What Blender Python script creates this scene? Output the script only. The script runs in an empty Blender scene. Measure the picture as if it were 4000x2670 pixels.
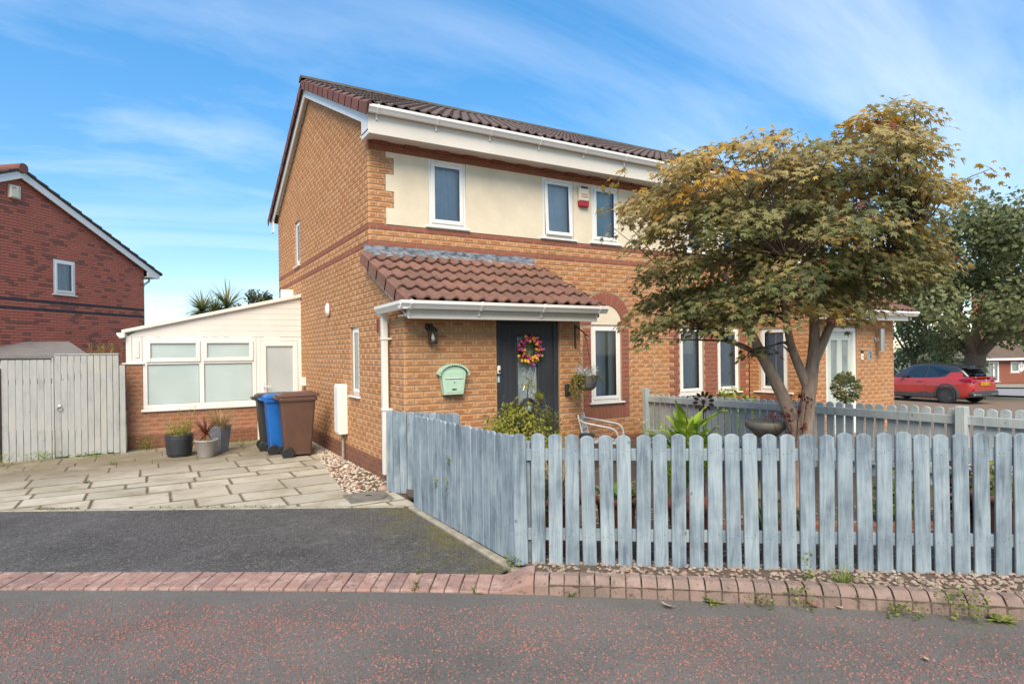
import bpy, math, random
from mathutils import Vector, Matrix
R = math.radians
scene = bpy.context.scene
col = scene.collection

# ------------------------------------------------------------------ camera
CAM_H = 1.60
cam_data = bpy.data.cameras.new("camera")
cam = bpy.data.objects.new("camera", cam_data)
col.objects.link(cam)
scene.camera = cam
cam_data.sensor_width = 36.0
cam_data.lens = 36.0 * 2385.0 / 4000.0
cam_data.shift_y = 0.01
cam_data.clip_start = 0.05
cam_data.clip_end = 2000.0
YAW = R(30.43)
cam.location = (0, 0, CAM_H)
cam.matrix_world = (Matrix.Translation((0, 0, CAM_H)) @ Matrix.Rotation(-YAW, 4, 'Z')
                    @ Matrix.Rotation(R(90), 4, 'X') @ Matrix.Rotation(R(-0.75), 4, 'Z'))

# ------------------------------------------------------------------ world and sun
SUN_ELEV, SUN_AZ = R(46), R(215)          # azimuth measured clockwise from +Y; sun behind and left of the camera
world = bpy.data.worlds.new("World")
scene.world = world
world.use_nodes = True
wn, wl = world.node_tree.nodes, world.node_tree.links
wn.clear()
w_out = wn.new('ShaderNodeOutputWorld')
w_bg = wn.new('ShaderNodeBackground')
w_bg.inputs['Strength'].default_value = 0.11
w_sky = wn.new('ShaderNodeTexSky')
w_sky.sky_type = 'NISHITA'
w_sky.sun_disc = False
w_sky.sun_elevation = SUN_ELEV
w_sky.sun_rotation = SUN_AZ
w_sky.air_density = 1.0
w_sky.dust_density = 0.25
w_sky.ozone_density = 3.0
w_tc = wn.new('ShaderNodeTexCoord')
# cirrus: noise on the direction projected to a flat cloud layer overhead
w_sep = wn.new('ShaderNodeSeparateXYZ')
wl.new(w_tc.outputs['Generated'], w_sep.inputs[0])
def wmath(op, a, b=None, c=None):
    n = wn.new('ShaderNodeMath'); n.operation = op
    for i, s in enumerate((a, b, c)):
        if s is None: continue
        if isinstance(s, (int, float)): n.inputs[i].default_value = s
        else: wl.new(s, n.inputs[i])
    return n.outputs[0]
w_zc = wmath('ADD', wmath('MAXIMUM', w_sep.outputs[2], 0.0), 0.22)
w_px = wmath('DIVIDE', w_sep.outputs[0], w_zc)
w_py = wmath('DIVIDE', w_sep.outputs[1], w_zc)
w_cmb = wn.new('ShaderNodeCombineXYZ')
wl.new(w_px, w_cmb.inputs[0]); wl.new(w_py, w_cmb.inputs[1])
w_map = wn.new('ShaderNodeMapping')
w_map.inputs['Location'].default_value = (13.9, 11.2, 0.0)
w_map.inputs['Rotation'].default_value = (0, 0, R(55))
w_map.inputs['Scale'].default_value = (0.42, 1.05, 1.0)
wl.new(w_cmb.outputs[0], w_map.inputs[0])
w_n1 = wn.new('ShaderNodeTexNoise')
w_n1.inputs['Scale'].default_value = 1.05
w_n1.inputs['Detail'].default_value = 9.0
w_n1.inputs['Roughness'].default_value = 0.56
w_n1.inputs['Distortion'].default_value = 0.9
wl.new(w_map.outputs[0], w_n1.inputs['Vector'])
w_r = wn.new('ShaderNodeMapRange')
w_r.inputs['From Min'].default_value = 0.47
w_r.inputs['From Max'].default_value = 0.83
w_r.inputs['To Max'].default_value = 0.62
wl.new(w_n1.outputs['Fac'], w_r.inputs['Value'])
w_mix = wn.new('ShaderNodeMix'); w_mix.data_type = 'RGBA'
wl.new(w_r.outputs[0], w_mix.inputs['Factor'])
w_hs = wn.new('ShaderNodeHueSaturation'); w_hs.inputs['Saturation'].default_value = 1.82; w_hs.inputs['Hue'].default_value = 0.502
w_gm = wn.new('ShaderNodeGamma'); w_gm.inputs['Gamma'].default_value = 0.56
w_sc = wn.new('ShaderNodeVectorMath'); w_sc.operation = 'MULTIPLY'; w_sc.inputs[1].default_value = (1.28, 1.28, 1.28)
wl.new(w_sky.outputs[0], w_gm.inputs[0]); wl.new(w_gm.outputs[0], w_sc.inputs[0]); wl.new(w_sc.outputs[0], w_hs.inputs['Color']); wl.new(w_hs.outputs[0], w_mix.inputs['A'])
w_mix.inputs['B'].default_value = (4.0, 4.15, 4.3, 1)
wl.new(w_mix.outputs['Result'], w_bg.inputs[0])
wl.new(w_bg.outputs[0], w_out.inputs[0])

sun_data = bpy.data.lights.new("sun", 'SUN')
sun_data.energy = 1.9
sun_data.angle = R(40)
sun_data.color = (1.0, 0.86, 0.68)
sun = bpy.data.objects.new("sun", sun_data)
col.objects.link(sun)
sd = Vector((math.sin(SUN_AZ) * math.cos(SUN_ELEV), math.cos(SUN_AZ) * math.cos(SUN_ELEV), math.sin(SUN_ELEV)))
sun.location = sd * 60
sun.rotation_euler = sd.to_track_quat('Z', 'Y').to_euler()

scene.view_settings.view_transform = 'Standard'
scene.view_settings.look = 'None'
scene.view_settings.exposure = 1.62
scene.view_settings.gamma = 1.0
scene.view_settings.use_curve_mapping = False
scene.render.engine = 'CYCLES'

# ------------------------------------------------------------------ helpers
VDIR = Vector((math.sin(YAW), math.cos(YAW), 0)); RDIR = Vector((math.cos(YAW), -math.sin(YAW), 0))
def cam_pt(lat, depth, z):               # a point given as metres right of and in front of the standpoint
    p = RDIR * lat + VDIR * depth
    return Vector((p.x, p.y, z))
def view_xy(p):                          # picture position, used only to rank pieces by how large they show
    d = Vector(p) - Vector((0, 0, CAM_H)); z = d.dot(VDIR)
    if z < .2: return None
    return d.dot(RDIR) / z, d.z / z, z

UP = Vector((0, 0, 1))
WM = {}                                   # world matrix of each parent
class Fr:                                 # a wall frame: a along the wall, b up, c outwards
    def __init__(s, O, u, n): s.O, s.u, s.n = Vector(O), Vector(u).normalized(), Vector(n).normalized()
    def P(s, a, b, c=0.0): return s.O + s.u * a + UP * b + s.n * c

class MB:
    def __init__(s): s.v, s.f, s.r, s.m, s.uv = [], [], [], [], []
    def add(s, vs, fs, rnd=0.0, mi=0, uvs=None):
        k = len(s.v); s.v.extend([tuple(p) for p in vs])
        for i, f in enumerate(fs):
            s.f.append(tuple(k + j for j in f)); s.r.append(rnd); s.m.append(mi)
            s.uv.append(uvs[i] if uvs else [(0.5, 0.5)] * len(f))
        return s
    def box(s, lo, hi, rnd=0.0, ch=0.0, mi=0):
        return s.fb(Fr((0, 0, 0), (1, 0, 0), (0, -1, 0)), lo[0], hi[0], lo[2], hi[2], -hi[1], -lo[1], rnd, ch, mi)
    def fb(s, fr, a0, a1, b0, b1, c0, c1, rnd=0.0, ch=0.0, mi=0):
        return s.ob(fr.P((a0 + a1) / 2, (b0 + b1) / 2, (c0 + c1) / 2), fr.u * (abs(a1 - a0) / 2), UP * (abs(b1 - b0) / 2), fr.n * (abs(c1 - c0) / 2), rnd, ch, mi)
    def ob(s, C, X, Y, Z, rnd=0.0, ch=0.0, mi=0):
        C, X, Y, Z = Vector(C), Vector(X), Vector(Y), Vector(Z)
        if X.cross(Y).dot(Z) < 0: Z = -Z
        if ch <= 0:
            vs = [C + X * i + Y * j + Z * k for k in (-1, 1) for j in (-1, 1) for i in (-1, 1)]
            return s.add(vs, [(0, 2, 3, 1), (4, 5, 7, 6), (0, 1, 5, 4), (2, 6, 7, 3), (0, 4, 6, 2), (1, 3, 7, 5)], rnd, mi)
        L = [max(a.length, 1e-6) for a in (X, Y, Z)]
        t = [max(0.0, 1 - min(ch, l * .8) / l) for l in L]
        vs, idx = [], {}
        for k in (-1, 1):
            for j in (-1, 1):
                for i in (-1, 1):
                    for ax in range(3):
                        e = [t[0], t[1], t[2]]; e[ax] = 1.0
                        idx[(i, j, k, ax)] = len(vs)
                        vs.append(C + X * (i * e[0]) + Y * (j * e[1]) + Z * (k * e[2]))
        fs = []
        def q(lst, nrm):
            p = [vs[l] for l in lst]
            n = (p[1] - p[0]).cross(p[2] - p[0])
            fs.append(tuple(lst) if n.dot(nrm) >= 0 else tuple(reversed(lst)))
        A = (X, Y, Z)
        for ax in range(3):
            o1, o2 = [(1, 2), (0, 2), (0, 1)][ax]
            for sg in (-1, 1):
                cs = []
                for a, b in ((-1, -1), (1, -1), (1, 1), (-1, 1)):
                    c = [0, 0, 0]; c[ax] = sg; c[o1] = a; c[o2] = b
                    cs.append(idx[(c[0], c[1], c[2], ax)])
                q(cs, A[ax] * sg)
        for ax in range(3):
            o1, o2 = [(1, 2), (0, 2), (0, 1)][ax]
            for a in (-1, 1):
                for b in (-1, 1):
                    c0 = [0, 0, 0]; c0[o1] = a; c0[o2] = b; c1 = list(c0); c0[ax] = -1; c1[ax] = 1
                    q([idx[(*c0, o1)], idx[(*c1, o1)], idx[(*c1, o2)], idx[(*c0, o2)]], A[o1] * a + A[o2] * b)
        for k in (-1, 1):
            for j in (-1, 1):
                for i in (-1, 1):
                    q([idx[(i, j, k, 0)], idx[(i, j, k, 1)], idx[(i, j, k, 2)]], X * i + Y * j + Z * k)
        return s.add(vs, fs, rnd, mi)
    def tube(s, pts, rad, n=8, rnd=0.0, cap=True, mi=0, flat=1.0):
        pts = [Vector(p) for p in pts]
        if isinstance(rad, (int, float)): rad = [rad] * len(pts)
        vs, fs = [], []
        ref = None
        for i, p in enumerate(pts):
            d = (pts[min(i + 1, len(pts) - 1)] - pts[max(i - 1, 0)])
            if d.length < 1e-9: d = Vector((0, 0, 1))
            d.normalize()
            if ref is None:
                ref = d.orthogonal().normalized() if abs(d.z) < .9 else (Vector((1, 0, 0)) - d * d.x).normalized()
            else:
                ref = (ref - d * ref.dot(d))
                ref = ref.normalized() if ref.length > 1e-6 else d.orthogonal().normalized()
            b = d.cross(ref)
            for j in range(n):
                t = 2 * math.pi * j / n
                vs.append(p + (ref * math.cos(t) + b * (math.sin(t) * flat)) * rad[i])
        for i in range(len(pts) - 1):
            for j in range(n):
                j2 = (j + 1) % n
                fs.append((i * n + j, i * n + j2, (i + 1) * n + j2, (i + 1) * n + j))
        if cap:
            fs.append(tuple(range(n - 1, -1, -1))); fs.append(tuple((len(pts) - 1) * n + j for j in range(n)))
        return s.add(vs, fs, rnd, mi)
    def lathe(s, prof, C, n=20, rnd=0.0, mi=0, sq=0.0, axis=None):     # profile of (radius, height) pairs
        C = Vector(C); vs, fs = [], []
        if axis is None: e1, e2, e3 = Vector((1, 0, 0)), Vector((0, 1, 0)), UP
        else:
            e3 = Vector(axis).normalized(); e1 = e3.orthogonal().normalized(); e2 = e3.cross(e1)
        for r, h in prof:
            for j in range(n):
                t = 2 * math.pi * j / n
                k = 1.0
                if sq: k = 1 + sq * (1 / max(abs(math.cos(t)), abs(math.sin(t))) - 1)
                vs.append(C + (e1 * math.cos(t) + e2 * math.sin(t)) * (r * k) + e3 * h)
        for i in range(len(prof) - 1):
            for j in range(n):
                j2 = (j + 1) % n
                fs.append((i * n + j, i * n + j2, (i + 1) * n + j2, (i + 1) * n + j))
        if prof[0][0] > 1e-4: fs.append(tuple(range(n - 1, -1, -1)))
        if prof[-1][0] > 1e-4: fs.append(tuple((len(prof) - 1) * n + j for j in range(n)))
        return s.add(vs, fs, rnd, mi)
    def prism(s, poly, fr, c0, c1, rnd=0.0, ch=0.0, mi=0):   # poly of (a, b) in a wall frame, from depth c0 to c1 (front)
        n = len(poly)
        area = sum(poly[i][0] * poly[(i + 1) % n][1] - poly[(i + 1) % n][0] * poly[i][1] for i in range(n))
        if fr.u.cross(UP).dot(fr.n) * area < 0: poly = list(reversed(poly))
        vs = [fr.P(a, b, c0) for a, b in poly]
        if ch > 0:
            cx = sum(p[0] for p in poly) / n; cy = sum(p[1] for p in poly) / n
            vs += [fr.P(a, b, c1 - ch) for a, b in poly]
            ins = inset(poly, ch)
            vs += [fr.P(a, b, c1) for a, b in ins]
            fs = [tuple(range(n - 1, -1, -1)), tuple(range(2 * n, 3 * n))]
            for L in (0, n): fs += [(L + i, L + (i + 1) % n, L + n + (i + 1) % n, L + n + i) for i in range(n)]
        else:
            vs += [fr.P(a, b, c1) for a, b in poly]
            fs = [tuple(range(n - 1, -1, -1)), tuple(range(n, 2 * n))] + [(i, (i + 1) % n, n + (i + 1) % n, n + i) for i in range(n)]
        return s.add(vs, fs, rnd, mi)
    def slab(s, poly, z0, z1, rnd=0.0, ch=0.0, mi=0):          # poly of (x, y), flat on the ground
        n = len(poly)
        area = sum(poly[i][0] * poly[(i + 1) % n][1] - poly[(i + 1) % n][0] * poly[i][1] for i in range(n))
        if area < 0: poly = list(reversed(poly))
        zz = z1 if callable(z1) else (lambda x, y: z1)
        vs = [(x, y, z0) for x, y in poly]
        ins = inset(poly, ch) if ch > 0 else poly
        if ch > 0:
            vs += [(x, y, zz(x, y) - ch) for x, y in poly] + [(x, y, zz(x, y)) for x, y in ins]
            fs = [tuple(range(2 * n, 3 * n))]
            for L in (0, n): fs += [(L + i, L + (i + 1) % n, L + n + (i + 1) % n, L + n + i) for i in range(n)]
        else:
            vs += [(x, y, zz(x, y)) for x, y in poly]
            fs = [tuple(range(n, 2 * n))] + [(i, (i + 1) % n, n + (i + 1) % n, n + i) for i in range(n)]
        return s.add(vs, fs, rnd, mi)
    def blade(s, p, d, L, w, droop, rnd=0.0, seg=4, mi=0):       # a grass blade or strap leaf
        p = Vector(p); d = Vector(d).normalized(); side = d.cross(UP)
        side = side.normalized() if side.length > 1e-3 else Vector((1, 0, 0))
        vs = []; q = p.copy(); dd = d.copy()
        for i in range(seg + 1):
            t = i / seg; ww = w * (1 - t ** 2) * (0.55 + .45 * min(1, t * 4))
            if i == seg: vs.append(q)
            else: vs += [q - side * ww / 2, q + side * ww / 2]
            dd = (dd + Vector((0, 0, -droop / seg))).normalized(); q = q + dd * (L / seg)
        fs = [(2 * i, 2 * i + 1, 2 * i + 3, 2 * i + 2) for i in range(seg - 1)] + [(2 * seg - 2, 2 * seg - 1, 2 * seg)]
        return s.add(vs, fs, rnd, mi)
    def mesh(s, name, mats, smooth=False):
        me = bpy.data.meshes.new(name)
        me.from_pydata(s.v, [], s.f)
        for m in (mats if isinstance(mats, (list, tuple)) else [mats]): me.materials.append(m)
        at = me.attributes.new('rnd', 'FLOAT', 'FACE'); at.data.foreach_set('value', s.r)
        if any(s.m): me.polygons.foreach_set('material_index', s.m)
        uvl = me.uv_layers.new(name='UVMap')
        flat = [c for f in s.uv for p in f for c in p]
        uvl.data.foreach_set('uv', flat)
        if smooth: me.polygons.foreach_set('use_smooth', [True] * len(s.f))
        me.update()
        return me
    def build(s, name, mats, parent=None, smooth=False, world=True):
        return link(name, s.mesh(name, mats, smooth), parent, world)

def inset(poly, d):
    n = len(poly)
    area = sum(poly[i][0] * poly[(i + 1) % n][1] - poly[(i + 1) % n][0] * poly[i][1] for i in range(n))
    sg = 1 if area > 0 else -1
    out = []
    for i in range(n):
        p0, p1, p2 = Vector(poly[i - 1]).to_2d(), Vector(poly[i]).to_2d(), Vector(poly[(i + 1) % n]).to_2d()
        e1 = (p1 - p0); e2 = (p2 - p1)
        if e1.length < 1e-7 or e2.length < 1e-7: out.append(tuple(p1)); continue
        e1.normalize(); e2.normalize()
        n1 = Vector((-e1.y, e1.x)) * sg; n2 = Vector((-e2.y, e2.x)) * sg
        b = n1 + n2
        k = b.dot(n1)
        b = b * (d / k) if k > .3 else n1 * d
        out.append(tuple(p1 + b))
    return out

def link(name, me, parent=None, world=True):
    o = bpy.data.objects.new(name, me); col.objects.link(o)
    if parent:
        o.parent = parent
        if world: o.matrix_parent_inverse = WM[parent.name].inverted()
        WM[o.name] = Matrix.Identity(4) if world else WM[parent.name]
    else: WM[o.name] = Matrix.Identity(4)
    return o
def thing(name, label, cat, loc=(0, 0, 0), rz=0.0, group=None):
    o = bpy.data.objects.new(name, None); col.objects.link(o)
    o.location = loc; o.rotation_euler = (0, 0, rz); o.empty_display_size = .2
    WM[o.name] = Matrix.Translation(loc) @ Matrix.Rotation(rz, 4, 'Z')
    return tag(o, label, cat, group)
def tag(o, label, cat, group=None):
    o['label'] = label; o['category'] = cat
    if group: o['group'] = group
    return o
def struct(o): o['kind'] = 'structure'; return o
def stuff(o): o['kind'] = 'stuff'; return o
def put(name, me, parent, M):            # an alike piece: shared mesh, own place, child of parent (given in world space)
    o = bpy.data.objects.new(name, me); col.objects.link(o)
    o.parent = parent; o.matrix_parent_inverse = WM[parent.name].inverted(); o.matrix_basis = M
    return o
def frame_m(O, x, y, z):
    m = Matrix.Identity(4)
    for i, a in enumerate((x, y, z)): m.col[i][:3] = Vector(a)
    m.col[3][:3] = Vector(O)
    return m
def clip(poly, a, b, c):                 # keep a*x+b*y<=c
    out = []
    for i in range(len(poly)):
        p, q = poly[i - 1], poly[i]
        dp, dq = a * p[0] + b * p[1] - c, a * q[0] + b * q[1] - c
        if (dp <= 0) != (dq <= 0):
            t = dp / (dp - dq); out.append((p[0] + (q[0] - p[0]) * t, p[1] + (q[1] - p[1]) * t))
        if dq <= 0: out.append(q)
    return out
def text_mesh(txt, size, fr, a, b, c, mb, rnd=0.0, mi=0, depth=0.002, align='CENTER', bold=0.0):
    cu = bpy.data.curves.new('lettering', 'FONT'); cu.body = txt; cu.size = size; cu.align_x = align; cu.extrude = depth / 2
    cu.offset = bold; cu.resolution_u = 3
    o = bpy.data.objects.new('lettering', cu); col.objects.link(o)
    dg = bpy.context.evaluated_depsgraph_get()
    me = bpy.data.meshes.new_from_object(o.evaluated_get(dg))
    vs = [fr.P(a + v.co.x, b + v.co.y, c + v.co.z) for v in me.vertices]
    mb.add(vs, [tuple(p.vertices) for p in me.polygons], rnd, mi)
    bpy.data.objects.remove(o); bpy.data.curves.remove(cu); bpy.data.meshes.remove(me)
rng = random.Random(7)

# ------------------------------------------------------------------ materials
def mat(name, base, rough=.6, metal=0.0, spec=.5):
    m = bpy.data.materials.new(name); m.use_nodes = True
    p = m.node_tree.nodes['Principled BSDF']
    p.inputs['Base Color'].default_value = (*base, 1)
    p.inputs['Roughness'].default_value = rough
    p.inputs['Metallic'].default_value = metal
    p.inputs['Specular IOR Level'].default_value = spec
    return m
class NT:
    def __init__(s, m): s.m = m; s.t = m.node_tree; s.p = s.t.nodes.get('Principled BSDF')
    def n(s, kind, **kw):
        nd = s.t.nodes.new(kind)
        for k, v in kw.items():
            if hasattr(nd, k): setattr(nd, k, v)
            else: nd.inputs[k.replace('_', ' ')].default_value = v
        return nd
    def l(s, a, b): s.t.links.new(a, b)
    def math(s, op, a, b=None, c=None, clamp=False):
        nd = s.t.nodes.new('ShaderNodeMath'); nd.operation = op; nd.use_clamp = clamp
        for i, x in enumerate((a, b, c)):
            if x is None: continue
            if isinstance(x, (int, float)): nd.inputs[i].default_value = x
            else: s.l(x, nd.inputs[i])
        return nd.outputs[0]
    def pos(s, sc=(1, 1, 1), obj=False, rand=0.0):
        if obj: src = s.t.nodes.new('ShaderNodeTexCoord').outputs['Object']
        else: src = s.t.nodes.new('ShaderNodeNewGeometry').outputs['Position']
        if rand:
            oi = s.t.nodes.new('ShaderNodeObjectInfo')
            k = s.math('MULTIPLY', oi.outputs['Random'], rand)
            va = s.t.nodes.new('ShaderNodeVectorMath'); va.operation = 'ADD'
            s.l(src, va.inputs[0]); s.l(k, va.inputs[1]); src = va.outputs[0]
        if sc != (1, 1, 1):
            vm = s.t.nodes.new('ShaderNodeVectorMath'); vm.operation = 'MULTIPLY'
            s.l(src, vm.inputs[0]); vm.inputs[1].default_value = sc; src = vm.outputs[0]
        return src
    def noise(s, vec, scale, detail=4, rough=.55, dist=0.0):
        nd = s.n('ShaderNodeTexNoise', Scale=scale, Detail=detail, Roughness=rough, Distortion=dist)
        s.l(vec, nd.inputs['Vector']); return nd.outputs['Fac']
    def ramp(s, fac, stops):
        nd = s.t.nodes.new('ShaderNodeValToRGB'); e = nd.color_ramp.elements
        while len(e) < len(stops): e.new(.5)
        for i, (p, c) in enumerate(stops):
            e[i].position = p; e[i].color = (*c, 1) if len(c) == 3 else c
        s.l(fac, nd.inputs[0]); return nd.outputs[0]
    def rangem(s, v, a, b, c=0.0, d=1.0):
        nd = s.n('ShaderNodeMapRange'); s.l(v, nd.inputs['Value'])
        for k, x in zip(('From Min', 'From Max', 'To Min', 'To Max'), (a, b, c, d)): nd.inputs[k].default_value = x
        return nd.outputs[0]
    def mix(s, fac, a, b, mode='MIX'):
        nd = s.t.nodes.new('ShaderNodeMix'); nd.data_type = 'RGBA'; nd.blend_type = mode
        for k, x in (('Factor', fac), ('A', a), ('B', b)):
            sock = [i for i in nd.inputs if i.name == k and (k == 'Factor' and i.type == 'VALUE' or i.type == 'RGBA')][0]
            if isinstance(x, (int, float)): sock.default_value = x
            elif isinstance(x, tuple): sock.default_value = (*x, 1)
            else: s.l(x, sock)
        return [o for o in nd.outputs if o.type == 'RGBA'][0]
    def rnd(s):
        nd = s.t.nodes.new('ShaderNodeAttribute'); nd.attribute_name = 'rnd'; return nd.outputs['Fac']
    def orand(s): return s.t.nodes.new('ShaderNodeObjectInfo').outputs['Random']
    def bump(s, h, strength=.3, dist=.01):
        nd = s.n('ShaderNodeBump', Strength=strength, Distance=dist); s.l(h, nd.inputs['Height'])
        s.l(nd.outputs[0], s.p.inputs['Normal']); return nd
    def base(s, c): s.l(c, s.p.inputs['Base Color'])
    def rough(s, v): s.l(v, s.p.inputs['Roughness'])

def noisy(name, c1, c2, scale=8, rough=.7, bump=0.0, bscale=None, bdist=.004, metal=0.0, spec=.5, stretch=(1, 1, 1), lo=.35, hi=.65, obj=False, rand=0.0):
    m = mat(name, c1, rough, metal, spec); t = NT(m)
    v = t.pos(stretch, obj, rand)
    f = t.noise(v, scale, 6, .6)
    t.base(t.ramp(f, [(lo, c1), (hi, c2)]))
    if bump:
        t.bump(t.noise(v, bscale or scale * 4, 4), bump, bdist)
    return m

def brick_mat(name, light, dark, patch, mk=1.0, bumpk=.6):
    m = mat(name, light, .85, 0, .25); t = NT(m)
    pos = t.pos()
    uv = t.t.nodes.new('ShaderNodeUVMap')
    sp = t.t.nodes.new('ShaderNodeSeparateXYZ'); t.l(uv.outputs[0], sp.inputs[0])
    def edge(o, p): return t.math('POWER', t.math('ABSOLUTE', t.math('SUBTRACT', t.math('MULTIPLY', o, 2.0), 1.0)), p)
    e = t.math('MAXIMUM', edge(sp.outputs[0], 2.2), edge(sp.outputs[1], 1.5))
    n1 = t.noise(pos, 26, 4, .65)
    k = t.math('SUBTRACT', t.math('ADD', 0.50, t.math('MULTIPLY', t.math('SUBTRACT', n1, .5), 1.1)), e)
    k = t.rangem(k, -.05, .16)
    r = t.rnd()
    kk = t.math('MULTIPLY', k, t.rangem(r, 0, 1, .25 * mk, 1.05 * mk))
    r2 = t.math('FRACT', t.math('MULTIPLY', r, 7.31))
    basec = t.mix(r2, light, dark)
    c = t.mix(kk, basec, patch)
    big = t.noise(pos, .9, 4, .6)
    c = t.mix(t.rangem(big, .35, .7, 0, .28), c, tuple(x * .62 for x in light))
    fine = t.noise(pos, 180, 3, .6)
    c = t.mix(t.rangem(fine, .3, .75, 0, .35), c, tuple(x * .5 for x in light))
    t.base(c)
    h = t.math('MULTIPLY', t.noise(pos, 75, 4, .7, 1.2), t.math('ADD', t.math('MULTIPLY', k, 1.4), .25))
    t.bump(h, bumpk, .012)
    return m
M = {}
M['brick'] = brick_mat('orange rustic brick', (.65, .375, .19), (.555, .29, .135), (.43, .15, .058))
M['brick_red'] = brick_mat('red brick', (.36, .14, .09), (.29, .112, .075), (.31, .105, .062), .7, .35)
M['brick_dark'] = brick_mat('plinth brick', (.30, .135, .085), (.22, .10, .065), (.26, .09, .05), .6, .35)
M['brick_rh'] = brick_mat('dark red brick', (.60, .20, .135), (.50, .16, .11), (.54, .155, .098), .6, .35)
M['brick_blue'] = brick_mat('blue engineering brick', (.055, .055, .065), (.085, .08, .09), (.06, .06, .07), .5, .3)
M['brick_grey'] = brick_mat('weathered grey brick', (.34, .14, .10), (.26, .115, .088), (.30, .105, .075), .6, .3)
M['brick_cons'] = brick_mat('conservatory brick', (.50, .26, .16), (.42, .20, .12), (.36, .125, .06), .9)
M['mortar'] = noisy('mortar', (.40, .285, .175), (.30, .215, .14), 30, .95, .3, 120)
M['mortar_rh'] = noisy('dark mortar', (.16, .075, .055), (.11, .06, .05), 30, .95)
M['render'] = noisy('cream render', (.73, .645, .48), (.66, .575, .42), 3.2, .95, .5, 150, .006)
M['upvc'] = noisy('white upvc', (.80, .78, .73), (.74, .72, .67), 2.0, .35, 0, spec=.5)
M['upvc_clad'] = noisy('cream upvc', (.76, .73, .66), (.71, .68, .61), 1.5, .42)
M['soffit'] = noisy('soffit upvc', (.74, .71, .65), (.68, .65, .59), 1.2, .5)
M['fascia'] = noisy('fascia board', (.70, .655, .57), (.64, .60, .52), 1.4, .5)
M['lead'] = noisy('lead flashing', (.30, .33, .36), (.08, .09, .10), 9, .55, .35, 60, metal=.3, stretch=(1, 1, 2.5), lo=.42, hi=.62)
M['soil'] = noisy('soil', (.085, .06, .042), (.14, .10, .07), 14, .95, .7, 60, .02)
M['concrete'] = noisy('concrete edging', (.36, .32, .25), (.22, .20, .15), 12, .9, .4, 80)
M['dark'] = mat('black plastic', (.018, .018, .019), .45)
M['black_metal'] = noisy('black painted iron', (.02, .018, .017), (.035, .025, .02), 30, .45, .2, 200)
M['steel'] = mat('brushed steel', (.55, .53, .50), .35, 1.0)
M['chrome'] = mat('chrome', (.75, .75, .75), .12, 1.0)
def tile_mat(name, a, b, moss):
    m = mat(name, a, .88, 0, .25); t = NT(m); pos = t.pos()
    r = t.rnd()
    c = t.mix(r, a, b)
    n = t.noise(pos, 5, 5, .65)
    c = t.mix(t.rangem(n, .45, .7, 0, .55), c, tuple(x * .5 for x in a))
    n2 = t.noise(pos, 38, 4, .6)
    c = t.mix(t.rangem(n2, .56, .70, 0, moss), c, (.055, .05, .022))
    n3 = t.noise(pos, 120, 3, .6)
    c = t.mix(t.rangem(n3, .45, .8, 0, .3), c, tuple(min(1, x * 1.9) for x in b))
    t.base(c); t.bump(t.noise(pos, 140, 3), .35, .006)
    return m
M['tile_porch'] = tile_mat('porch roof tile', (.245, .125, .09), (.165, .092, .07), .95)
M['tile_main'] = tile_mat('main roof tile', (.15, .112, .104), (.115, .088, .083), .7)
M['tile_ridge'] = tile_mat('ridge tile', (.105, .10, .085), (.085, .078, .065), .9)
M['tile_verge'] = tile_mat('verge tile', (.20, .085, .07), (.15, .07, .06), .4)
M['tile_rh'] = tile_mat('dark roof tile', (.10, .075, .068), (.075, .06, .055), .5)
M['tile_far'] = tile_mat('brown roof tile', (.22, .165, .125), (.17, .13, .10), .4)

def glass(name, tint, refl=.35, rough=.02):
    m = bpy.data.materials.new(name); m.use_nodes = True; t = NT(m); t.t.nodes.remove(t.p)
    out = t.t.nodes['Material Output']
    tr = t.n('ShaderNodeBsdfTransparent'); tr.inputs[0].default_value = (*tint, 1)
    gl = t.n('ShaderNodeBsdfGlossy'); gl.inputs['Roughness'].default_value = rough; gl.inputs[0].default_value = (.9, .95, 1, 1)
    lw = t.n('ShaderNodeLayerWeight'); lw.inputs[0].default_value = refl
    mx = t.n('ShaderNodeMixShader'); t.l(lw.outputs['Fresnel'], mx.inputs[0]); t.l(tr.outputs[0], mx.inputs[1]); t.l(gl.outputs[0], mx.inputs[2])
    t.l(mx.outputs[0], out.inputs[0])
    return m
M['glass'] = glass('window glass', (.98, .99, .99), .40)
M['glass_dark'] = glass('tinted car glass', (.10, .11, .12), .5)
M['lamp_glass'] = glass('lamp glass', (.85, .85, .82), .25)
def frosted(name, c, rough=.25, stripes=0.0):
    m = mat(name, c, rough, 0, .6); t = NT(m)
    pos = t.pos()
    n = t.noise(pos, 1.3, 3, .5)
    cc = t.mix(t.rangem(n, .35, .7), c, tuple(min(1, x * 1.18) for x in c))
    if stripes:
        sp = t.n('ShaderNodeSeparateXYZ'); t.l(pos, sp.inputs[0])
        w = t.math('SINE', t.math('MULTIPLY', sp.outputs[2], 2 * math.pi / stripes))
        cc = t.mix(t.rangem(w, .1, .9, 0, .16), cc, tuple(x * .6 for x in c))
    t.base(cc)
    return m
M['blind_glass'] = frosted('glass over a pleated blind', (.43, .52, .50), .2, .022)
M['door_blind'] = frosted('glass over a white blind', (.42, .465, .46), .12)
M['obscure'] = noisy('obscured glass', (.20, .26, .26), (.32, .38, .37), 60, .18, .6, 90, .004)
M['room'] = mat('room wall', (.80, .81, .80), .9)
M['room_dark'] = mat('dim room wall', (.55, .56, .54), .9)
M['curtain'] = noisy('aqua curtain', (.42, .60, .60), (.55, .68, .66), 40, .9, stretch=(1, 1, .05))
M['curtain_w'] = noisy('white net curtain', (.70, .72, .70), (.60, .62, .60), 40, .9, stretch=(1, 1, .05))
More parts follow.
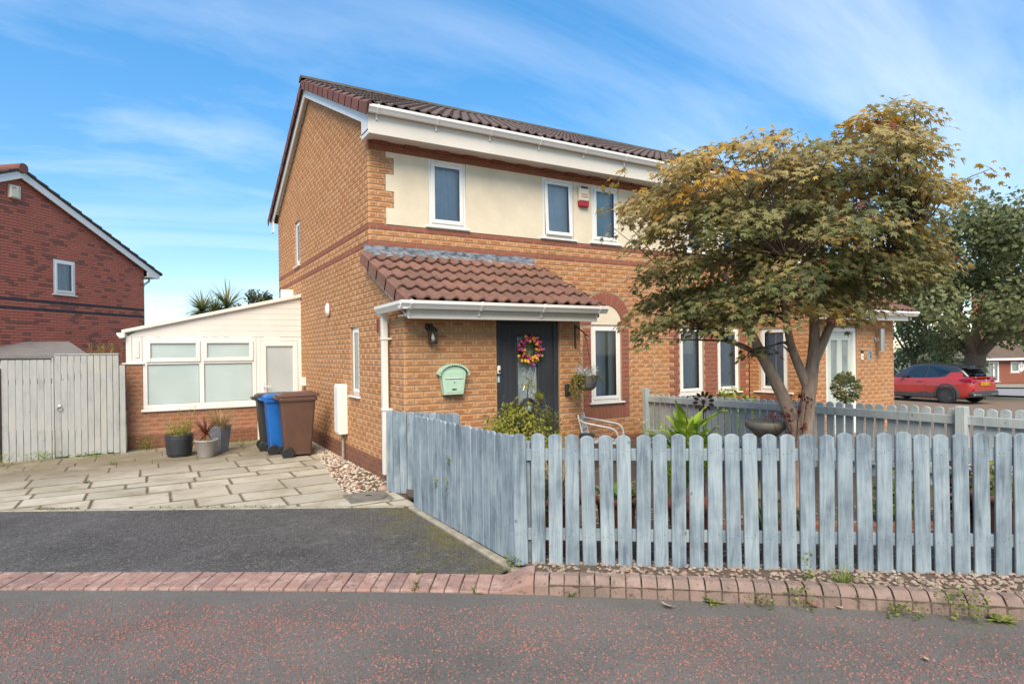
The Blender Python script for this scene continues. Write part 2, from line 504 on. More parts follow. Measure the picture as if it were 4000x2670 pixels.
M['pale_backing'] = noisy('added pale backing sheet', (.66, .70, .72), (.56, .61, .64), 3, .9)  # sheet added close behind panes to lighten dark windows, for the room's grey tone
M['slat'] = mat('grey blind slat', (.45, .45, .42), .6)
# ------------------------------------------------------------------ ground, road, kerb, driveway, patio
def sstep(a, b, x):
    t = max(0.0, min(1.0, (x - a) / (b - a))); return t * t * (3 - 2 * t)
def gz(x, y): return -.08 - .55 * sstep(11, 26, x) - .85 * sstep(24, 50, x) - .25 * sstep(48, 62, x)

def asphalt(name, c1, c2, c3, moss=False, grain=420):
    m = mat(name, c1, .85, 0, .35); t = NT(m); pos = t.pos()
    f = t.noise(pos, grain, 3, .7)
    c = t.ramp(f, [(.32, c1), (.52, c2), (.74, c3)])
    b = t.noise(pos, 1.1, 5, .6)
    c = t.mix(t.rangem(b, .38, .68, 0, .5), c, tuple(x * .55 for x in c1))
    sp1 = t.noise(pos, 62, 2, .5); c = t.mix(t.rangem(sp1, .58, .70, 0, .8), c, c3); c = t.mix(t.rangem(sp1, .42, .30, 0, .75), c, tuple(x * .35 for x in c1))
    b2 = t.noise(pos, 6, 4, .6)
    c = t.mix(t.rangem(b2, .55, .8, 0, .35), c, c3)
    if moss:
        sp = t.n('ShaderNodeSeparateXYZ'); t.l(pos, sp.inputs[0])
        x = t.rangem(sp.outputs[0], 1.55, 2.16)
        mk = t.math('MULTIPLY', x, t.rangem(t.noise(pos, 3.5, 5, .7), .38, .62))
        mk = t.math('MULTIPLY', mk, t.rangem(t.noise(pos, 60, 3, .7), .42, .6))
        c = t.mix(mk, c, (.17, .15, .015))
    t.base(c)
    t.rough(t.rangem(b, .3, .7, .62, .92))
    t.bump(t.noise(pos, grain * .8, 3, .7), .9, .008)
    return m
M['road'] = asphalt('road asphalt', (.130, .118, .103), (.168, .153, .135), (.22, .20, .178), grain=170)
M['tarmac'] = asphalt('driveway tarmac', (.050, .047, .044), (.092, .087, .081), (.23, .215, .195), True, 120)
M['chip'] = mat('red granite chip', (.30, .10, .075), .7)
t = NT(M['chip']); t.base(t.ramp(t.rnd(), [(0, (.38, .18, .14)), (.5, (.31, .138, .108)), (1, (.20, .105, .09))]))
M['gravel_far'] = noisy('brown gravel', (.27, .20, .14), (.14, .10, .07), 45, .95, .6, 90, .02)
M['grass_far'] = noisy('rough grass and earth', (.10, .11, .045), (.16, .13, .08), 2.0, .95)
M['far_asphalt'] = noisy('pale asphalt', (.30, .29, .28), (.24, .235, .23), 3, .9)

mb = MB(); N = 60
xs = [-400, -150, -60, -30, -15, -8, -4] + [i for i in range(0, 46, 3)] + [55, 80, 150, 400]
ys = [-400, -150, -60, -20, -5, 0, 5, 10, 15, 20, 30, 60, 150, 400]
vs = [(x, y, gz(x, y)) for y in ys for x in xs]
nx = len(xs)
mb.add(vs, [(j * nx + i, j * nx + i + 1, (j + 1) * nx + i + 1, (j + 1) * nx + i) for j in range(len(ys) - 1) for i in range(nx - 1)])
struct(mb.build('ground', M['grass_far'], smooth=True))

def catmull(pts, step):
    out = []
    for i in range(1, len(pts) - 2):
        p0, p1, p2, p3 = [Vector(p) for p in pts[i - 1:i + 3]]
        L = (p2 - p1).length; n = max(2, int(L / step))
        for k in range(n):
            t = k / n
            out.append(.5 * ((2 * p1) + (p2 - p0) * t + (2 * p0 - 5 * p1 + 4 * p2 - p3) * t * t + (3 * p1 - p0 - 3 * p2 + p3) * t ** 3))
    out.append(Vector(pts[-2])); return out
KP = [(-14.0, 13.84), (-9.0, 10.62), (-4.0, 7.40), (-.933, 5.445), (.584, 4.474), (2.027, 3.493), (3.301, 2.495), (4.363, 1.569), (6.2, -.05), (10.0, -3.4), (16, -8.7)]
kc = catmull(KP, .02)
ks = [0.0]
for i in range(1, len(kc)): ks.append(ks[-1] + (kc[i] - kc[i - 1]).length)
def kat(s):
    import bisect
    i = min(max(bisect.bisect(ks, s) - 1, 0), len(kc) - 2)
    t = (s - ks[i]) / (ks[i + 1] - ks[i]); p = kc[i].lerp(kc[i + 1], t)
    j0, j1 = max(0, i - 6), min(len(kc) - 1, i + 7)
    d = (kc[j1] - kc[j0]).normalized()
    return p, d, Vector((-d.y, d.x))
def s_of_x(x):
    for i, p in enumerate(kc):
        if p.x >= x: return ks[i]
SC = s_of_x(-5.5) + round((s_of_x(1.90) - s_of_x(-5.5)) / .1) * .1      # where the dropped kerb ends
def koff(s, o): p, d, n = kat(s); return (p.x + n.x * o, p.y + n.y * o)
S_all = [i * .25 for i in range(int(ks[-1] / .25))]
# road: everything on the camera's side of the kerb
poly = [koff(s, .03) for s in S_all] + [(16, -40), (-40, -40), (-40, 13.84)]
mb = MB(); n = len(poly)
mb.add([(x, y, 0.0) for x, y in poly], [tuple(range(n - 1, -1, -1))])
road = struct(mb.build('road', M['road']))
# red granite chips rolled into the road surface
mb = MB()
r2 = random.Random(3)
cl = [(r2.uniform(-2, 5.2), r2.uniform(-.6, 5.6), r2.uniform(.15, .55)) for _ in range(120)]
cnt = 0
while cnt < 11500:
    lat, d = r2.uniform(-3.8, 3.9), 2.55 + (2.1) * r2.random() ** .8
    p = cam_pt(lat, d, 0)
    if abs(lat) > d * .87: continue
    # distance from kerb, chips start beyond the smooth channel
    s = min(range(0, len(kc), 8), key=lambda i: (kc[i].x - p.x) ** 2 + (kc[i].y - p.y) ** 2)
    nn = kat(ks[s])[2]; dd = -((p.x - kc[s].x) * nn.x + (p.y - kc[s].y) * nn.y)
    if dd < .17 + .05 * math.sin(p.x * 5): continue
    if dd < .45 and r2.random() < .45: continue
    w = max(math.exp(-((p.x - a) ** 2 + (p.y - b) ** 2) / (c * c)) for a, b, c in cl)
    if r2.random() > .18 + .82 * w: continue
    cnt += 1
    k = r2.choice((4, 5, 5, 6)); sz = r2.uniform(.0038, .0080); an = r2.random() * 6.28; el = r2.uniform(.5, .95)
    ring = []
    for j in range(k):
        a = 2 * math.pi * j / k + r2.uniform(-.3, .3); rr = sz * r2.uniform(.75, 1.2)
        u, v = rr * math.cos(a), rr * math.sin(a) * el
        ring.append((p.x + u * math.cos(an) - v * math.sin(an), p.y + u * math.sin(an) + v * math.cos(an)))
    h = r2.uniform(.0025, .006); tx, ty = r2.uniform(-.15, .15), r2.uniform(-.15, .15)
    vs = [(x, y, .0005) for x, y in ring] + [(p.x + (x - p.x) * .8, p.y + (y - p.y) * .8, h + (x - p.x) * tx + (y - p.y) * ty) for x, y in ring]
    mb.add(vs, [tuple(range(k, 2 * k))] + [(j, (j + 1) % k, k + (j + 1) % k, k + j) for j in range(k)], r2.random())
stuff(mb.build('red_road_chips', M['chip'], road))
print('chips', cnt)

# kerb
def kerb_m(name, a, b, worn):
    m = mat(name, a, .9, 0, .2); t = NT(m); pos = t.pos()
    c = t.mix(t.rnd(), a, b)
    c = t.mix(t.rangem(t.noise(pos, 7, 4, .65), .48, .7, 0, .8), c, worn)
    c = t.mix(t.rangem(t.noise(pos, 150, 3, .7), .5, .75, 0, .5), c, (.45, .33, .28))
    c = t.mix(t.rangem(t.noise(pos, 22, 4, .7), .56, .70, 0, .8), c, (.065, .055, .032))
    t.base(c); t.bump(t.noise(pos, 130, 3, .7), .7, .006)
    return m
M['kerb'] = kerb_m('kerb block', (.25, .178, .143), (.185, .138, .115), (.36, .255, .21))
M['kerb_drop'] = kerb_m('dropped kerb block', (.34, .205, .165), (.25, .16, .135), (.50, .345, .29))
s0, s1 = s_of_x(-5.5), s_of_x(7.4)
Sk = [s0 + i * .1 for i in range(int((s1 - s0) / .1))]
mb = MB()
for s in Sk:
    a, b = s, s + .1
    w = .268 if s < SC else .125
    z = .008 if s < SC + .30 else .07
    p = [koff(a, .004), koff(b, .004), koff(b, w), koff(a, w)]
    mb.slab(p, -.05, z)
kerb = struct(mb.build('kerb', M['soil']))
def kerb_mesh(kind, rnd, L=.092):
    mb = MB(); fr = Fr((-L / 2, 0, 0), (0, 1, 0), (1, 0, 0))
    if kind == 'drop': pr = [(0, -.03), (0, .008), (.012, .016), (.262, .034), (.268, .028), (.268, -.03)]
    elif kind == 'full': pr = [(0, -.03), (.004, .062), (.012, .078), (.045, .108), (.058, .114), (.118, .116), (.125, .11), (.125, -.03)]
    pr = [(a, b) for a, b in pr]
    mb.prism(pr, fr, 0, L, rnd, .004)
    return mb.mesh('kerb_brick', M['kerb_drop'] if kind == 'drop' else M['kerb'])
KM = {(k, i): kerb_mesh(k, i / 5) for k in ('drop', 'full') for i in range(6)}
for s in Sk:
    if SC - .01 < s < SC + .29: continue
    kind = 'drop' if s < SC else 'full'
    p, d, n = kat(s + .05)
    tilt = Matrix.Rotation(rng.uniform(-.02, .02), 4, 'Y') @ Matrix.Rotation(rng.uniform(-.012, .012), 4, 'Z')
    put('kerb_brick', KM[(kind, rng.randrange(6))], kerb, frame_m((p.x, p.y, rng.uniform(-.003, .003)), (d.x, d.y, 0), (n.x, n.y, 0), UP) @ tilt)
# the long ramped transition block
p, d, n = kat(SC + .15)
mb = MB(); L = .294
A = [(0, -.03), (0, .008), (.012, .016), (.16, .028), (.21, .032), (.262, .034), (.268, .03), (.268, -.03)]
B = [(0, -.03), (.004, .062), (.012, .078), (.045, .108), (.058, .114), (.22, .116), (.262, .105), (.262, -.03)]
ring = []
for i in range(9):
    t_ = i / 8; q = sstep(.15, .95, t_)
    ring.append([Vector((-L / 2 + L * t_, a[0] * (1 - q) + b[0] * q, a[1] * (1 - q) + b[1] * q)) for a, b in zip(A, B)])
k = len(A); vs = [v for r_ in ring for v in r_]
mb.add(vs, [(i * k + j, i * k + (j + 1) % k, (i + 1) * k + (j + 1) % k, (i + 1) * k + j) for i in range(8) for j in range(k)] + [tuple(range(k)), tuple(8 * k + j for j in range(k - 1, -1, -1))], .4)
put('transition_block', mb.mesh('transition_block', M['kerb_drop']), kerb, frame_m((p.x, p.y, 0), (d.x, d.y, 0), (n.x, n.y, 0), UP))

# driveway tarmac between the kerb, the concrete edging and the paving
EA, EB = Vector((-1.381, 8.105)), Vector((2.30, 5.905))            # line where the paving starts
ed = (EB - EA).normalized(); en = Vector((-ed.y, ed.x))
def eline(x): return EA.y + (x - EA.x) * (EB.y - EA.y) / (EB.x - EA.x)
Sd = [s for s in S_all if s < SC + .1]
poly = [koff(s, .258) for s in Sd] + [(2.20, 3.83), (2.215, eline(2.215)), (-9, eline(-9)), (-12, 13.5)]
mb = MB(); n = len(poly); mb.add([(x, y, .026) for x, y in poly], [tuple(range(n))])
struct(mb.build('driveway', M['tarmac']))
# concrete edgings
mb = MB(); mb.slab([(2.19, 3.70), (2.275, 3.72), (2.30, 5.92), (2.215, 5.90)], -.05, .052, .3, .012)
struct(mb.build('concrete_edging', M['concrete']))
mb = MB()
for i in range(14):
    a, b = EA + ed * (-4.6 + i * .915), EA + ed * (-4.6 + (i + 1) * .915 - .008)
    if a.x > 2.2: break
    if b.x > 2.2: b = EA + ed * ((2.2 - EA.x) / ed.x)
    mb.slab([tuple(a), tuple(b), tuple(b + en * .055), tuple(a + en * .055)], -.05, .036, .3, .006)
struct(mb.build('paving_edging', M['concrete']))

# paving flags laid in courses square with the house
def flag_m():
    m = mat('concrete paving flag', (.44, .385, .28), .9, 0, .25); t = NT(m); pos = t.pos()
    c = t.ramp(t.orand(), [(0, (.41, .375, .29)), (.5, (.49, .45, .355)), (1, (.365, .335, .265))])
    c = t.mix(t.rangem(t.noise(pos, 1.9, 6, .65), .46, .66, 0, .75), c, (.29, .25, .175))
    sp = t.n('ShaderNodeSeparateXYZ'); t.l(pos, sp.inputs[0])
    dm = t.math('MULTIPLY', t.rangem(sp.outputs[1], 9.0, 10.6), t.rangem(t.noise(pos, 1.2, 4, .6), .32, .5, .45, 1))
    c = t.mix(t.math('MULTIPLY', dm, .75), c, (.15, .115, .065))
    c = t.mix(t.rangem(t.noise(pos, 2.7, 6, .7), .56, .72, 0, .55), c, (.19, .175, .10))
    c = t.mix(t.rangem(t.noise(pos, 45, 4, .7), .56, .75, 0, .35), c, (.20, .17, .11))
    t.base(c); t.bump(t.noise(pos, 120, 3), .4, .004)
    return m
M['flag'] = flag_m()
M['flag_edge'] = noisy('stained flag arris', (.27, .23, .155), (.14, .115, .07), 9, .95, .3, 90)
GL = ((2.27, 10.2), (1.84, 6.72))        # right-hand edge of the main paving, beside the pebble strip
mb = MB(); mb.slab([(-6, eline(-6) + .05), (2.3, eline(2.3) + .05), (2.47, 6.6), (2.47, 12.2), (-6, 12.2)], -.06, .017)
patio = struct(mb.build('paving', M['soil']))
rows = [5.42, 5.87, 6.30, 6.72]
hh = [.45, .44, .6, .45, .30, .45, .6, .45, .45, .30, .6, .45, .45]
for h in hh: rows.append(rows[-1] + h)
fcount = 0
for j in range(len(rows) - 1):
    y0, y1 = rows[j], min(rows[j + 1], 12.16)
    if y1 - y0 < .1: continue
    x = -3.2 + (j * .37) % .6
    while x < 2.4:
        w = rng.choice((.6, .6, .6, .75, .9, .45))
        g = .0055
        poly = [(x + g, y0 + .011), (x + w - g, y0 + .011), (x + w - g, y1 - .011), (x + g, y1 - .011)]
        x += w
        poly = clip(poly, -en.x, -en.y, -(en.x * EA.x + en.y * EA.y) - .062)
        if len(poly) < 3: continue
        if y0 >= 6.71:
            dx, dy = GL[0][0] - GL[1][0], GL[0][1] - GL[1][1]
            poly = clip(poly, dy, -dx, dy * GL[1][0] - dx * GL[1][1] + .0)
        else: poly = clip(poly, 1, 0, 2.36)
        if len(poly) < 3: continue
        ar = abs(sum(poly[i - 1][0] * poly[i][1] - poly[i][0] * poly[i - 1][1] for i in range(len(poly)))) / 2
        if ar < .006: continue
        mb = MB(); tx, ty, tz = rng.uniform(-.004, .004), rng.uniform(-.004, .004), .026 + rng.uniform(-.003, .004)
        cx, cy = poly[0]
        zf = lambda X, Y: tz + tx * (X - cx) + ty * (Y - cy)
        if sum(poly[i - 1][0] * poly[i][1] - poly[i][0] * poly[i - 1][1] for i in range(len(poly))) < 0: poly = poly[::-1]
        ins = inset(poly, .014); k = len(poly)
        mb.add([(X, Y, -.02) for X, Y in poly] + [(X, Y, zf(X, Y) - .004) for X, Y in poly] + [(X, Y, zf(X, Y)) for X, Y in ins], [tuple(range(2 * k, 3 * k))], 0, 0)
        mb.add(mb.v[:], [(L + i, L + (i + 1) % k, L + k + (i + 1) % k, L + k + i) for L in (0, k) for i in range(k)], 0, 1)
        mb.build('paving_flag', [M['flag'], M['flag_edge']], patio); fcount += 1
print('flags', fcount)
# pebbles
def pebble_m(name, stops):
    m = mat(name, stops[0][1], .75, 0, .3); t = NT(m)
    c = t.ramp(t.rnd(), stops); pos = t.pos()
    t.base(t.mix(t.rangem(t.noise(pos, 90, 3), .45, .7, 0, .4), c, (.20, .16, .12))); return m
M['pebble_pale'] = pebble_m('pale limestone chippings', [(0, (.52, .44, .33)), (.5, (.60, .52, .42)), (.8, (.42, .33, .25)), (1, (.34, .17, .11))])
M['pebble'] = pebble_m('river pebbles', [(0, (.28, .22, .16)), (.4, (.40, .33, .26)), (.7, (.20, .155, .12)), (1, (.40, .25, .19))])
OCT = [(1, 0, 0), (-1, 0, 0), (0, 1, 0), (0, -1, 0), (0, 0, 1), (0, 0, -1)]
ICO_V, ICO_F = [], []
phi = (1 + 5 ** .5) / 2
for a, b in ((-1, phi), (1, phi), (-1, -phi), (1, -phi)): ICO_V.append(Vector((a, b, 0)).normalized())
for a, b in ((-1, phi), (1, phi), (-1, -phi), (1, -phi)): ICO_V.append(Vector((0, a, b)).normalized())
for a, b in ((phi, -1), (phi, 1), (-phi, -1), (-phi, 1)): ICO_V.append(Vector((a, 0, b)).normalized())
ICO_F = [(0, 11, 5), (0, 5, 1), (0, 1, 7), (0, 7, 10), (0, 10, 11), (1, 5, 9), (5, 11, 4), (11, 10, 2), (10, 7, 6), (7, 1, 8), (3, 9, 4), (3, 4, 2), (3, 2, 6), (3, 6, 8), (3, 8, 9), (4, 9, 5), (2, 4, 11), (6, 2, 10), (8, 6, 7), (9, 8, 1)]
def stone(mb, p, s, r_, flat=.6, rnd=None):
    a = r_.random() * 6.28; ca, sa = math.cos(a), math.sin(a)
    sx, sy, sz = s * r_.uniform(.8, 1.35), s * r_.uniform(.7, 1.05), s * flat * r_.uniform(.8, 1.1)
    vs = []
    for v in ICO_V:
        k = r_.uniform(.88, 1.1); x, y, z = v.x * sx * k, v.y * sy * k, v.z * sz * k
        vs.append((p[0] + x * ca - y * sa, p[1] + x * sa + y * ca, p[2] + z))
    mb.add(vs, ICO_F, r_.random() if rnd is None else rnd)
mb = MB(); r3 = random.Random(5)
for _ in range(1500):
    y = r3.uniform(6.55, 11.9); t_ = (y - GL[1][1]) / (GL[0][1] - GL[1][1])
    x0 = GL[1][0] + (GL[0][0] - GL[1][0]) * min(t_, 1.1); x0 = min(x0, 2.34)
    x = r3.uniform(x0 - .02, 2.475)
    stone(mb, (x, y, .024), r3.uniform(.010, .024), r3)
stuff(mb.build('pale_pebbles', M['pebble_pale'], smooth=False))
mb = MB(); mb.slab([(1.86, 6.5), (2.47, 6.4), (2.478, 12.2), (2.3, 12.2), (2.27, 10.2)], -.02, .016)
struct(mb.build('pebble_bed', M['pebble_pale']))

# front garden
gpoly = [koff(s, .115) for s in [SC + .305 + i * .25 for i in range(int((s_of_x(7.2) - SC) / .25))]]
gpoly += [(7.33, gpoly[-1][1]), (7.33, 7.905), (5.0, 7.905), (4.99, 6.66), (2.49, 6.65), (2.34, 6.3), (2.29, 3.8)]
mb = MB(); n = len(gpoly); mb.add([(x, y, .085) for x, y in gpoly], [tuple(range(n))])
struct(mb.build('garden_bed', M['soil']))
mb = MB(); r3 = random.Random(8); FA, FB = Vector((2.263, 3.758)), Vector((4.831, 1.848)); fd = (FB - FA).normalized(); fn = Vector((-fd.y, fd.x))
k = 0
while k < 3300:
    s = r3.uniform(-.05, 5.4); o = -.38 + 2.2 * r3.random() ** 1.6
    if r3.random() < .35: o = r3.uniform(-.36, .1)
    p = FA + fd * s + fn * o
    if p.x < 2.32: continue
    sidx = min(range(0, len(kc), 10), key=lambda i: (kc[i].x - p.x) ** 2 + (kc[i].y - p.y) ** 2)
    q, d_, n_ = kat(ks[sidx])
    if (p - q).dot(n_) < .14: continue
    k += 1
    stone(mb, (p.x, p.y, .092), r3.uniform(.009, .021), r3)
stuff(mb.build('garden_pebbles', M['pebble']))

# neighbour's drive, the far road and its pavement, following the fall of the land
def sheet(name, lx, ly, m, dz):
    mb = MB(); nx = len(lx)
    mb.add([(x, y, gz(x, y) + dz) for y in ly for x in lx], [(j * nx + i, j * nx + i + 1, (j + 1) * nx + i + 1, (j + 1) * nx + i) for j in range(len(ly) - 1) for i in range(nx - 1)])
    return struct(mb.build(name, m, smooth=True))
sheet('neighbour_drive', [7.36] + [8 + i for i in range(0, 26, 2)] + [33.0], [-4, 0, 4, 7.9, 12, 17, 24, 40], M['gravel_far'], .06)
def strip(name, a0, a1, b0, b1, m, dz):
    mb = MB(); n = 24
    for i in range(n + 1):
        p, q = cam_pt(a0[0] + (a1[0] - a0[0]) * i / n, a0[1] + (a1[1] - a0[1]) * i / n, 0), cam_pt(b0[0] + (b1[0] - b0[0]) * i / n, b0[1] + (b1[1] - b0[1]) * i / n, 0)
        for k in range(5):
            r_ = p.lerp(q, k / 4); mb.v.append((r_.x, r_.y, gz(r_.x, r_.y) + dz))
    for i in range(n):
        for k in range(4): j = i * 5 + k; mb.f.append((j, j + 5, j + 6, j + 1)); mb.r.append(0); mb.m.append(0); mb.uv.append([(0, 0)] * 4)
    return struct(mb.build(name, m, smooth=True))
strip('far_road', (24, 33.5), (75, 28), (24, 44), (75, 40), M['far_asphalt'], .10)
strip('far_pavement', (24, 44.1), (75, 40.1), (24, 60), (75, 56), M['concrete'], .18)
# ------------------------------------------------------------------ brickwork
ZB = .039                                  # brick courses start here, 75 mm each
def course(k): return ZB + .075 * k
def lay(fr, k0, k1, spans, typ, seed=1, half=.0):
    """stretcher bond; spans(z0, z1) gives the free stretches of each course; typ(k, a) the brick kind"""
    out = []; r_ = random.Random(seed)
    for k in range(k0, k1):
        z0 = course(k); z1 = z0 + .065
        for a, b in spans(z0, z1):
            if b - a < .03: continue
            st = math.floor(a / .225) * .225 + (.1125 if k % 2 else 0) - .225 + half
            x = st
            while x < b:
                p, q = max(x, a), min(x + .215, b)
                if q - p > .028: out.append((fr, p, q, z0, z1, typ(k, (p + q) / 2), r_.random()))
                x += .225
    return out
def holes(a, b, rects):
    """spans function: from a to b (numbers or functions of z) minus rectangles (a0, a1, z0, z1)"""
    def f(z0, z1):
        A = a(z0, z1) if callable(a) else a; B = b(z0, z1) if callable(b) else b
        sp = [(A, B)]
        for r0, r1, h0, h1 in rects:
            if z1 <= h0 + .02 or z0 >= h1 - .02: continue
            ns = []
            for p, q in sp:
                if r1 <= p or r0 >= q: ns.append((p, q)); continue
                if r0 - p > .02: ns.append((p, r0 - .006))
                if q - r1 > .02: ns.append((r1 + .006, q))
            sp = ns
        return sp
    return f
PROUD = .009
def brick_geo(mb, P, L, H, rnd, mi=0):       # P(a, b, c) maps; five faces
    e = .0025; c = PROUD
    vs = [P(0, 0, -.004), P(L, 0, -.004), P(L, H, -.004), P(0, H, -.004), P(e, e, c), P(L - e, e, c), P(L - e, H - e, c), P(e, H - e, c)]
    z = [(0, 0)] * 4
    mb.add(vs, [(4, 5, 6, 7), (0, 1, 5, 4), (1, 2, 6, 5), (2, 3, 7, 6), (3, 0, 4, 7)], rnd, mi, [[(0, 0), (1, 0), (1, 1), (0, 1)], z, z, z, z])
BRICK_CACHE = {}
def bricks_out(house, wall_of, bricks, limit=300, minarea=0.0):
    """the largest in view become bricks of their own, the others one joined part"""
    scored = []
    for b in bricks:
        fr, p, q, z0, z1, ty, rn = b[:7]
        c = fr.P((p + q) / 2, (z0 + z1) / 2)
        v = view_xy(c); s = 0
        if v and abs(v[0]) < .84 and -.55 < v[1] < .57:
            toc = (Vector((0, 0, CAM_H)) - c); s = (q - p) * (z1 - z0) * max(0, fr.n.dot(toc.normalized())) / v[2] ** 2
            if (v[1] < -.10 and v[0] > -.16 and v[2] > 5): s *= .2          # behind the garden fence
        scored.append((s, b))
    scored.sort(key=lambda x: -x[0])
    rest = MB(); mats = []
    for i, (s, b) in enumerate(scored):
        fr, p, q, z0, z1, ty, rn = b[:7]
        if i < limit and s > minarea:
            L, H = round((q - p) / .005) * .005, round(z1 - z0, 3)
            key = (L, H, ty, int(rn * 7))
            if key not in BRICK_CACHE:
                m_ = MB(); brick_geo(m_, lambda a, b_, c: (a - L / 2, b_ - H / 2, c), L, H, (int(rn * 7) + .5) / 7)
                BRICK_CACHE[key] = m_.mesh('brick', M[ty])
            put('brick', BRICK_CACHE[key], wall_of(b), frame_m(fr.P((p + q) / 2, (z0 + z1) / 2), fr.u, UP, fr.n))
        else:
            if M[ty] not in mats: mats.append(M[ty])
            brick_geo(rest, lambda a, b_, c: fr.P(p + a, z0 + b_, c), q - p, z1 - z0, rn, mats.index(M[ty]))
    if rest.v: stuff(rest.build('brickwork', mats, house))

def wall_core(mb, fr, a0, a1, z0, z1, rects, th=.1, front=-.001):
    """mortar-faced slab with rectangular openings"""
    A = sorted(set([a0, a1] + [min(max(x, a0), a1) for r in rects for x in r[:2]]))
    Z = sorted(set([z0, z1] + [min(max(x, z0), z1) for r in rects for x in r[2:]]))
    for i in range(len(A) - 1):
        run = None
        for j in range(len(Z) - 1):
            ca, cz = (A[i] + A[i + 1]) / 2, (Z[j] + Z[j + 1]) / 2
            if any(r[0] < ca < r[1] and r[2] < cz < r[3] for r in rects): continue
            mb.fb(fr, A[i], A[i + 1], Z[j], Z[j + 1], -th, front)

# ------------------------------------------------------------------ windows, doors
def window(parent, fr, a0, a1, b0, b1, rec=.045, sash=True, sill=True, room='room', cur=None, vent=False, fw=.055, opened=0.0, split=None, glassm='glass', depth=.55, sillw=.05, blind=False):
    """frame with pane, sill, room behind, curtains and added pale sheets as pieces of it"""
    mb = MB(); c1 = -rec; c0 = -rec - .06
    for x0, x1, y0, y1 in ((a0, a0 + fw, b0, b1), (a1 - fw, a1, b0, b1), (a0 + fw, a1 - fw, b0, b0 + fw), (a0 + fw, a1 - fw, b1 - fw, b1)):
        mb.fb(fr, x0, x1, y0, y1, c0, c1, 0, .004)
    w = mb.build('window', M['upvc'], parent)
    ia, ib, ja, jb = a0 + fw, a1 - fw, b0 + fw, b1 - fw
    if sash:
        mb = MB(); s = .045; g0, g1 = -.045, .016
        piv = fr.P(0, jb, c1)
        for x0, x1, y0, y1 in ((ia - .012, ia + s, ja - .012, jb + .012), (ib - s, ib + .012, ja - .012, jb + .012), (ia + s, ib - s, ja - .012, ja + s), (ia + s, ib - s, jb - s, jb + .012)):
            mb.fb(fr, x0, x1, y0, y1, c1 + .002, c1 + g1, 0, .006)
        if vent: mb.fb(fr, ia + .06, ib - .06, jb + .004, jb + .03, c1 + g1 - .002, c1 + g1 + .018, 0, .004)
        if opened:
            cs, sn = math.cos(opened), math.sin(opened)
            nv = []
            for v in mb.v:
                d_ = Vector(v) - piv; h = d_.z; o = d_.dot(fr.n)
                nv.append(tuple(Vector(v) + UP * (h * cs - o * 0 - h) + fr.n * (-h * sn)))
            mb.v = nv
        mb.build('sash', M['upvc'], w)
        ia, ib, ja, jb = ia + s, ib - s, ja + s, jb - s
    mb = MB(); cg = c1 + (.004 if sash else -.03)
    q = [fr.P(ia, ja, cg), fr.P(ib, ja, cg), fr.P(ib, jb, cg), fr.P(ia, jb, cg)]
    if opened: q = [p + fr.n * (-(p.z - piv.z) * math.sin(opened)) for p in q]
    mb.add(q, [(0, 1, 2, 3)])
    mb.build('pane', M[glassm], w)
    mb = MB(); k = .004                                    # black gasket round the glass
    for x0, x1, y0, y1 in ((ia, ia + k, ja, jb), (ib - k, ib, ja, jb), (ia, ib, ja, ja + k), (ia, ib, jb - k, jb)):
        if not opened: mb.fb(fr, x0, x1, y0, y1, cg, cg + .003)
    if mb.v: mb.build('gasket', M['dark'], w)
    if sill:
        mb = MB(); mb.fb(fr, a0 - sillw, a1 + sillw, b0 - .028, b0 - .001, c0, .045, 0, .006)
        mb.build('sill', M['upvc'], w)
    # room behind
    mb = MB(); e = .25
    A0, A1, B0, B1, C0, C1 = a0 - e * .2, a1 + e * .2, b0 - .1, b1 + .1, -depth, c0 - .02
    P = fr.P
    mb.add([P(A0, B0, C0), P(A1, B0, C0), P(A1, B1, C0), P(A0, B1, C0), P(A0, B0, C1), P(A1, B0, C1), P(A1, B1, C1), P(A0, B1, C1)],
           [(0, 1, 2, 3), (0, 4, 5, 1), (1, 5, 6, 2), (2, 6, 7, 3), (3, 7, 4, 0)])
    mb.build('room', M[room], w)
    if cur:
        for f0, f1, mk in cur:
            mb = MB(); n = 18; vs = []
            for i in range(n + 1):
                t_ = f0 + (f1 - f0) * i / n; a = ia + (ib - ia) * t_; c = -rec - .085 + .012 * math.sin(i * 1.9)
                pin = 1.0
                vs += [P(a, b0, c), P(a, b1, c)]
            mb.add(vs, [(2 * i, 2 * i + 2, 2 * i + 3, 2 * i + 1) for i in range(n)])
            mb.build('curtain', M[mk], w, smooth=True)  # covers real curtains and the added pale sheets alike
    if blind:
        mb = MB(); z = ja
        while z < jb:
            mb.ob(P((ia + ib) / 2 - (ib - ia) * .24, z, -rec - .1), fr.u * ((ib - ia) * .26), fr.n * .02 + UP * .008, UP * .0008 - fr.n * .0003); z += .036
        mb.build('blind', M['slat'], w)
    return w

